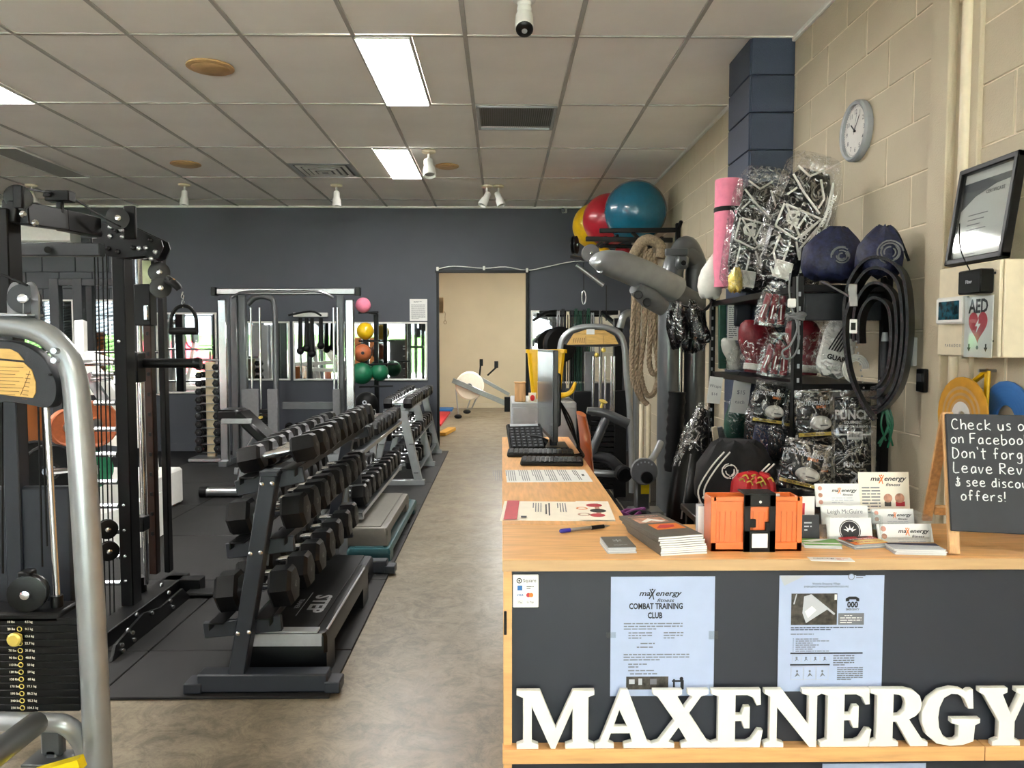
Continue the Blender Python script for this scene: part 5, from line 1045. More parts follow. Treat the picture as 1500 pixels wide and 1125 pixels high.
G('grey_paint').box(((xl + xr) / 2, Yk + .3, .04), (xr - xl + .1, .1, .06)).box((xl, Yk + .2, .04), (.09, .6, .06)).box((xr, Yk + .2, .04), (.09, .6, .06)).build('base_frame', t)
# hanging handles in the middle of it
g = G('black_plastic'); 
for px, l_ in ((440, 48), (449, 44), (457, 52), (470, 40)):
    p = P(px, 466, Yk + .45); q = P(px, 466 + l_, Yk + .45); g2 = G('black_rubber').cyl(p, q, .022, .03, 8).ball(q, .045, 10); g2.build('strap', None, label='black cable attachment hanging inside the cable machine, %s' % {440: 'leftmost', 449: 'second from left', 457: 'longest, third from left', 470: 'rightmost'}[px], cat='attachment', group='attachments inside the cable machine')
t2 = thing('attachment_rail', 'white hook rail holding the black cable attachments', 'rail', P(457, 462, BY - .04)); G('white_plastic').box(P(455, 461, BY - .03), (.42, .04, .05)).build('board', t2); G('black_steel').tube([P(422, 462, BY - .2), P(455, 456, BY - .1), P(470, 462, BY - .3)], .012, 8, 3).build('arm', t2)
# black plates/kettle region under the cross beam
for k, px in enumerate((425, 437, 452, 463, 478)):
    p = P(px, 606, Yk + .8); G('black_rubber').lathe((p.x, p.y, .35), (0, -1, 0), [(0, .045), (.03, .052), (.05, .05), (.055, .03)], 18).use('chrome').cyl((p.x, p.y - .055, .35), (p.x, p.y - .09, .35), .025).use('black_steel').box((p.x, p.y + .02, .13), (.04, .04, .24)).build('weight_plate', None, label='black weight plate on a peg low behind the cable machine, %s from left' % ('first' if k == 0 else ORD[k]), cat='weight plate', group='plates behind the cable machine')
# ---- medicine ball rack
Yr = 8.95; xm = P(541, 560, Yr).x; t = thing('ball_rack', 'black upright rack holding medicine balls beside the silver column', 'rack', (xm, Yr, 0))
G('black_steel').box((xm + .06, Yr + .16, .85), (.05, .05, 1.66)).build('post', t); G('black_steel').box((xm + .09, Yr + .08, .03), (.26, .3, .04)).build('base', t)
for py, w_ in ((459, .18), (500, .2), (534, .4), (566, .34), (611, .3)):
    z = P(540, py, Yr).z; G('black_steel').bar((xm - .1, Yr - .10, z), (xm - .1 + w_ + .05, Yr - .10, z + .01), .02, .02).bar((xm + .06, Yr + .14, z), (xm + .03, Yr - .1, z), .03, .02).build('cradle', t)
for px, py, r, m_, lab in ((532, 447, 11, 'pink_foam', 'small pink medicine ball at the top of the rack'), (535, 485, 12.5, 'ball_yellow', 'yellow medicine ball second from the top of the rack'), (531, 517, 13, 'orange_rubber', 'dull red medicine ball in the middle of the rack'),
    (530, 547, 16, 'green_rubber', 'green medicine ball, left one of the pair'), (556, 545, 13, 'green_rubber', 'green medicine ball, right one of the pair'), (537, 591, 17, 'black_rubber', 'large black medicine ball with white marks low on the rack')):
    p = P(px, py, Yr - .1 + (.05 if px == 556 else 0)); R_ = r * Yr / F
    g = G(m_).ball(p, R_, 22)
    if px == 537: g.use('ink_light').text('9', R_ * .9, Matrix(((1, 0, 0, p.x), (0, 0, -1, p.y - R_ * .99), (0, 1, 0, p.z), (0, 0, 0, 1))), h=.004).text('KG', R_ * .4, Matrix(((1, 0, 0, p.x), (0, 0, -1, p.y - R_ * .95), (0, 1, 0, p.z - R_ * .5), (0, 0, 0, 1))), h=.006)
    if px == 531: g.use('ink').lathe(p + V((R_ * .2, -R_ * .98, 0)), (0, -1, 0), [(0, .02), (.004, .018)], 10).tube([p + V((cos(q) * R_ * 1.005, -.3 * R_ * 0, sin(q) * R_ * 1.005)) for q in [i * pi / 12 for i in range(24)]], .006, 6, closed=True)
    g.build('medicine_ball', None, label=lab, cat='ball', group='medicine balls')
# ---- beyond the doorway: rowing machine, mats, cord
Yw = 13.6; t = thing('rowing_machine', 'pale grey rowing machine standing in the room beyond the doorway', 'exercise machine', P(705, 612, Yw))
c_ = P(688, 565, Yw); R_ = 21 * Yw / F
G('paper_cream').lathe(c_ + V((0, .08, 0)), (0, -1, 0), [(0, R_ * .9), (.02, R_), (.14, R_), (.16, R_ * .9)], 28).build('flywheel_cage', t)
G('mid_grey_plastic').lathe(c_ + V((0, -.085, -.0)), (0, -1, 0), [(0, .05), (.03, .045)], 14).build('hub', t); G('light_grey_paint').lathe(c_ + V((0, .06, -.05)), (0, -1, 0), [(0, R_ * .8), (.11, R_ * .8)], 24).build('lower_cover', t)
G('satin_steel').bar(P(663, 557, Yw - .1), P(748, 594, Yw - .1), .05, .09).build('rail', t); G('satin_steel').bar(P(700, 552, Yw + .1), P(746, 578, Yw + .1), .05, .06).build('monorail', t)
G('black_plastic').box(P(743, 592, Yw - .1), (.10, .12, .26)).build('seat', t)
for a, b in (((668, 570), (671, 608)), ((692, 575), (683, 603)), ((702, 575), (690, 600))): G('satin_steel').cyl(P(*a, Yw - .05), P(*b, Yw - .05), .012).build('leg', t)
for q in ((671, 610), (684, 603)): G('black_rubber').ball(P(*q, Yw - .05), .05, 10, sq=(1.4, 1, .8)).build('caster', t)
G('black_steel').bar(P(702, 555, Yw), P(704, 535, Yw), .03, .03).bar(P(714, 550, Yw), P(727, 538, Yw), .03, .03).build('arm', t)
G('black_plastic').box(P(705, 531, Yw), (.06, .03, .12)).build('monitor', t, label='black display'); G('black_plastic').box(P(727, 534, Yw), (.07, .05, .12)).build('handle', t)
q0, q1 = PZ(646, 600, 0), PZ(656, 607, 0)
G('blue_mat').box((-1.22, 15.2, .02), (.5, .5, .04)).build('floor_mat', None, label='blue mat edge on the floor beyond the doorway', cat='mat'); G('red_mat').box((-1.25, 13.4, .02), (.55, 2.2, .04)).build('floor_mat', None, label='red mat on the floor beyond the doorway', cat='mat')
G('amber_plastic').bar(PZ(647, 636, .03), PZ(662, 628, .04), .12, .05).build('wooden_block', None, label='amber wooden wedge on the floor just inside the doorway', cat='block')
p = P(646, 447, 13.2); t = thing('wall_box', 'brown wooden box on the left wall beyond the doorway with a cord and ring', 'box', (-1.78, 13.2, p.z - .2))
p = P(648, 447, 10.2); G('tan_plastic').box((p.x - .02, 10.2, p.z), (.07, .06, .20), None).bar((p.x - .05, 10.2, p.z + .05), (p.x - .75, 10.2, p.z + .05), .03, .03).build('box', t)
q = P(650, 460, 10.2); q2 = P(652, 470, 10.2); G('rope').tube([P(648, 455, 10.2), P(652, 458, 10.2), q2 + V((0, 0, .05)), q2], .004, 6, 3).tube([q2 + V((sin(a_) * .018, 0, -.02 + cos(a_) * .022)) for a_ in [i * pi / 6 for i in range(12)]], .004, 6, closed=True).build('cord', t)

# ------------------------------------------------------------------ black functional trainer at left (its side frame lies along Y at X -1.72)
t = thing('smith_machine', 'tall black cable and bar frame at the left with a D handle', 'exercise machine', (-1.75, 3.5, 0)); XS = -1.75
# front post, cut by the left edge
x0 = P(12, 500, 2.62).x; G('black_steel').box((x0, 2.62, P(12, 303, 2.62).z / 2), (.070, .075, P(12, 303, 2.62).z - .02)).build('front_post', t)
# upper beam between posts, arched
bp = [P(8, 310, 2.62), P(30, 312, 2.62), P(90, 322, 2.95), P(140, 333, 3.25)]
g = G('black_steel'); 
for i in range(3): g.bar(bp[i], bp[i + 1], .05, .072 + .004 * i)
g.build('top_beam', t)
for q in ((33, 314), (51, 327)): G('chrome').lathe(P(*q, 2.55), (1, -.6, 0), [(0, .010), (.004, .012), (.008, .009), (.014, .006)], 10).build('bolt', t)
G('dark_grey_plastic').bar(P(28, 366, 3.3), P(150, 366, 3.3), .05, .055).build('cross_beam', t); G('black_steel').cyl(P(70, 366, 3.27), P(70, 366, 3.25), .014).build('plug', t)
# pulley at the near top corner
def pulley(c, R_, w_, axis, mt='black_plastic', name='pulley', par=None):
    o = G(mt).lathe(V(c) - V(axis).normalized() * w_ / 2, axis, [(0, R_ * .9), (.001, R_), (w_ * .25, R_), (w_ * .5, R_ * .8), (w_ * .75, R_), (w_ - .001, R_), (w_, R_ * .9)], 28).build(name, par)
    G('chrome').lathe(V(c) + V(axis).normalized() * (w_ / 2 + .004), axis, [(-.002, .014), (.006, .012), (.008, .006)], 10).build('axle', o); return o
pulley(P(27, 290, 2.62), .042, .025, (.5, -1, 0), par=t); G('black_steel').bar(P(27, 305, 2.60), P(27, 272, 2.60), .03, .012).build('pulley_bracket', t)
a, b = P(88, 288, 2.9), P(88, 312, 2.9); G('black_steel').bar(b, a, .022, .022).box(a, (.09, .05, .040)).box(P(76, 288, 2.9), (.028, .07, .012)).build('cable_guide', t)
g = G('black_rubber').tube([P(40, 277, 2.62), P(78, 283, 2.9)], .0035, 6).tube([P(98, 284, 2.9), P(140, 312, 3.1), P(186, 337, 3.35)], .0035, 6)
g.build('cable', t)
p = P(172, 320, 3.3); pulley(p, .045, .025, (.6, -1, 0), 'dark_grey_plastic', par=t); G('black_steel').box((p.x + .03, p.y + .05, p.z - .01), (.05, .02, .14)).build('pulley_plate', t)
# big gusset plate
Yg = 3.42; pl = [(138, 326), (190, 330), (236, 352), (239, 362), (232, 378), (222, 381), (212, 374), (180, 378), (156, 375), (140, 345)]
pts = [P(x, y, Yg) for x, y in pl]; c0 = pts[0]
for dy in (0, .07):
    g = G('black_steel'); n = len(pts); g.add([(p.x, p.y + dy, p.z) for p in pts] + [(p.x, p.y + dy + .008, p.z) for p in pts], [tuple(range(n)), tuple(range(n, 2 * n))] + [(i, (i + 1) % n, n + (i + 1) % n, n + i) for i in range(n)]); g.build('gusset_plate', t)
for q in ((143, 328), (162, 333), (146, 341), (162, 346), (171, 338), (178, 337), (184, 338), (180, 347), (159, 364), (173, 369), (195, 363), (204, 364), (214, 363), (221, 352), (228, 369), (222, 379)): G('black_plastic' if q[0] % 2 else 'satin_steel').lathe(P(*q, Yg), (0, -1, 0), [(0, .011), (.008, .010), (.012, .004)], 8).build('bolt', t)
# middle upright
p = P(186, 640, 3.72); xm = p.x; zt = P(172, 370, 3.6).z + .05
G('black_steel').box((xm, 3.72, zt / 2 + .04), (.060, .09, zt - .08)).build('upright', t)
G('black_steel').box((xm + .02, 3.60, zt - .03), (.06, .26, .06)).build('head_bracket', t)
for q in ((186, 371), (180, 500), (192, 740), (193, 777), (197, 815), (199, 851)): G('chrome').lathe((xm, 3.672, P(q[0], q[1], 3.67).z), (0, -1, 0), [(0, .009), (.006, .008), (.009, .003)], 10).build('bolt', t)
for py in (531, 547, 590, 628, 665, 705, 740, 777, 814, 852): z = P(160, py, 3.72).z; G('chrome').cyl((xm - .04, 3.70, z), (xm - .14, 3.70, z), .012, n=10).build('storage_peg', t)
# guide rods and rear copper coloured channel
for px, Y, r in ((208, 3.9, .016),): x = P(px, 640, Y).x; G('chrome').cyl((x, Y, .12), (x, Y, P(190, 372, Y).z + .02), r, n=12).build('guide_rod', t)
x = P(222, 640, 4.05).x; zt2 = P(210, 385, 4.05).z
G('copper_paint').box((x, 4.05, (zt2 + .1) / 2 + .03), (.042, .05, zt2 - .1)).build('hole_channel', t, label='bronze toned adjustment channel with holes')
g2 = [o for o in C.objects if o.name.startswith('hole_channel')][0]
for k in range(14): G('black_plastic').box((x + .004, 4.022, .35 + k * .105), (.014, .004, .02)).build('adjustment_hole', g2)
G('black_steel').box((x + .06, 4.08, (zt2 + .1) / 2 + .03), (.03, .05, zt2 - .1)).build('rear_upright', t)
# carriage pulley block, cable, D handle
p = P(216, 408, 3.6); G('black_steel').box((P(213, 445, 3.6).x, 3.6, P(210, 447, 3.6).z), (.075, .07, .19)).box((P(222, 410, 3.6).x, 3.6, P(210, 405, 3.6).z), (.05, .06, .16)).build('carriage', t)
G('pale_lime').box((P(212, 400, 3.55).x, 3.575, P(212, 400, 3.55).z), (.042, .012, .12)).build('label_plate', t, label='pale lime label plate')
for q in ((233, 399), (235, 422)): pulley(P(*q, 3.52), .046, .03, (.5, -1, 0), 'black_plastic', par=t)
G('chrome').box((P(212, 458, 3.54).x, 3.555, P(212, 458, 3.54).z), (.02, .02, .07)).build('pop_pin', t)
g = G('black_rubber').tube([P(243, 412, 3.45), P(256, 416, 3.4), P(263, 424, 3.4)], [.008, .018, .014], 10, 3); g.use('chrome').tube([P(246, 408, 3.45), P(252, 412, 3.42)], .016, 8); g.build('cable_end', t)
for k in range(5): c_ = P(267 + .3 * k, 430 + k * 4.5, 3.4); G('chrome').tube([c_ + V((cos(a_) * (.006 if k % 2 else .002), sin(a_) * (.002 if k % 2 else .006), 0)) + V((0, 0, sin(a_ * 1) * .008)) for a_ in [i * pi / 4 for i in range(8)]], .002, 5, closed=True).build('chain_link', t)
g = G('black_rubber'); hp_ = [P(250, 485, 3.4), P(251, 465, 3.4), P(258, 452, 3.4), P(269, 448, 3.4), P(280, 452, 3.4), P(287, 465, 3.4), P(288, 485, 3.4)]
hd = thing('d_grip', 'black D shaped cable handle hanging from the black frame', 'handle', P(269, 487, 3.4)); g.tube(hp_, .0085, 8, 3).build('strap', hd); G('black_rubber').cyl(P(249, 485, 3.4), P(289, 485, 3.4), .016).build('grip', hd)
# smith bar
za = P(250, 532, 3.9).z; bb = thing('smith_bar', 'black horizontal bar running right from the black frame', 'barbell', (P(245, 532, 3.9).x, 3.9, za - .03))
G('black_steel').lathe((P(195, 532, 3.9).x, 3.9, za), (1, 0, 0), [(0, .016), (.02, .016), (.021, .024), (.30, .024), (.31, .02)], 16).build('sleeve', bb); G('black_plastic').lathe((P(284, 532, 3.9).x, 3.9, za), (1, 0, 0), [(0, .026), (.02, .03), (.035, .026)], 16).build('end_cap', bb)
G('black_plastic').box((P(196, 532, 3.85).x, 3.87, za - .02), (.06, .09, .15)).build('bar_carriage', t)
# bottom: splayed base plate with bolts, pulleys and cables
pb = [(157, 978), (160, 955), (205, 900), (228, 892), (262, 862), (272, 868), (276, 884), (258, 893), (240, 905)]
def base_plate(dx):
    out = []
    for (px, py, z) in ((157, 976, 0.016), (163, 945, .10), (205, 898, .10), (230, 890, .10), (262, 862, .12), (274, 884, .02), (240, 910, .016)):
        q = PX(px, py, -1.66) ; out.append(V((-1.64 + dx, q.y, max(.014, q.z))))
    return out
pts = base_plate(0); n = len(pts); g = G('black_steel'); g.add([p for p in pts] + [p + V((-.012, 0, 0)) for p in pts], [tuple(range(n)), tuple(range(n, 2 * n))] + [(i, (i + 1) % n, n + (i + 1) % n, n + i) for i in range(n)]); g.build('base_plate', t)
g = G('black_steel').box((-1.78, 3.6, .05), (.10, 1.25, .07)).box((-1.72, 4.12, .05), (.2, .08, .07)); g.build('base_beam', t)
for q in ((236, 857), (247, 868), (249, 880), (253, 889), (200, 900), (222, 898), (187, 923), (194, 927), (196, 937), (178, 945), (180, 953)): p = PX(*q, -1.64); G('satin_steel').lathe(p, (1, -.3, 0), [(0, .010), (.007, .009), (.010, .003)], 8).build('bolt', t)
G('black_rubber').box((PX(262, 878, -1.60).x, 4.05, .025), (.16, .10, .02), None, .009).build('rubber_foot', t)
G('black_plastic').cyl((P(205, 880, 3.9).x, 3.9, .08), (P(205, 880, 3.9).x, 3.9, .16), .035).build('rod_boot', t); G('black_plastic').box((P(207, 765, 3.9).x, 3.88, P(207, 765, 3.9).z), (.075, .07, .075)).build('rod_clamp', t)
for px in (150, 155, 162, 168): G('black_rubber').cyl(P(px, 930 if px < 160 else 920, 3.6), P(px - 12, 372, 3.6), .0035, n=6).build('cable', t)
for k, (px, py) in enumerate(((157, 775), (159, 807))): pulley(P(px, py, 3.55), .045, .03, (.8, -1, 0), par=t)
# plates behind and white plate-loaded machine
Yp = 5.6; t = thing('plate_loaded_machine', 'white framed plate loaded machine behind the silver arch at left', 'exercise machine', (-2.9, Yp, 0))
g = G('white_plastic')
for a, b, w_ in (((118, 520), (215, 640), .09), ((100, 590), (215, 600), .06), ((208, 560), (222, 690), .09), ((110, 640), (215, 650), .07), ((118, 470), (122, 690), .07), ((60, 575), (200, 570), .06), ((130, 520), (200, 540), .05)):
    G('white_plastic').bar(P(*a, Yp + (.3 if w_ < .08 else 0)), P(*b, Yp + .1), w_, .06, up=(0, 1, 0)).build('frame_bar', t)
G('white_plastic').box((P(165, 690, Yp + .3).x, Yp + .5, .16), (.62, .7, .30), None, .02).build('foot_plate', t); G('white_plastic').prism([(0, 0), (1.0, 0), (1.0, .30), (0, .02)], .5, T(-3.35, Yp - .25, .02) @ rot(90)).build('ramp', t)
G('grey_paint').bar(P(128, 548, Yp - .1), P(155, 590, Yp - .1), .07, .03, up=(0, 1, 0)).build('sled_rail', t)
for a, b in (((122, 532), (165, 531)), ((140, 590), (175, 590)), ((150, 628), (180, 628)), ((148, 665), (185, 665)), ((135, 555), (165, 553))): G('chrome').cyl(P(*a, Yp - .2), P(*b, Yp - .2), .022).build('peg', t)
def plate(px, py, rpx, Y, mt, lab, ax=(.75, -1, 0), w_=.05, grp=None):
    c = P(px, py, Y); R_ = rpx * Y / F; A = V(ax).normalized(); t = thing('weight_plate', lab, 'weight plate', c - V((0, 0, R_)), group=grp)
    G(mt).lathe(c - A * w_ / 2, A, [(0, R_ * .93), (.006, R_), (w_ - .006, R_), (w_, R_ * .94), (w_ - .004, R_ * .88), (w_ - .012, R_ * .84), (w_ - .012, R_ * .32), (w_, R_ * .28)], 32).build('disc', t)
    G('satin_steel').lathe(c + A * w_ / 2, A, [(-.01, .04), (.004, .036), (.005, .02)], 16).build('hub', t)
plate(139, 621, 34, Yp - .45, 'orange_rubber', 'orange bumper plate right of the silver arch', ax=(1.2, -.8, 0), grp='plates on the white machine'); plate(98, 626, 27, Yp - .2, 'orange_rubber', 'orange plate mostly hidden behind the silver arch', ax=(1.3, -.8, 0), grp='plates on the white machine')
plate(136, 688, 27, Yp - .45, 'green_rubber', 'green bumper plate below the orange one', grp='plates on the white machine')
plate(74, 690, 40, Yp - .6, 'black_rubber', 'black weight plate nearest the silver arch in the black pair', grp='plates on the white machine'); plate(52, 685, 40, Yp - .5, 'black_rubber', 'black weight plate at the left of the black pair', grp='plates on the white machine')
G('chrome').cyl(P(66, 691, Yp - .75), P(112, 688, Yp - .5), .024).build('plate_peg', t)
a, b = P(0, 590, 5.4), P(22, 725, 5.4); G('cabinet_orange').box(((a.x + b.x) / 2 - .15, 5.6, a.z / 2), (b.x - a.x + .3, .4, a.z), None, .01).build('cabinet', None, label='orange brown timber cabinet at the far left behind the weight stack', cat='cabinet')
# tall racks behind (dark uprights seen against the mirrors)
t = thing('power_rack', 'dark power rack standing before the leftmost mirrors', 'rack', (-4.0, 8.2, 0))
for px in (84, 118, 190, 96): x = P(px, 500, 8.2).x; G('dark_grey_plastic').box((x, 8.2 + (.5 if px in (96,) else 0), 1.02), (.10, .08, 2.0)).build('upright', t)
G('dark_grey_plastic').box((P(137, 400, 8.2).x, 8.2, 1.98), (P(190, 400, 8.2).x - P(84, 400, 8.2).x, .07, .07)).build('top_beam', t)
for z in (1.25, .8): G('chrome').cyl((P(84, 500, 8.1).x - .3, 8.1, z), (P(190, 500, 8.1).x + .3, 8.1, z), .014).build('bar', t)
# ------------------------------------------------------------------ near silver multi-station at the left edge
t = thing('leg_press_station', 'silver tubed weight stack machine filling the left edge', 'exercise machine', (-1.4, 2.05, 0)); Ym = 2.0
arch = [P(-120, 468, Ym), P(-40, 474, Ym), P(20, 477, Ym), P(62, 488, Ym), P(92, 513, Ym), P(108, 550, Ym), P(115, 610, Ym), P(123, 720, Ym), P(131, 850, Ym), P(138, 980, Ym), P(143, 1100, Ym), P(147, 1200, Ym)]
arch += [V((arch[-1].x, Ym, .02))]
G('silver_paint').tube(arch, [.030] * 5 + [.031, .0325, .034, .0345, .0345, .0345, .0345, .0345], 20, 5).build('main_arch', t)
G('black_rubber').cyl((arch[-1].x, Ym, 0), (arch[-1].x, Ym, .03), .04).build('rubber_foot', t)
for q in ((84, 528), (84, 514)): G('satin_steel').cyl(P(*q, Ym - .03), P(q[0] - 6, q[1], Ym - .05), .008, n=8).build('arch_bolt', t)
# instruction placard: dark rounded shell with a wood toned sheet
Yq = 1.98
def shape(pts, Y, d, mt, name, par, lab=None, bev=0):
    q = [P(x, y, Y) for x, y in pts]; n = len(q); g = G(mt); c = sum(q, V((0, 0, 0))) / n
    vs = []; 
    for dd, k in ((0, .965), (d * .3, 1), (d, 1)): vs += [c + (p - c) * k + V((0, dd, 0)) for p in q]
    fs = [tuple(range(n)), tuple(range(2 * n, 3 * n))]
    for l in range(2): fs += [(l * n + i, l * n + (i + 1) % n, (l + 1) * n + (i + 1) % n, (l + 1) * n + i) for i in range(n)]
    return g.add(vs, fs).build(name, par, label=lab)
def sm2(pts, k=4):
    o, _ = smooth([V((x, y, 0)) for x, y in pts], [1] * len(pts), k, True); return [(p.x, p.y) for p in o]
shell = sm2([(-60, 500), (0, 498), (34, 504), (62, 522), (80, 552), (84, 572), (80, 590), (66, 598), (20, 590), (-60, 582)])
shape(shell, Yq, .035, 'dark_grey_plastic', 'placard_shell', t)
def flatshape(pts, Y, mt, name, par, extra=None):
    q = [P(x, y, Y) for x, y in pts]; n = len(q); g = G(mt).add(q + [p + V((0, .003, 0)) for p in q], [tuple(range(n)), tuple(range(n, 2 * n))] + [(i, (i + 1) % n, n + (i + 1) % n, n + i) for i in range(n)])
    if extra: extra(g, Y)
    return g.build(name, par)
mat('placard_gold', (214, 172, 96), .45, var=.08, scale=20, stretch=(1, 1, 5)); mat('placard_line', (96, 66, 30), .6)
def ex1(g, Y):
    g.use('placard_line'); rd = random.Random(5)
    for k in range(9):
        y = 537 + k * 5; a = P(-20, y, Y - .001); b = P(34 - (k % 3) * 6, y + 1.5, Y - .001); g.bar(a, b, .0006, .0012, bev=0)
    for k in range(7): a, b = P(38 - k, 548 + k * 6, Y - .001), P(45 - k * .8, 549 + k * 6, Y - .001); g.bar(a, b, .0006, .0014, bev=0)
    g.bar(P(44, 543, Y - .001), P(30, 579, Y - .001), .0006, .001, bev=0)
flatshape([(-30, 510), (14, 511), (26, 517), (35, 528), (0, 525), (-30, 524)], Yq - .003, 'placard_gold', 'placard_header', t); flatshape([(-30, 527), (0, 528), (34, 531), (46, 542), (52, 560), (52, 575), (48, 583), (0, 578), (-30, 576)], Yq - .003, 'placard_gold', 'placard_sheet', t, ex1)
p = P(73, 549, Yq - .004); G('black_plastic').box(p, (.012, .004, .006), None, .002).build('placard_clip', t)
# pulley with steel cheeks on the arch
for dx, mt in ((0, 'satin_steel'), (-.045, 'satin_steel')):
    c_ = P(43, 440, Ym) + V((dx, .01 - dx * .2, 0)); pts = [(cos(a_) * .036, sin(a_) * .048) for a_ in [radians(q) for q in range(0, 181, 12)]] + [(-.036, -.05), (.034, -.05)]
    A = V((1, -.55, 0)).normalized(); B = V((0, 0, 1)); Nn = A.cross(B); Mx = Matrix((A, B, Nn)).transposed().to_4x4(); Mx.translation = c_
    G(mt).prism(pts, .004, Mx).build('pulley_cheek', t)
pulley(P(36, 438, Ym + .01), .038, .02, (.3, -1, 0), 'dark_grey_plastic', par=t); G('satin_steel').bar(P(-60, 462, Ym), P(52, 462, Ym), .07, .006).build('pulley_base', t)
G('black_rubber').tube([P(-40, 388, Ym), P(10, 405, Ym), P(40, 418, Ym)], .003, 6, 3).build('top_cable', t)
G('navy_steel').box((P(22, 640, 2.2).x, 2.2, .93), (.045, .05, 1.0)).build('inner_post', t)
for px, Y, z0_, m_ in ((60, 2.05, P(70, 870, 2.05).z, 'chrome'), (-6, 2.05, .6, 'chrome')):
    a = P(68, 596, Y); b = P(84, 880, Y)
    if px > 0: G(m_).cyl(b, a, .0085, n=12).build('guide_rod', t); G('black_plastic').cyl(P(84, 898, Y), P(83, 872, Y), .016).build('rod_bush', t)
for q in (((3, 585), (4, 840)), ((56, 590), (62, 830)), ((62, 590), (69, 800))): G('black_rubber').cyl(P(*q[0], 2.1), P(*q[1], 2.1), .003, n=6).build('cable', t)
a, b = P(-40, 716, 2.16), P(101, 905, 2.16); G('navy_steel').box(((a.x + b.x) / 2, 2.2, (a.z + b.z) / 2), (b.x - a.x, .03, a.z - b.z), None, .008).build('rear_shroud', t)
a, b = P(-60, 586, 2.14), P(30, 720, 2.14)
pulley(P(42, 868, 2.02), .048, .03, (.15, -1, 0), 'black_plastic', par=t); G('black_steel').box(P(40, 843, 2.03), (.03, .04, .03)).build('pulley_hanger', t); G('black_steel').box(P(20, 896, 2.05), (.30, .10, .028), None, .006).build('stack_head', t)
st_ = 905; n_ = 13
lbs = ['10 lbs', '20 lbs', '30 lbs', '50 lbs', '70 lbs', '90 lbs', '110 lbs', '130 lbs', '150 lbs', '170 lbs', '190 lbs', '210 lbs', '230 lbs']; kgs = ['4.5 kg', '9.1 kg', '13.6 kg', '22.7 kg', '31.8 kg', '40.8 kg', '50 kg', '59 kg', '68 kg', '77.1 kg', '86.2 kg', '95.3 kg', '104.3 kg']
for k in range(n_):
    y0_ = 906 + k * 10.5; a, b = P(-70, y0_, 2.0), P(113 + k * .3, y0_ + 10.0, 2.0); w_ = b.x - a.x; cx_ = (a.x + b.x) / 2; zc_ = (a.z + b.z) / 2
    g = G('black_plastic').box((cx_, 2.05, zc_), (w_, .10, a.z - b.z - .001), None, .0015)
    Mq = lambda px, py: Matrix(((1, 0, 0, P(px, py, 2.0).x), (0, 0, -1, 1.9995), (0, 1, 0, zc_), (0, 0, 0, 1)))
    g.use('paper_cream').text(lbs[k], .0085, Mq(16 + k * .6, y0_ + 5), bold=.01).text(kgs[k], .0085, Mq(42 + k * .5, y0_ + 5), bold=.01)
    g.build('weight_plate', t)
    if k: p = P(28 + k * .4, y0_ + 5, 1.999); G('brass').tube([p + V((cos(a_) * .006, 0, sin(a_) * .006)) for a_ in [i * pi / 5 for i in range(10)]], .0012, 5, closed=True).build('pin_hole', t)
p = P(21, 937, 1.985); G('brass').lathe(p + V((0, .015, 0)), (0, -1, 0), [(0, .006), (.008, .006), (.009, .018), (.018, .0185), (.022, .014)], 18).build('selector_pin', t, label='round pale yellow selector knob')
a = P(-60, 1050, 1.98); b = P(100, 1058, 1.98)
G('silver_paint').tube([P(-80, 1056, 1.98), P(60, 1058, 1.98), P(96, 1062, 1.98), P(118, 1084, 2.0), P(128, 1110, 2.0)], .024, 14, 4).build('lower_cross_tube', t)
G('grey_paint').tube([P(52, 1060, 1.92), P(0, 1100, 1.75), P(-50, 1140, 1.6)], .030, 14).build('forward_tube', t)
a, b = P(58, 1062, 2.05), P(92, 1108, 2.05); G('grey_paint').box(((a.x + b.x) / 2, 2.06, (a.z + b.z) / 2), (b.x - a.x, .03, a.z - b.z), None, .008).box(((a.x + b.x) / 2, 2.06, b.z / 2 + .02), (.03, .03, b.z)).build('lower_bracket', t); G('grey_paint').box(((a.x + b.x) / 2, 2.05, b.z - .005), (.12, .08, .008)).build('lower_plate', t)
a, b = P(52, 1125, 1.9), P(120, 1110, 1.9); G('yellow_label').bar(a + V((0, 0, -.02)), b + V((0, 0, -.012)), .03, .03, bev=0).build('warning_label', t, label='bright yellow warning label')
G('silver_paint').box((-1.35, 2.05, .035), (.9, .07, .06)).build('floor_rail', t)
# ------------------------------------------------------------------ right side machines
def tubep(pts, Ys, r, mt, name, par, n=14, k=4, rz=None, lab=None):
    if not isinstance(Ys, (list, tuple)): Ys = [Ys] * len(pts)
    return G(mt).tube([P(x, y, Y) for (x, y), Y in zip(pts, Ys)], r, n, k, rz=rz).build(name, par, label=lab)
Yl = 5.6; t = thing('lat_pulldown', 'big grey tubular pulldown machine beside the right wall', 'exercise machine', P(978, 760, 5.6) * 1)
t.location = (P(978, 700, Yl).x, Yl, 0)
x1, x2 = P(978, 640, Yl).x, P(1008, 640, Yl + .1).x
xm_ = (x1 + x2) / 2
G('grey_paint').tube([(x1, Yl, .05), (x1, Yl, 1.0), (x1, Yl, 1.5), (x1 + .01, Yl, 1.78), (x1 + .05, Yl + .03, 1.94), (x1 + .13, Yl + .06, 2.0), (x1 + .2, Yl + .09, 1.96)], .080, 18, 4).build('front_column', t)
G('grey_paint').tube([(P(1016, 640, Yl + .1).x, Yl + .1, .05), (P(1016, 640, Yl + .1).x, Yl + .1, 1.7), (P(1017, 640, Yl + .1).x, Yl + .1, 1.90), (P(1011, 640, Yl).x, Yl + .08, 2.03), (P(1002, 640, Yl).x, Yl + .06, 2.05), (P(992, 640, Yl).x, Yl + .04, 1.98)], .078, 18, 4).build('rear_column', t)
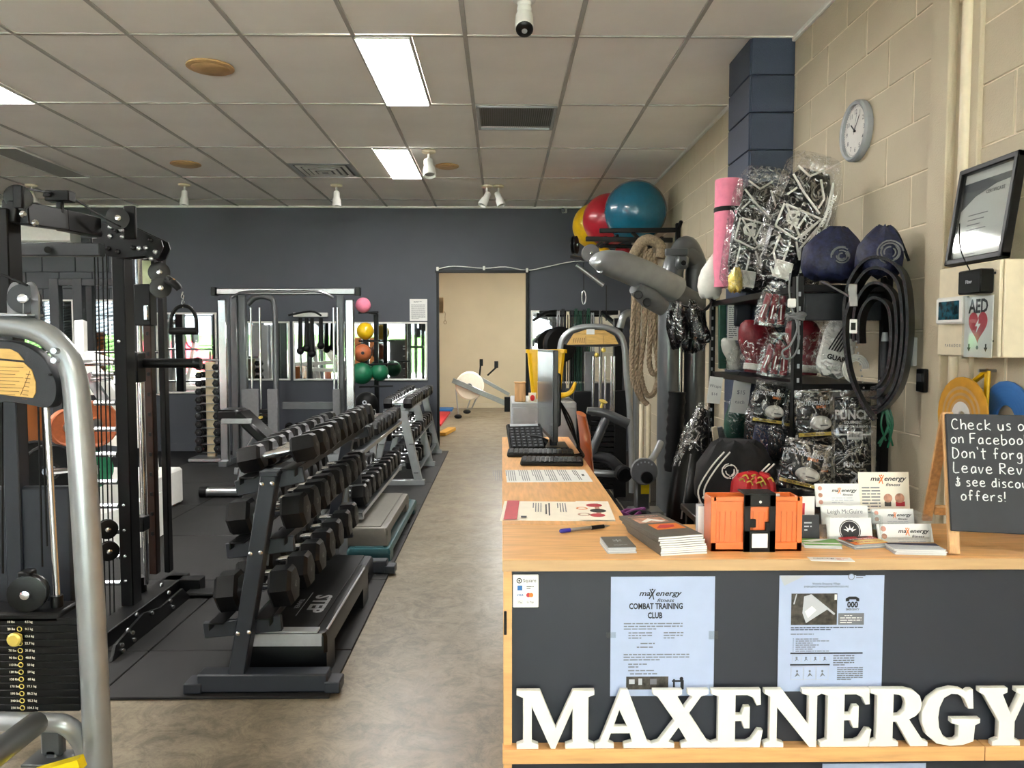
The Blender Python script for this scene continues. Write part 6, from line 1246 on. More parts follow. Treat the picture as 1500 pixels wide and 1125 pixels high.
G('black_steel').box(((x1 + x2) / 2 + .01, Yl + .12, 1.2), (.05, .08, 1.5)).build('inner_channel', t); G('chrome').cyl(((x1 + x2) / 2 - .01, Yl - .02, .5), ((x1 + x2) / 2 - .01, Yl - .02, 1.95), .012).build('guide_rod', t)
p = P(999, 384, Yl - .12); G('grey_paint').box(p, (.09, .05, .10), None, .02).box(p + V((-.04, 0, .07)), (.16, .04, .05)).build('pivot_bracket', t); G('black_plastic').cyl(p + V((0, -.03, -.01)), p + V((0, -.05, -.01)), .018).build('pivot', t)
# great arm
G('silver_paint').tube([P(870, 392, 4.9), P(880, 384, 4.9), P(905, 388, 5.0), P(945, 404, 5.15), P(990, 424, 5.3)], [.04, .065, .085, .09, .082], 20, 5, rz=.105).build('swing_arm', t)
G('grey_paint').tube([P(985, 424, 5.3), P(1008, 437, 5.4), P(1022, 444, 5.45)], [.07, .068, .066], 16, 3).build('arm_collar', t)
G('grey_paint').tube([P(984, 412, 5.27), P(988, 420, 5.27), P(980, 434, 5.27)], .02, 8, 3).build('clamp_ring', t)
G('mid_grey_plastic').tube([P(930, 420, 5.1), P(950, 436, 5.15), P(972, 452, 5.2)], [.05, .07, .055], 12, 3).build('arm_underside', t)
for q in ((935, 432), (948, 443)): G('black_plastic').lathe(P(*q, 5.05), (0, -1, 0), [(0, .03), (.01, .025)], 10).build('arm_bolt', t)
a = P(956, 756, 5.5); G('grey_paint').box((a.x + .02, 5.5, .06), (.40, .34, .10), None, .015).build('foot', t)
# dark seated machine with tan placard
Yn = 6.6; t = thing('seated_machine', 'grey weight machine with a tan placard behind the monitor', 'exercise machine', (P(870, 600, Yn).x, Yn, 0))
G('silver_paint').tube([P(820, 515, Yn), P(825, 495, Yn), P(845, 481, Yn), P(880, 479, Yn), P(905, 487, Yn), P(914, 506, Yn), P(917, 540, Yn), P(922, 600, Yn), P(925, 660, Yn), V((P(926, 660, Yn).x, Yn, .05))], .026, 12, 5).build('head_hoop', t)
shape(sm2([(826, 505), (836, 488), (860, 482), (890, 484), (906, 494), (910, 506), (870, 508)]), Yn - .01, .05, 'dark_grey_plastic', 'placard_shell', t)
def ex2(g, Y):
    g.use('placard_line')
    for k in range(6): g.bar(P(841 + k * 3.1, 495, Y - .002), P(840 + k * 3.1, 502, Y - .002), .004, .003, bev=0)
    g.bar(P(842, 489, Y - .002), P(898, 489, Y - .002), .002, .002, bev=0).bar(P(858, 492, Y - .002), P(858, 504, Y - .002), .002, .002, bev=0).bar(P(884, 492, Y - .002), P(884, 504, Y - .002), .002, .002, bev=0)
    g.use('paper').box(P(865, 486, Y - .006), (.07, .002, .045), None, 0)
flatshape([(830, 505), (840, 489), (858, 483), (886, 484), (900, 492), (906, 504)], Yn - .02, 'placard_gold', 'placard', t, ex2)
for q in ((874, 520), (884, 513)): G('brass').ball(P(*q, Yn - .05), .021, 12).build('yellow_knob', t)
for px in (868, 878, 886, 895, 899): G('chrome').cyl((P(px, 600, Yn).x, Yn, .75), (P(px, 600, Yn).x, Yn, P(px, 522, Yn).z), .010).build('guide_rod', t)
for k in range(14): G('black_steel').box((P(882, 600, Yn).x, Yn + .05, .1 + k * .046), (.22, .1, .042)).build('weight_plate', t)
for (a, b) in (((840, 573), (866, 760)), ((900, 572), (918, 760))): q0, q1 = P(*a, Yn), P(b[0], a[1], Yn); G('black_steel').box(((q0.x + q1.x) / 2, Yn + .02, q0.z / 2), (q1.x - q0.x, .05, q0.z)).build('shroud', t)
a, b = P(862, 515, Yn + .1), P(872, 575, Yn + .1); G('mid_grey_plastic').box(((a.x + b.x) / 2 - .02, Yn + .1, (a.z + b.z) / 2), (.09, .03, a.z - b.z)).build('rear_panel', t)
# bench press arm tubes before it
Yo = 5.1
tubep([(860, 601), (880, 604), (900, 612), (920, 621)], [Yo] * 4, [.022, .032, .036, .034], 'grey_paint', 'roller_bar', t, k=3); tubep([(888, 612), (872, 650), (862, 676), (863, 684)], Yo, .030, 'grey_paint', 'arm_tube', t, k=3)
tubep([(868, 668), (890, 672), (905, 684), (915, 694)], [Yo] * 4, [.03, .04, .038, .034], 'dark_grey_plastic', 'lower_arm', t, k=3); p = P(911, 692, Yo - .05); G('black_rubber').lathe(p, (.2, -1, -.1), [(0, .055), (.05, .055), (.06, .04), (.055, .02)], 18).build('roller_end', t)
p = P(883, 590, Yo); G('brass').lathe(p, (.3, -.3, 1), [(0, .02), (.012, .03), (.02, .012)], 14).cyl(p, p + V((-.02, 0, -.07)), .01).build('yellow_pin', t)
tubep([(865, 692), (900, 694), (930, 690), (955, 672), (968, 648)], [Yo, Yo, Yo + .1, Yo + .2, Yo + .3], .024, 'silver_paint', 'link_tube', t, k=4)
p = P(942, 690, Yo - .1); G('mid_grey_plastic').lathe(p, (0, -1, .1), [(0, .085), (.03, .09), (.06, .085)], 22).build('cam_disc', t); G('black_plastic').lathe(p + V((.01, -.07, -.03)), (0, -1, .1), [(0, .04), (.02, .038)], 16).build('cam_hub', t)
for k in range(5): a_ = radians(50 + k * 20); G('ink_light').box(p + V((cos(a_) * .07, -.064, sin(a_) * .07)), (.010, .003, .010), None, 0).build('index_mark', t)
a, b = P(932, 703, Yo - .05), P(952, 755, Yo - .05); G('grey_paint').box(((a.x + b.x) / 2, Yo, a.z / 2 + .02), (b.x - a.x, .10, a.z), None, .012).build('pedestal', t); G('yellow_label').box(P(945, 716, Yo - .054), (.055, .002, .07), None, 0).build('warning_label', t, label='yellow warning label')
G('grey_paint').box(P(945, 752, Yo - .05), (.22, .2, .06), None, .01).build('foot', t)
G('black_vinyl').box(P(838, 640, Yo + .6), (.25, .35, .30), None, .06).build('seat_pad', t)
# cable crossover / black band rack on the back wall
Yv = 9.1; t = thing('band_rack', 'black wall frame hung with exercise bands right of the doorway', 'rack', (P(850, 470, Yv).x, Yv, 1.6))
G('black_steel').bar(P(800, 458, Yv), (P(800, 458, Yv).x, BY - .005, P(800, 458, Yv).z), .04, .04).bar(P(900, 458, Yv), (P(900, 458, Yv).x, BY - .005, P(900, 458, Yv).z), .04, .04).bar(P(790, 458, Yv), P(905, 458, Yv), .06, .05).bar(P(882, 458, Yv - .2), P(905, 478, Yv - .8), .04, .04).tube([P(789, 464, Yv - .3), P(800, 458, Yv - .1), P(815, 456, Yv)], .02, 8, 3).build('frame', t)
for k, (px, m_) in enumerate(((818, 'light_grey_paint'), (825, 'dark_grey_plastic'), (832, 'cream_plastic'), (838, 'dark_grey_plastic'), (844, 'band_green'), (850, 'band_green'), (856, 'dark_grey_plastic'), (862, 'band_green'), (868, 'light_grey_paint'), (880, 'mid_grey_plastic'))):
    x = P(px, 500, Yv - .06).x; l_ = (.9, 1.2, .8, 1.0, 1.25, .9, 1.1, 1.3, .6, 1.0)[k]; z = P(px, 461, Yv).z
    G(m_).tube([(x - .012, Yv - .0405, z - l_), (x - .013, Yv - .0405, z - .03), (x, Yv - .0405, z), (x + .013, Yv - .0405, z - .03), (x + .012, Yv - .0405, z - l_), (x, Yv - .0405, z - l_ - .03)], .008, 6, 3, closed=True).build('exercise_band', None, label='%s exercise band hanging right of the doorway, %s from the left' % ({'band_green': 'dark green', 'light_grey_paint': 'pale grey', 'cream_plastic': 'cream', 'mid_grey_plastic': 'mid grey', 'dark_grey_plastic': 'charcoal'}[m_], 'first' if k == 0 else ORD[k]), cat='exercise band', group='bands right of the doorway')
c_ = P(818, 505, Yv - .25); G('black_rubber').lathe(c_, (.4, -1, 0), [(0, .2), (.05, .21), (.08, .18)], 26).cyl((c_.x, c_.y + .03, .02), (c_.x, c_.y + .03, c_.z - .1), .025).cyl((c_.x, c_.y + .03, 0), (c_.x, c_.y + .03, .03), .16, n=20).build('punch_pad', None, label='black round pad on a stand in front of the small mirror', cat='punch pad')
# ceiling-high pulley bars with cables over the band rack
t = thing('cable_crossover', 'grey pulley and wire arm hanging near the exercise balls', 'exercise machine', P(862, 390, 7.0))
pulley(P(865, 371, 6.6), .075, .05, (.1, -1, 0), 'mid_grey_plastic', par=t); pulley(P(842, 359, 7.0), .08, .04, (1, -.4, 0), 'black_plastic', par=t)
G('black_steel').bar(P(838, 376, 7.1), P(872, 383, 6.6), .04, .03).bar(P(858, 350, 6.7), P(985, 352, 6.7), .04, .04).build('top_frame', t)
tubep([(842, 383), (872, 383), (905, 383)], 6.9, .006, 'satin_steel', 'wire', t, k=0, n=6); tubep([(844, 388), (884, 418)], 6.6, .018, 'satin_steel', 'strut', t, k=0); tubep([(855, 384), (855, 428)], 6.8, .004, 'black_plastic', 'hanging_wire', t, k=0, n=6); tubep([(888, 418), (888, 470)], 6.6, .004, 'black_plastic', 'hanging_wire', t, k=0, n=6)
p = P(855, 436, 6.8); G('chrome').tube([p + V((cos(a_) * .018, 0, sin(a_) * .06)) for a_ in [i * pi / 6 for i in range(12)]], .006, 6, closed=True).build('carabiner', t)
p = P(905, 480, 7.2); G('black_steel').box((p.x, 7.2, .8), (.08, .08, 1.55)).build('post', t); G('silver_paint').tube([P(908, 480, 7.1), P(914, 462, 7.1), P(925, 460, 7.2), P(930, 480, 7.2), P(932, 560, 7.2), V((P(932, 600, 7.2).x, 7.2, .05))], .035, 10, 4).build('side_hoop', t)
# ---- exercise balls on their wall rack
for px, py, Y, r, m_, lab in ((931, 310, 7.15, .285, 'ball_blue', 'large glossy blue exercise ball nearest on the wall rack'), (892, 322, 7.75, .26, 'ball_red', 'red exercise ball between the blue and the yellow one'), (872, 331, 8.35, .245, 'ball_yellow', 'yellow exercise ball farthest back on the wall rack')):
    p = P(px, py, Y); p.x = min(p.x, WX - r - .012); Mb = frame(p, (1, -.2, -.08)); prof = []
    for i in range(49):
        a_ = pi * i / 48; rr = r * (1 - (.0022 if (i % 2 and 12 < i < 36) else 0)); prof.append((-cos(a_) * rr, max(sin(a_) * rr, 1e-4)))
    o = G(m_).lathe(p, (1, -.2, -.08), prof, 48); o.ms; o.build('exercise_ball', None, label=lab, cat='ball', group='exercise balls on the wall rack', smooth_=True)
    ob = list(C.objects)[-1]; ob.data.polygons.foreach_set('use_smooth', [True] * len(ob.data.polygons))
t = thing('ball_shelf', 'black steel wall rack under the exercise balls', 'rack', (1.3, 7.4, 2.2)); Yk = 6.86
zA = P(930, 337, Yk).z
G('black_steel').bar(P(878, 338, Yk), P(992, 337, Yk), .03, .04).build('front_bar', t); G('black_steel').bar(V((WX - .03, Yk, zA + .06)), V((WX - .03, Yk, zA - .28)), .04, .04).build('wall_post', t)
G('black_steel').bar(P(992, 337, Yk), V((WX - .01, Yk - .06, zA + .07)), .03, .03).build('hook', t)
G('black_steel').bar(P(926, 340, Yk), P(958, 374, Yk + .05), .03, .03).bar(P(878, 360, Yk + .5), P(955, 362, Yk + .5), .03, .03).bar(P(905, 345, Yk + .2), P(880, 362, Yk + .6), .025, .025).build('brace', t)
for x in (.92, 1.42): G('black_steel').bar((x, Yk, zA - .07), (x, 8.65, zA - .07), .03, .03).build('side_rail', t)
# balls seen under the rack
for px, py, Y, r, m_, lab in ((885, 371, 8.0, .07, 'ball_yellow', 'small yellow ball below the rack of big balls'), (912, 369, 7.9, .08, 'ball_red', 'small red ball below the rack of big balls')):
    p = P(px, py, Y); G(m_).ball(p, r, 20).build('small_ball', None, label=lab, cat='ball', group='small balls under the rack')
# ---- battle ropes hanging in loops
t = thing('battle_rope', 'thick tan battle rope hung in long loops from the ball rack', 'rope', P(945, 590, 6.5)); rd = random.Random(4)
def strand(pts, Ys, par, r=.021):
    pp = [P(x, y, Y) for (x, y), Y in zip(pts, Ys)]; sm_, _ = smooth(pp, [1] * len(pp), 12); out = []
    for j in range(3):     # three twisted lays
        q = []
        for i, c in enumerate(sm_):
            tdir = (sm_[min(i + 1, len(sm_) - 1)] - sm_[max(i - 1, 0)]).normalized(); u = tdir.cross(V((0, 1, .1))).normalized(); w_ = tdir.cross(u); a_ = i * 1.05 + j * 2 * pi / 3
            q.append(c + (u * cos(a_) + w_ * sin(a_)) * r * .5)
        G('rope').tube(q, r * .68, 6).build('rope_strand', par)
for pts in ([(938, 365), (936, 420), (934, 480), (932, 540), (939, 580), (948, 592)], [(945, 362), (944, 420), (944, 480), (938, 540), (944, 572), (952, 580), (960, 570), (964, 540), (958, 480), (956, 420), (953, 365)], [(950, 368), (951, 420), (953, 480), (951, 530), (958, 548), (966, 530), (966, 480), (963, 420), (958, 372)], [(930, 372), (929, 430), (926, 500), (926, 545), (932, 570), (940, 585)]):
    strand(pts, [6.3] * len(pts), t)
G('rope').tube([P(928, 375, 6.3), P(940, 355, 6.3), P(955, 352, 6.3), P(968, 362, 6.3), P(966, 378, 6.3)], .045, 10, 4).build('rope_bundle', t)
for px in (940, 950): G('cream_plastic').cyl(V((P(px, 600, 6.3).x, 6.3, .03)), P(px, 592, 6.3), .02).build('rope_end', t)
# purple bands and clutter on the floor beside the counter
rd = random.Random(9); t = thing('band_pile', 'tangle of purple and black resistance bands on the floor behind the side counter', 'exercise bands', (.85, 4.6, 0))
for k in range(9):
    cx_, cy_ = .72 + rd.uniform(-.12, .12), 4.3 + rd.uniform(-.15, .15); r_ = rd.uniform(.10, .2); z_ = .28 + rd.uniform(-.15, .1)
    G('band_purple' if k % 3 else 'black_rubber').tube([(cx_ + cos(a_) * r_ * (1 + .3 * sin(3 * a_ + k)), cy_ + sin(a_) * r_, z_ + .04 * sin(2 * a_ + k)) for a_ in [i * pi / 6 for i in range(12)]], .012, 6, 3, closed=True).build('band', t)
G('black_plastic').box((.72, 4.3, .12), (.5, .6, .2), None, .02).build('tub', t)
# foam roller standing
G('black_rubber').lathe(P(985, 690, 4.9) * 1, (.05, 0, 1), [(i * .03, .05 + (.008 if i % 2 else 0)) for i in range(18)], 16).build('foam_roller', None, label='black ribbed foam roller standing beside the grey column', cat='roller')
# ------------------------------------------------------------------ merchandise shelving against the right wall
SX = 1.20; SY0, SY1 = 3.10, 4.38; 
t = thing('shelving_unit', 'black perforated steel shelving against the right wall crowded with merchandise', 'shelves', ((SX + WX) / 2, (SY0 + SY1) / 2, 0)); SZ = [1.585, 1.185, .80, .42, .06]
for x, y in ((SX, SY0), (SX, SY1), (WX - .03, SY0), (WX - .03, SY1)):
    zt = 1.62 if True else 0
    o = G('black_steel').box((x, y, zt / 2), (.035, .003, zt), None, .001).box((x - .016, y + (.016 if y == SY0 else -.016), zt / 2), (.003, .035, zt), None, .001).build('post', t)
    if x == SX:
        for k in range(26): G('light_grey_paint').box((x, y - .002, .10 + k * .058), (.010, .002, .018), None, .0005).build('slot', o)
for i, z in enumerate(SZ): G('black_steel').box(((SX + WX - .03) / 2, (SY0 + SY1) / 2, z - .012), (WX - .03 - SX, SY1 - SY0, .030), None, .002).build('shelf', t)
G('dark_grey_plastic').box(((SX + WX) / 2, SY0 + .03, 1.50), (WX - SX - .06, .02, .11), None, .003).build('end_panel', t)
def bagshape(c, w_, h_, d_, M, mt, n=12, top=.5, name='pack', par=None, seed=1, wob=.06, build=True, g=None):
    """a stuffed, slightly lumpy bag: local X width, Y depth, Z height from 0"""
    rd = random.Random(seed); g = g or G(mt); g.use(mt); rs = []; ph = [rd.uniform(0, 6) for _ in range(6)]
    prof = [(0, .55), (.06, .85), (.2, 1), (.4, 1.0), (.6, .95), (.8, .5 + top * .4), (.93, top), (1, top * .7)]
    for z, k in prof:
        rs.append([M @ V((cos(2 * pi * i / n) * w_ / 2 * k * (1 + wob * sin(3 * 2 * pi * i / n + ph[0] + z * 5)), sin(2 * pi * i / n) * d_ / 2 * k * (1 + wob * sin(2 * 2 * pi * i / n + ph[1] + z * 7)), z * h_ + .01 * sin(ph[2] + i * 2))) for i in range(n)])
    g.rings(rs); return g
def oriented(p, yaw=0, tilt=0, roll=0): return Matrix.Translation(p) @ rot(0, 0, yaw) @ rot(tilt, roll, 0)
# yoga mats
def mat_roll(px, py0, py1, Y, r, lab, lean=0):
    a, b = P(px, py1, Y), P(px + lean, py0, Y); t = thing('yoga_mat', lab, 'yoga mat', a); d = (b - a)
    g = G('pink_foam').cyl(a, b, r, n=28); M = frame(b, d)
    sp = [M @ V((.001, cos(a_) * (r * .15 + r * .8 * a_ / (6 * pi)), sin(a_) * (r * .15 + r * .8 * a_ / (6 * pi)))) for a_ in [i * 6 * pi / 60 for i in range(61)]]
    g.build('roll', t); G('ink_pink').tube(sp, .0015, 4).build('spiral_end', t); q = a + d * .70; G('black_fabric').lathe(q, d, [(0, r + .001), (.003, r + .004), (.022, r + .004), (.025, r + .001)], 28).build('strap', t)
    G('black_fabric').tube([q + V((0, -r - .003, .01)), q + V((.02, -r - .006, -.05)), q + V((0, -r - .003, -.12))], .004, 5, 3).build('strap_tail', t)
mat_roll(1064, 264, 421, 4.25, .074, 'pink rolled yoga mat with a black strap standing on the top shelf', 4)
mat_roll(1088, 268, 418, 4.38, .055, 'second pink rolled yoga mat mostly hidden behind the shin guard pack')
# tall wrapped packs on the top shelf: black guards with white markings
def graphics(g, M, w_, h_, y, seed, word=None):
    rd = random.Random(seed); g.use('mesh_white')
    def ln(*p):
        for a, b in zip(p[:-1], p[1:]): g.bar(M @ V((a[0] * w_, y, a[1] * h_)), M @ V((b[0] * w_, y, b[1] * h_)), .008, .006, up=M.to_3x3() @ V((0, 1, 0)), bev=0)
    ln((-.38, .88), (-.1, .75), (.25, .62)); ln((-.35, .62), (.30, .58), (.05, .38), (-.35, .62)); ln((-.38, .62), (-.42, .42), (-.02, .36), (.3, .58)); ln((-.1, .62), (-.16, .42)); ln((.05, .60), (-.05, .44)); ln((.1, .9), (.25, .75), (.2, .66))
    ln((-.1, .32), (-.12, .12), (.02, .06)); ln((-.3, .08), (-.2, .02), (.0, .04)); ln((-.34, .96), (-.1, .9), (.1, .98)); ln((.32, .9), (.36, .62), (.18, .3), (.22, .1)); ln((-.3, .36), (-.32, .2), (-.22, .12)); ln((.0, .34), (.12, .22)); ln((-.25, .78), (-.38, .70)); ln((.28, .5), (.1, .3), (.14, .2))
    Mt = M @ Matrix(((1, 0, 0, -.18 * w_), (0, 0, -1, y - .002), (0, 1, 0, .52 * h_), (0, 0, 0, 1))); g.text('G', w_ * .34, Mt, bold=.04)
    for k, ww in enumerate(('PUNCH', 'TESTED ON HUMANS') if word else ('URBAN',)): g.text(ww, .026 if len(ww) > 6 else .034, M @ Matrix(((.15, -.98, 0, (.12 + .22 * k) * w_), (0, 0, -1, y - .002), (.98, .15, 0, (.45 + .12 * k) * h_), (0, 0, 0, 1))), bold=.03)
def guard_pack(px, py, Y, w_, h_, yaw, roll, lab, seed, word=False, pull=0):
    p = P(px, py, Y); p.z = SZ[0] + .034; t = thing('guard_pack', lab, 'shin guards', p); M = oriented(p, yaw, -6, roll)
    g = bagshape(None, w_ * .85, h_ * .93, .10, M, 'black_vinyl', top=.75, seed=seed); g.build('guard', t)
    g = G('mesh_white'); graphics(g, M, w_ * .92, h_ * .95, -.058, seed, word); g.build('white_print', t)
    g = G('mesh_white').box((-.02, -.055, h_ * .08), (w_ * .28, .012, h_ * .14), M, .004); g.build('white_strap', t)
    rs = []; rd = random.Random(seed + 5); n = 18
    for z, k in ((-.01, .8), (.08, 1.05), (.3, 1.12), (.6, 1.1), (.85, 1.02), (.98, .9), (1.06, .75)):
        rs.append([M @ V((cos(2 * pi * i / n) * w_ * .5 * k * (1 + rd.uniform(-.05, .05)), sin(2 * pi * i / n) * .068 * k * (1 + rd.uniform(-.1, .1)), z * h_)) for i in range(n)])
    G('clear_wrap').rings(rs).build('clear_bag', t)
guard_pack(1095, 414, 3.95, .29, .60, -8, 9, 'clear bagged black shin guards with white print beside the pink mat', 3)
guard_pack(1143, 412, 3.42, .275, .555, -4, 17, 'clear bagged black shin guards reading TESTED ON HUMANS', 8, True)
guard_pack(1170, 402, 3.74, .24, .60, -14, 9, 'rightmost clear bagged black shin guards against the block wall', 12)
# gold pouch between mat and guards
p = P(1078, 420, 3.75); p.z = SZ[0] + .018; g = bagshape(None, .07, .11, .05, oriented(p, 10), 'brass', seed=5, wob=.2); t = thing('foil_packet', 'small gold foil packet between the pink mat and the shin guards', 'packet', p); g.build('packet', t); bagshape(None, .08, .12, .06, oriented(p - V((0, .005, 0)), 10), 'clear_wrap', seed=5, wob=.25).build('wrap', t)
p = P(1037, 424, 4.30); p.z = SZ[0] + .018; bagshape(None, .13, .24, .12, oriented(p, 0, 0, 10), 'mesh_white', seed=9, wob=.12).build('white_bag', None, label='white cloth bag slumped at the far end of the top shelf', cat='bag')
# navy head guards in mesh bags
for px, py, Y, w_, h_, lab, sd in ((1215, 416, 3.22, .26, .215, 'dark blue padded head guard in a mesh bag on the top shelf', 21), (1283, 400, 2.98, .165, .185, 'second dark blue head guard bag hanging against the wall', 25)):
    p = P(px, py, Y); p.x = min(p.x, WX - .115); p.z = SZ[0] + .03; t = thing('head_guard', lab, 'head guard', p); M = oriented(p, -6, 0, 8)
    bagshape(None, w_, h_, .20, M, 'navy_fabric', top=.45, seed=sd, n=20, wob=.05).build('guard', t)
    g = G('mid_grey_plastic'); rd = random.Random(sd)
    for k in range(9): a_ = rd.uniform(0, 6.3); r_ = rd.uniform(.01, .045); g.tube([M @ V((-.0 + cos(q) * r_ * 1.1, -.108, h_ * .42 + sin(q) * r_)) for q in [a_ + i * .35 for i in range(7)]], .003, 5)
    g.build('print', t); G('black_fabric').tube([M @ V((0, 0, h_ * .95)), M @ V((.03, .02, h_ * 1.06)), M @ V((.07, .03, h_ * .9)), M @ V((.12, .02, h_ * .4))], .006, 6, 4).build('drawstring', t)
# bundle of black wrapped goods hanging at the far post
t = thing('skipping_rope_bundle', 'bunch of black bagged mouthguard cases hanging from the far post', 'merchandise', P(1015, 525, 4.3)); rd = random.Random(2)
for k in range(9):
    px, py = 992 + (k % 5) * 11 + rd.uniform(-3, 3), 468 + (k // 5) * 14 + rd.uniform(-4, 4); p = P(px, py + 30, 4.15 + rd.uniform(-.08, .1)); M = oriented(p, rd.uniform(-30, 30), rd.uniform(-10, 10), rd.uniform(-25, 10)); bagshape(None, .07, .20, .05, M, 'black_vinyl', seed=k, wob=.15).build('bag', t); bagshape(None, .08, .21, .06, M, 'clear_wrap', seed=k + 50, wob=.2).build('wrap', t)
    G('black_vinyl').tube([M @ V((0, 0, .2)), P(1030, 455, 4.2), V((SX - .022, 4.34, SZ[0] - .01)), V((SX - .005, 4.36, SZ[0] + .006))], .005, 5, 4).build('loop', t)
# red handled skipping ropes in clear bags
def red_pack(px, py0, py1, Y, lab, sd, nb=3):
    p = P(px, py1, Y); h_ = P(px, py0, Y).z - p.z; t = thing('skipping_rope_pack', lab, 'skipping rope', p); M = oriented(p, -12, 0, 8); w_ = .115
    for k in range(nb): g = G('red_fabric').cyl(M @ V(((-.38 + .36 * k) * w_, 0, .01)), M @ V(((-.24 + .26 * k) * w_, 0, h_ * .78)), .016, .014, 12); g.use('paper').cyl(M @ V(((-.38 + .36 * k) * w_ - .004, -.014, .03)), M @ V(((-.27 + .28 * k) * w_ - .004, -.013, h_ * .5)), .003, n=5); g.build('handle', t)
    G('black_rubber').tube([M @ V((-.2 * w_, .01, h_ * .75)), M @ V((0, .01, h_ * .95)), M @ V((.3 * w_, .01, h_ * .8))], .005, 6, 4).build('rope', t)
    G('clear_wrap').rings([[M @ V((x * w_ * k, y * .026, z * h_)) for x, y in ((-.58, -1), (0, -1.2), (.58, -1), (.58, 1), (0, 1.2), (-.58, 1))] for z, k in ((-.02, 1.05), (.3, 1.1), (.7, .95), (.95, .7), (1.1, .4))]).build('clear_bag', t)
red_pack(1129, 418, 477, 3.35, 'clear bag of red handled skipping ropes hanging from the top shelf', 1); red_pack(1133, 492, 551, 3.35, 'clear bag of red handled skipping ropes hanging lower by the second shelf', 2)
# grey cable coil on the near post
t = thing('cable_coil', 'grey electric cable coiled round the front post of the shelving', 'cable', P(1164, 500, 3.05))
cc = P(1166, 462, 3.05)
for k in range(5): G('mid_grey_plastic').tube([cc + V((cos(a_) * (.030 + .002 * k), sin(a_) * .024, .004 * k - .012 + sin(a_ * 2 + k) * .006)) for a_ in [i * pi / 6 for i in range(12)]], .0045, 6, 2, closed=True).build('coil', t)
G('mid_grey_plastic').tube([P(1158, 400, 3.05), P(1156, 425, 3.05), P(1160, 452, 3.05), P(1168, 480, 3.03), P(1158, 505, 3.02), P(1146, 515, 3.02), P(1150, 525, 3.02), P(1162, 522, 3.02), P(1170, 500, 3.03), P(1168, 440, 3.05), P(1168, 405, 3.05)], .004, 6, 5).build('lead', t); G('white_plastic').box(P(1160, 444, 3.03), (.03, .02, .035), None, .004).build('plug', t)
# second shelf: red gloves, white bagged guards
def glove(px, py, Y, s, yaw, mt, lab, wrap=True, roll=0):
    p = P(px, py, Y); p.z = SZ[1] + .018; t = thing('boxing_glove', lab, 'boxing gloves', p); M = oriented(p, yaw, 0, roll)
    G(mt).rings([[M @ V((cos(a_) * s * .30 * k + ox, sin(a_) * s * .28 * k, z * s)) for a_ in [i * pi / 8 for i in range(16)]] for z, k, ox in ((0, .60, 0), (.1, .66, 0), (.25, .64, 0), (.35, .82, -.01), (.55, 1.0, -.02), (.75, 1.0, -.03), (.9, .8, -.04), (.98, .45, -.05), (1.0, .1, -.05))]).build('fist', t)
    G(mt).tube([M @ V((s * .18, -.02, s * .35)), M @ V((s * .33, -.04, s * .52)), M @ V((s * .30, -.05, s * .70))], [s * .09, s * .11, s * .07], 12, 3).build('thumb', t); G('mesh_white').rings([[M @ V((cos(a_) * s * .19 * k, sin(a_) * s * .18 * k, z * s)) for a_ in [i * pi / 8 for i in range(16)]] for z, k in ((.04, 1.0), (.05, 1.12), (.16, 1.12), (.17, 1.0))]).build('cuff', t)
    if wrap: bagshape(None, s * .75, s * 1.05, s * .7, M, 'clear_wrap', seed=int(px), wob=.1).build('clear_bag', t)
glove(1104, 549, 3.86, .26, 10, 'red_fabric', 'dark red boxing glove in a clear bag on the second shelf', roll=8); glove(1124, 545, 4.14, .27, -10, 'red_fabric', 'dark red boxing glove behind the nearer one on the second shelf')
glove(1074, 547, 4.26, .18, 10, 'mesh_white', 'white padded glove at the far end of the second shelf')
glove(1180, 556, 3.6, .27, 0, 'red_fabric', 'dark red boxing glove behind the near post', roll=4)
p = P(1216, 562, 3.25); p.z = SZ[1] + .03; t = thing('white_guard_pack', 'clear bag of white shin guards leaning on the second shelf', 'shin guards', p); M = oriented(p, 0, -4, 14)
bagshape(None, .15, .27, .07, M, 'mesh_white', seed=31, top=.6).build('guard', t); g = G('black_vinyl')
for k in range(5): g.bar(M @ V((-.05 + k * .012, -.042, .10)), M @ V((.0 + k * .012, -.04, .24)), .006, .003, bev=0)
g.text('GUARD', .03, M @ Matrix(((1, 0, 0, 0), (0, 0, -1, -.045), (0, 1, 0, .07), (0, 0, 0, 1))), bold=.03); g.build('print', t); bagshape(None, .17, .29, .09, M, 'clear_wrap', seed=33, top=.7, wob=.12).build('clear_bag', t)
p = P(1250, 560, 3.2); p.z = SZ[1] + .006; t = thing('wrap_coil', 'coil of white strapping beside the bag of white guards', 'strap', p)
for k in range(4): G('mesh_white').tube([p + V((cos(a_) * (.03 + .008 * k), -.02, .055 + sin(a_) * (.035 + .008 * k))) for a_ in [i * pi / 8 for i in range(13)]], .004, 5).build('loop', t)
# price tags
for (a, b, lab, tx) in (((1040, 551), (1059, 590), 'pinkish white price tag hanging at the far post', 'Wraps'), ((1075, 557), (1100, 604), 'white handwritten price tag reading dollars, right of the other', '$15')):
    A, B = P(*a, 3.92), P(*b, 3.92); t = thing('price_tag', lab, 'tag', (A + B) / 2); w_ = B.x - A.x; h_ = A.z - B.z
    sheet((A.x, 3.92, A.z), (1, 0, -.12), (0, -1, 0), w_, h_, [('t', tx, w_ * .5, h_ * .35, w_ * .32, 'ink_grey'), ('t', '$14' if tx == 'Wraps' else 'each', w_ * .5, h_ * .65, w_ * .3, 'ink_grey')]).build('card', t); G('black_plastic').tube([(A.x + w_ * .5, 3.945, A.z - .01), (A.x + w_ * .3, 3.95, A.z + .02), (A.x + w_ * .5, 3.96, A.z + .04)], .0015, 5, 3).build('string', t)
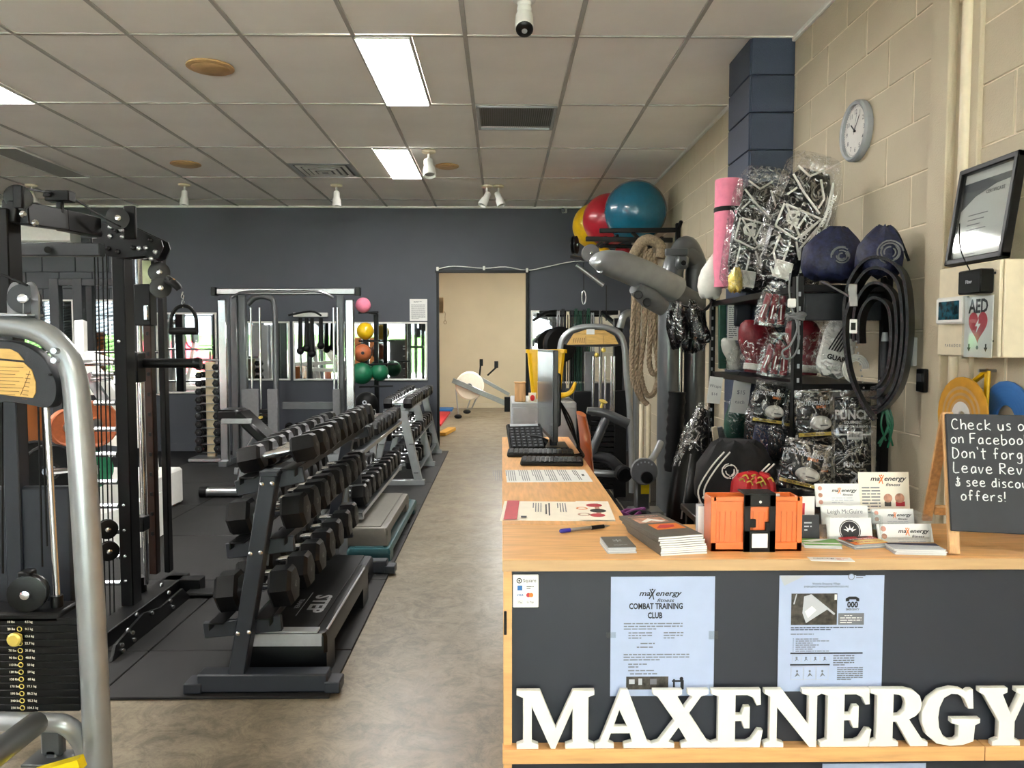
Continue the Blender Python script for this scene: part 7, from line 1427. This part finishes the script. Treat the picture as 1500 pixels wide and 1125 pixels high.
# weightlifting belts hanging at the near end
def belt(c, ring, w_, lab, th=.005):
    """ring: (sideways, up) offsets in metres in the belt's own plane, which is turned partly towards the camera"""
    t = thing('lifting_belt', lab, 'lifting belt', c); ax = V((.60, .80, 0)); e = V((.80, -.60, 0))
    q = [V(c) + e * a + V((0, 0, b)) for a, b in ring]; s_, _ = smooth(q, [1] * len(q), 6); n = len(s_); vs = []
    for i, p in enumerate(s_):
        tg = (s_[min(i + 1, n - 1)] - s_[max(i - 1, 0)]).normalized(); nr = tg.cross(ax).normalized()
        for a_, b_ in ((-.5, -1), (-.5, 1), (.5, 1), (.5, -1)): vs.append(p + ax * w_ * a_ + nr * th * b_)
    fs = [(i * 4 + k, i * 4 + (k + 1) % 4, i * 4 + 4 + (k + 1) % 4, i * 4 + 4 + k) for i in range(n - 1) for k in range(4)] + [(0, 1, 2, 3), tuple(range(4 * n - 4, 4 * n))]
    G('black_vinyl').add(vs, fs).build('strap', t)
    g = G('dark_grey_plastic')
    for i in range(0, n - 1, 1): g.box(s_[i] - ax * (w_ * .5 + .0005), (.002, .002, .004), None, 0)
    g.build('stitching', t, kind='stuff'); return t, s_
bc = P(1284, 485, 2.93); 
tb, s1 = belt(bc, [(-.10, -.02), (-.105, .10), (-.085, .20), (-.03, .27), (.04, .265), (.095, .20), (.115, .05), (.11, -.10), (.085, -.22), (.03, -.30), (-.01, -.31)], .13, 'wide black leather lifting belt hanging in a big loop by the wall')
R0 = [(-.10, -.02), (-.105, .10), (-.085, .20), (-.03, .27), (.04, .265), (.095, .20), (.115, .05), (.11, -.10), (.085, -.22), (.03, -.30), (-.01, -.31)]
for k_, (f_, nm_) in enumerate(((.84, 'second'), (.68, 'third'), (.52, 'innermost'))):
    belt(bc + V((.0, .0, -.012 * (k_ + 1))), [(a * f_, b * (f_ + .06)) for a, b in R0], .12, '%s black lifting belt nested inside the big hanging loop' % nm_)
tb2, s2 = belt(P(1254, 500, 2.76), [(-.02, .14), (-.035, .07), (-.03, -.03), (-.01, -.13), (.03, -.22), (.07, -.28)], .06, 'black lifting belt with a steel buckle hanging left of the big loop')
G('satin_steel').tube([s2[0] + V((0, 0, -.01)), s2[0] + V((0, .01, .02)), V((s2[0].x + .02, SY0 - .03, SZ[0] + .01)), V((SX + .1, SY0 + .01, SZ[0] + .006))], .004, 6, 3).build('hook', tb2)
for q, sx in (((1250, 440), .018), ((1249, 425), .018)): G('satin_steel').box(P(*q, 2.715), (.032, .008, .045), None, .003).build('buckle', tb2, label='steel buckle')
G('paper').box(P(1250, 478, 2.715), (.026, .004, .05), None, .001).use('black_plastic').box(P(1250, 478, 2.71), (.016, .002, .026), None, 0).build('maker_label', tb2, label='white sewn label')
for k in range(9): G('satin_steel').lathe(P(1254 + k * 1.4, 500 + k * 8.5, 2.73), (0, -1, 0), [(0, .004), (.002, .003)], 8).build('eyelet', tb2)
for k, (px, py, h_) in enumerate(((1296, 500, 52), (1291, 570, 30))): a, b = P(px, py, 2.96), P(px, py + h_, 2.96); G('dark_grey_plastic').cyl(b, a, .017, n=10).use('ink_light').cyl(a, a + V((0, 0, .035)), .014, .010, n=10).build('wrapped_strap', None, label='grey rolled strap hanging inside the belt loop, %s' % ('the upper one' if k == 0 else 'the lower one'), cat='strap')
# mouthguard packs and the tall pack on the near end
def flat_pack(px0, py0, px1, py1, Y, lab, kind, yaw=0, roll=0, cat='merchandise'):
    A, B = P(px0, py0, Y), P(px1, py1, Y); w_, h_ = B.x - A.x, A.z - B.z; c = (A + B) / 2; t = thing('blister_pack', lab, cat, V((c.x, Y, B.z))); M = oriented(V((c.x, Y, B.z)), yaw, -4, roll)
    g = G('black_plastic').box((0, .006, h_ / 2), (w_ * .86, .004, h_ * .92), M, .001)
    def tx(s_, size, x, z, m_='paper', b_=.03, y=-.0): g.use(m_).text(s_, size, M @ Matrix(((1, 0, 0, x), (0, 0, -1, .0035 + y), (0, 1, 0, z), (0, 0, 0, 1))), bold=b_, sx=.85)
    if kind == 'guard':
        tx('MOUTHGUARD', w_ * .14, 0, h_ * .74, 'ink_light'); tx('8', w_ * .2, w_ * .22, h_ * .80, 'paper'); tx('SINGLE', w_ * .09, w_ * .2, h_ * .66, 'ink_orange'); g.use('brass').box((0, .003, h_ * .12), (w_ * .84, .002, h_ * .07), M, 0).use('ink').text('FULL PROTECTION', w_ * .06, M @ Matrix(((1, 0, 0, 0), (0, 0, -1, .0015), (0, 1, 0, h_ * .12), (0, 0, 0, 1))), bold=.03)
        g.build('backing_card', t); g = G('mesh_white'); g.rings([[M @ V((w_ * .14 + cos(a_) * w_ * .26 * k, -.005 - dy, h_ * .32 + (sin(a_) * h_ * .17 if sin(a_) > 0 else sin(a_) * h_ * .12) * k)) for a_ in [i * pi / 10 for i in range(20)]] for k, dy in ((1, -.005), (1, .01), (.8, .022), (.4, .026))]); g.use('mid_grey_plastic').box((w_ * .16, -.033, h_ * .30), (w_ * .2, .003, .005), M, .001); g.build('cup', t, label='rounded white moulded cup')
    else:
        tx('PUNCH', w_ * .30, 0, h_ * .80, 'paper', .04); tx('EQUIPMENT', w_ * .09, 0, h_ * .735, 'paper', .02); tx('TESTED ON HUMANS', w_ * .085, 0, h_ * .70, 'paper', .02); tx('C', w_ * .12, -.004, h_ * .93); tx('* * *', w_ * .08, 0, h_ * .885)
        g.use('clear_acrylic'); g.use('paper').box((w_ * .04, .002, h_ * .62), (w_ * .36, .002, h_ * .07), M, 0).box((0, .003, h_ * .63), (w_ * .84, .001, .006), M, 0); g.use('ink')
        for k in range(12): g.box((w_ * (-.1 + .025 * k), .0008, h_ * .625), (.0012 if k % 3 else .0024, .001, h_ * .035), M, 0)
        tx('PUNCH', w_ * .16, 0, h_ * .36, 'ink_light', .03)
        g.use('ink_light').tube([M @ V((w_ * x, .002, h_ * z)) for x, z in ((-.05, .30), (.08, .27), (.02, .22), (.12, .18), (.18, .10), (.05, .04))], .005, 5, 4).tube([M @ V((w_ * x, .002, h_ * z)) for x, z in ((-.25, .14), (-.05, .16), (-.02, .10), (-.2, .09))], .004, 5, 4).tube([M @ V((w_ * x, .002, h_ * z)) for x, z in ((.0, .24), (-.06, .20), (.0, .16))], .004, 5, 3)
        g.build('backing_card', t); bagshape(None, w_ * .8, h_ * .52, .03, M @ T(0, .022, 0), 'black_fabric', seed=4, top=.9, wob=.02).build('contents', t)
    rs = [[M @ V((x * w_ * .5, y * .030 * k - .008, z * h_)) for x, y in ((-1, -.3), (-.6, -1), (0, -1.15), (.6, -1), (1, -.3), (1, .4), (0, .8), (-1, .4))] for z, k in ((-.01, .3), (.1, 1), (.45, 1), (.8, .5), (1.02, .3))]
    G('clear_wrap').rings(rs).build('clear_bag', t)
flat_pack(1168, 572, 1223, 645, 3.05, 'bagged white groin cup pack hanging beside the tall shin pack', 'guard', 0, -3)
flat_pack(1098, 560, 1150, 624, 3.2, 'bagged white groin cup pack hanging under the red skipping ropes', 'guard', 6, 8)
flat_pack(1146, 574, 1180, 630, 3.40, 'second bagged cup pack partly hidden behind the first under the ropes', 'guard', 6, 8)
flat_pack(1136, 646, 1200, 716, 2.75, 'bagged white groin cup pack tilted lowest, in front of the red cloth', 'guard', -6, 13)
flat_pack(1224, 575, 1282, 742, 3.04, 'tall bagged black pack headed PUNCH hanging right of the cup pack', 'punch')
flat_pack(1180, 655, 1222, 760, 3.0, 'dark bagged pack partly hidden left of the tall PUNCH pack', 'plain' if False else 'guard')
# dark garments and pads hanging below the second shelf
for k, (px, py, w_, h_, Y, m_, lab) in enumerate(((1078, 640, .14, .22, 4.1, 'band_green', 'dark green folded pad hanging under the pinkish tag'), (1112, 690, .16, .30, 3.8, 'black_fabric', 'black bagged pad hanging under the white tag'), (1125, 690, .16, .28, 3.6, 'navy_fabric', 'dark navy bagged pad under the groin cup packs'), (1150, 660, .16, .22, 3.5, 'black_fabric', 'black bagged glove under the second cup pack'), (1200, 700, .18, .22, 3.4, 'black_fabric', 'black pad hanging low behind the near post'))):
    p = P(px, py, Y); p.z = SZ[2] + .02; bagshape(None, w_, h_, .10, oriented(p, 0, 0, 4), m_, seed=60 + k, top=.7).build('training_pad', None, label=lab, cat='pad', group='pads under the second shelf')
    bagshape(None, w_ * 1.05, h_ * 1.02, .11, oriented(p, 0, 0, 4), 'clear_wrap', seed=70 + k, top=.8, wob=.12).build('clear_bag', list(C.objects)[-1])
p = P(1062, 520, 4.34); 
sheet((P(1066, 446, 4.2).x, 4.2, P(1064, 446, 4.3).z), (1, 0, 0), (0, -1, 0), .06, .20, [('l', .008, .02, .044, 16, .011, 'ink_grey')]).build('care_card', None, label='white printed card under the top shelf at the far post', cat='card')
G('band_green').bar(P(1058, 447, 4.25), P(1058, 540, 4.25), .04, .03).build('hanging_band', None, label='dark green cloth hanging under the far end of the top shelf', cat='exercise band')
G('navy_steel').box(P(1087, 461, 4.2), (.09, .06, .13), None, .008).build('hanging_box', None, label='dark blue box under the top shelf behind the printed card', cat='box')
for k, (px, y0, y1) in enumerate(((1046, 625, 652), (1054, 625, 650), (1060, 628, 652))): a, b = P(px, y0, 4.2), P(px + 4, y1, 4.2); G('cream_plastic' if k == 0 else 'mid_grey_plastic').bar(b, a, .03, .02).build('strap_end', None, label='pale strap end hanging below the far price tag, %s' % ('left one' if k == 0 else ('middle one' if k == 1 else 'right one')), cat='strap', group='strap ends at the far post')
# black holdall with white piping, red cloth, box on a low shelf near the counter
t = thing('sports_holdall', 'black bag with white piping and emblem behind the orange box', 'bag', P(1080, 740, 3.0)); p = P(1078, 748, 2.9); p.z = P(1078, 750, 2.85).z + .012; M = oriented(p, -8, 0, 0)
bagshape(None, .31, .25, .26, M, 'black_fabric', seed=44, n=24, top=.62, wob=.03).build('body', t)
g = G('mesh_white')
for dx in (-.005, .016):
    g.tube([M @ V((x + dx, -.134 + abs(x) * .12, z)) for x, z in ((-.135, .02), (-.15, .08), (-.11, .16), (-.06, .225))], .0032, 6, 5); g.tube([M @ V((x + dx * .8, -.138 + abs(x) * .10, z)) for x, z in ((.02, .01), (.035, .07), (.05, .13), (.10, .185))], .0032, 6, 5)
g.tube([M @ V((x, -.12, z)) for x, z in ((-.14, .055), (-.06, .01), (.0, .0))], .004, 6, 3)
rd = random.Random(6)
for k in range(12): a_ = rd.uniform(0, 6.3); r_ = rd.uniform(.008, .034); g.tube([M @ V((-.045 + cos(q) * r_, -.134, .155 + sin(q) * r_)) for q in [a_ + i * .5 for i in range(4)]], .0022, 5)
g.build('piping', t)
t = thing('red_cloth', 'bright red satin cloth heaped between the black bag and the tilted pack', 'cloth', P(1105, 740, 2.75)); p = P(1106, 740, 2.72); p.z = P(1078, 750, 2.85).z + .022; p.y = 2.74
rs = []; n = 26
for z, k in ((-.02, 1.0), (.03, 1.0), (.07, .95), (.11, .9), (.135, .7), (.145, .3)): rs.append([p + V((cos(2 * pi * i / n) * .085 * k * (1 + .06 * sin(i * 2.4)), sin(2 * pi * i / n) * .07 * k * (1 + .14 * sin(i * 3.1)), z + .006 * sin(i * 1.7))) for i in range(n)])
G('red_bright').rings(rs).build('cloth', t); g = G('brass'); rd = random.Random(8)
for k in range(12): q = p + V((rd.uniform(-.07, .03), rd.uniform(-.07, -.02), .13 + rd.uniform(-.015, .012))); g.tube([q, q + V((.012, 0, .006)), q + V((.02, -.003, -.008))], .003, 5, 3)
g.build('gold_trim', t)
a = P(1172, 745, 2.8); G('black_plastic').box((a.x + .03, 2.88, P(1078, 750, 2.85).z + .037), (.15, .14, .07), rot(), .004).build('black_box', None, label='black box under the tilted cup pack', cat='box')
# low display table carrying them
zt = P(1078, 750, 2.85).z; t = thing('display_table', 'dark low display table between counter and shelving', 'table', (1.1, 2.86, 0)); G('black_plastic').box((1.07, 2.84, zt - .015), (.72, .36, .025), None, .003).build('top', t)
for sx in (-.33, .33):
    for sy in (-.15, .15): G('black_steel').box((1.07 + sx, 2.84 + sy, (zt - .03) / 2), (.03, .03, zt - .03)).build('leg', t)
# tall black bat/bag in shiny plastic at the left of the shelving
t = thing('wrapped_kick_bag', 'long black bag in shiny clear plastic leaning at the far post', 'bag', P(1010, 860, 3.9)); 
ax = [P(1000, 860, 3.8), P(1004, 760, 3.8), P(1012, 690, 3.85), P(1022, 640, 3.9), P(1030, 600, 3.95)]
G('black_vinyl').tube(ax, [.09, .10, .095, .06, .03], 14, 4, rz=.07).build('body', t)
G('clear_wrap').tube([ax[2], ax[3], P(1028, 615, 3.92), P(1032, 592, 3.95)], [.10, .085, .055, .03], 16, 4, rz=.06).build('clear_plastic', t)
G('mid_grey_plastic').tube([P(1012, 665, 3.73), P(1004, 720, 3.7), P(998, 760, 3.68)], .004, 6, 3).build('seam_piping', t); G('mid_grey_plastic').tube([P(1030, 725, 3.75), P(1026, 750, 3.74), P(1016, 775, 3.74)], .02, 8, 3).build('grey_strap', t)
# yellow and blue rolls hanging under the cabinet
t = thing('yellow_webbing_roll', 'thick yellow hose roll hanging from a yellow strap under the alarm cabinet', 'roll', PX(1410, 640, WX - .06))
cy = PX(1412, 600, WX - .07); 
for k in range(7): r_ = .045 + .011 * k; G(('amber_plastic', 'tan_plastic')[k % 2] if k else 'white_plastic').tube([(WX - .075 + .05 * 0, cy.y + cos(a_) * r_, cy.z - .02 + sin(a_) * r_ * .92) for a_ in [i * pi / 12 for i in range(24)]], .0062, 6, closed=True, rz=.03).build('turn', t)
pk = PX(1447, 543, WX - .03); G('yellow_plastic').tube([(WX - .04, cy.y + .06, cy.z + .06), (WX - .03, pk.y + .02, pk.z - .01), (WX - .03, pk.y, pk.z)], .007, 8, rz=.012).tube([(WX - .03, pk.y, pk.z), (WX - .035, pk.y - .002, pk.z - .15)], .007, 8, rz=.012).build('strap', t)
G('satin_steel').cyl((WX, pk.y, pk.z), (WX - .06, pk.y, pk.z), .005, n=8).build('hook', t)
t = thing('blue_roll', 'blue roll hanging behind the yellow roll', 'roll', (WX - .03, cy.y - .16, cy.z - .1))
for k in range(5): r_ = .06 + .012 * k; G('ink_blue').tube([(WX - .022, cy.y - .14 + cos(a_) * r_, cy.z - .02 + sin(a_) * r_) for a_ in [i * pi / 12 for i in range(24)]], .0065, 6, closed=True, rz=.016).build('turn', t)
# green plant-like tassel at the right end of shelving
p = P(1300, 600, 3.0); t = thing('green_tassel', 'bunch of green cords hanging by the wall below the belts', 'cord', P(1300, 650, 3.0)); rd = random.Random(11)
for k in range(6): G('green_rubber').tube([p + V((rd.uniform(-.02, .01), 0, 0)), p + V((rd.uniform(-.03, .02), -.01, -.06)), p + V((rd.uniform(-.04, .03), 0, -.12 - rd.uniform(0, .05)))], .004, 5, 3).build('strand', t)
# ------------------------------------------------------------------ what the wall mirrors show: the front of the gym behind the camera
def find(n): return [o for o in C.objects if o.name == n][0]
for k, (x, y, rz, lab) in enumerate(((-5.4, -1.6, 180, 'silver dual cable machine by the front windows, reflected in the middle mirror'), (-9.2, -1.4, 180, 'silver dual cable machine by the front windows, reflected in the left mirrors'))):
    dup(find('cable_machine'), (x, y, 0), rz, lab)
dup(find('power_rack'), (-7.3, -.9, 0), 180, 'dark power rack at the front of the gym, reflected in the mirrors')
for k, (x, y, w_, h_, m_, lab) in enumerate(((-3.6, -1.2, .62, 1.35, 'cabinet_orange', 'tall orange brown padded board reflected in the mirror by the doorway'), (-2.75, -1.6, .5, 1.3, 'black_fabric', 'black curtained stand reflected at the right of that mirror'), (-6.6, -2.6, .7, 1.7, 'mid_grey_plastic', 'grey locker by the front windows seen in the middle mirror'), (-11.2, -2.4, .6, 1.5, 'cabinet_orange', 'orange brown cabinet by the front windows seen in the left mirrors'))):
    t = thing('display_board', lab, 'board', (x, y, 0)); G(m_).box((x, y, .12 + h_ / 2), (w_, .12, h_), None, .03).build('panel', t); G('black_steel').box((x, y, .06), (w_ + .1, .4, .10)).build('base', t)
for k, x in enumerate((-4.4, -7.0, -9.7, -12.4)):
    G('grey_paint').box((x, FY + .12, 1.5), (.32, .12, 3.0), None, .01).build('trim_%d' % (4 + k), None, kind='structure', label='grey pier between the front windows')
for k, (x, y) in enumerate(((-8.3, -1.9), (-4.9, -2.2))):
    t = thing('cross_trainer', 'white upright exercise machine by the front windows, %s one' % ('left' if k == 0 else 'right'), 'exercise machine', (x, y, 0))
    G('white_plastic').bar((x - .2, y, .1), (x + .05, y, 1.4), .09, .08).build('mast', t); G('white_plastic').box((x, y, .12), (1.2, .4, .14), None, .03).build('base', t); G('dark_grey_plastic').box((x + .05, y, 1.45), (.08, .4, .26), None, .03).build('console', t)
    G('black_rubber').tube([(x + .02, y - .25, 1.1), (x - .25, y - .27, 1.25), (x - .3, y - .25, 1.5)], .02, 8, 3).build('handle', t)
# green and orange signs and parked cars outside
G('green_rubber').box((-10.4, FY + .06, 2.15), (1.1, .02, .35), None, 0).use('paper').text('OPEN', .25, Matrix(((-1, 0, 0, -10.4), (0, 0, 1, FY + .072), (0, 1, 0, 2.15), (0, 0, 0, 1))), bold=.03).build('window_sign', None, label='green sign inside the front window, seen in the left mirror', cat='sign')
for k, (x, y) in enumerate(((-4.5, -9.5), (-8.2, -9.2), (-12.3, -9.8), (1.0, -9.6))):
    t = thing('car', 'pale car parked outside the front windows, %s from the entrance side' % ('fourth' if k == 2 else ORD[k + 1] if k else 'second'), 'car', (x, y, -.05))
    t['label'] = ['silver car parked outside opposite the entrance windows', 'dark grey car parked outside, middle of the row', 'red car parked outside at the far end of the row', 'white car parked outside opposite the counter'][k]
    m_ = ['light_grey_paint', 'grey_paint', 'ink_red', 'white_plastic'][k]
    G(m_).rings([[V((x + sx * .88 * q, y + yy, -.05 + z)) for sx, yy in ((-1, -a), (1, -a), (1, b), (-1, b))] for z, q, a, b in ((.25, .95, 2.1, 2.1), (.5, 1, 2.15, 2.15), (.85, .98, 2.05, 2.1), (.92, .92, 1.0, 1.9), (1.4, .72, .5, 1.2), (1.43, .6, .4, 1.0))]).build('body', t)
    for sx in (-1, 1):
        for yy in (-1.35, 1.35): G('black_rubber').lathe((x + sx * .78, y + yy, .27), (sx, 0, 0), [(0, .31), (.12, .32), (.13, .2)], 18).build('wheel', t)
G('hedge').rings([[V((-6 + sx * 20 + .3 * sin(k * 2.1), -16 + yy, -.05 + z)) for k, (sx, yy) in enumerate(((-1, -.8), (-.5, -1), (0, -.8), (.5, -1), (1, -.8), (1, .8), (.5, 1), (0, .8), (-.5, 1), (-1, .8)))] for z in (0, 1.2, 1.7)]).build('hedge', None, label='clipped green hedge beyond the parked cars outside', cat='hedge')
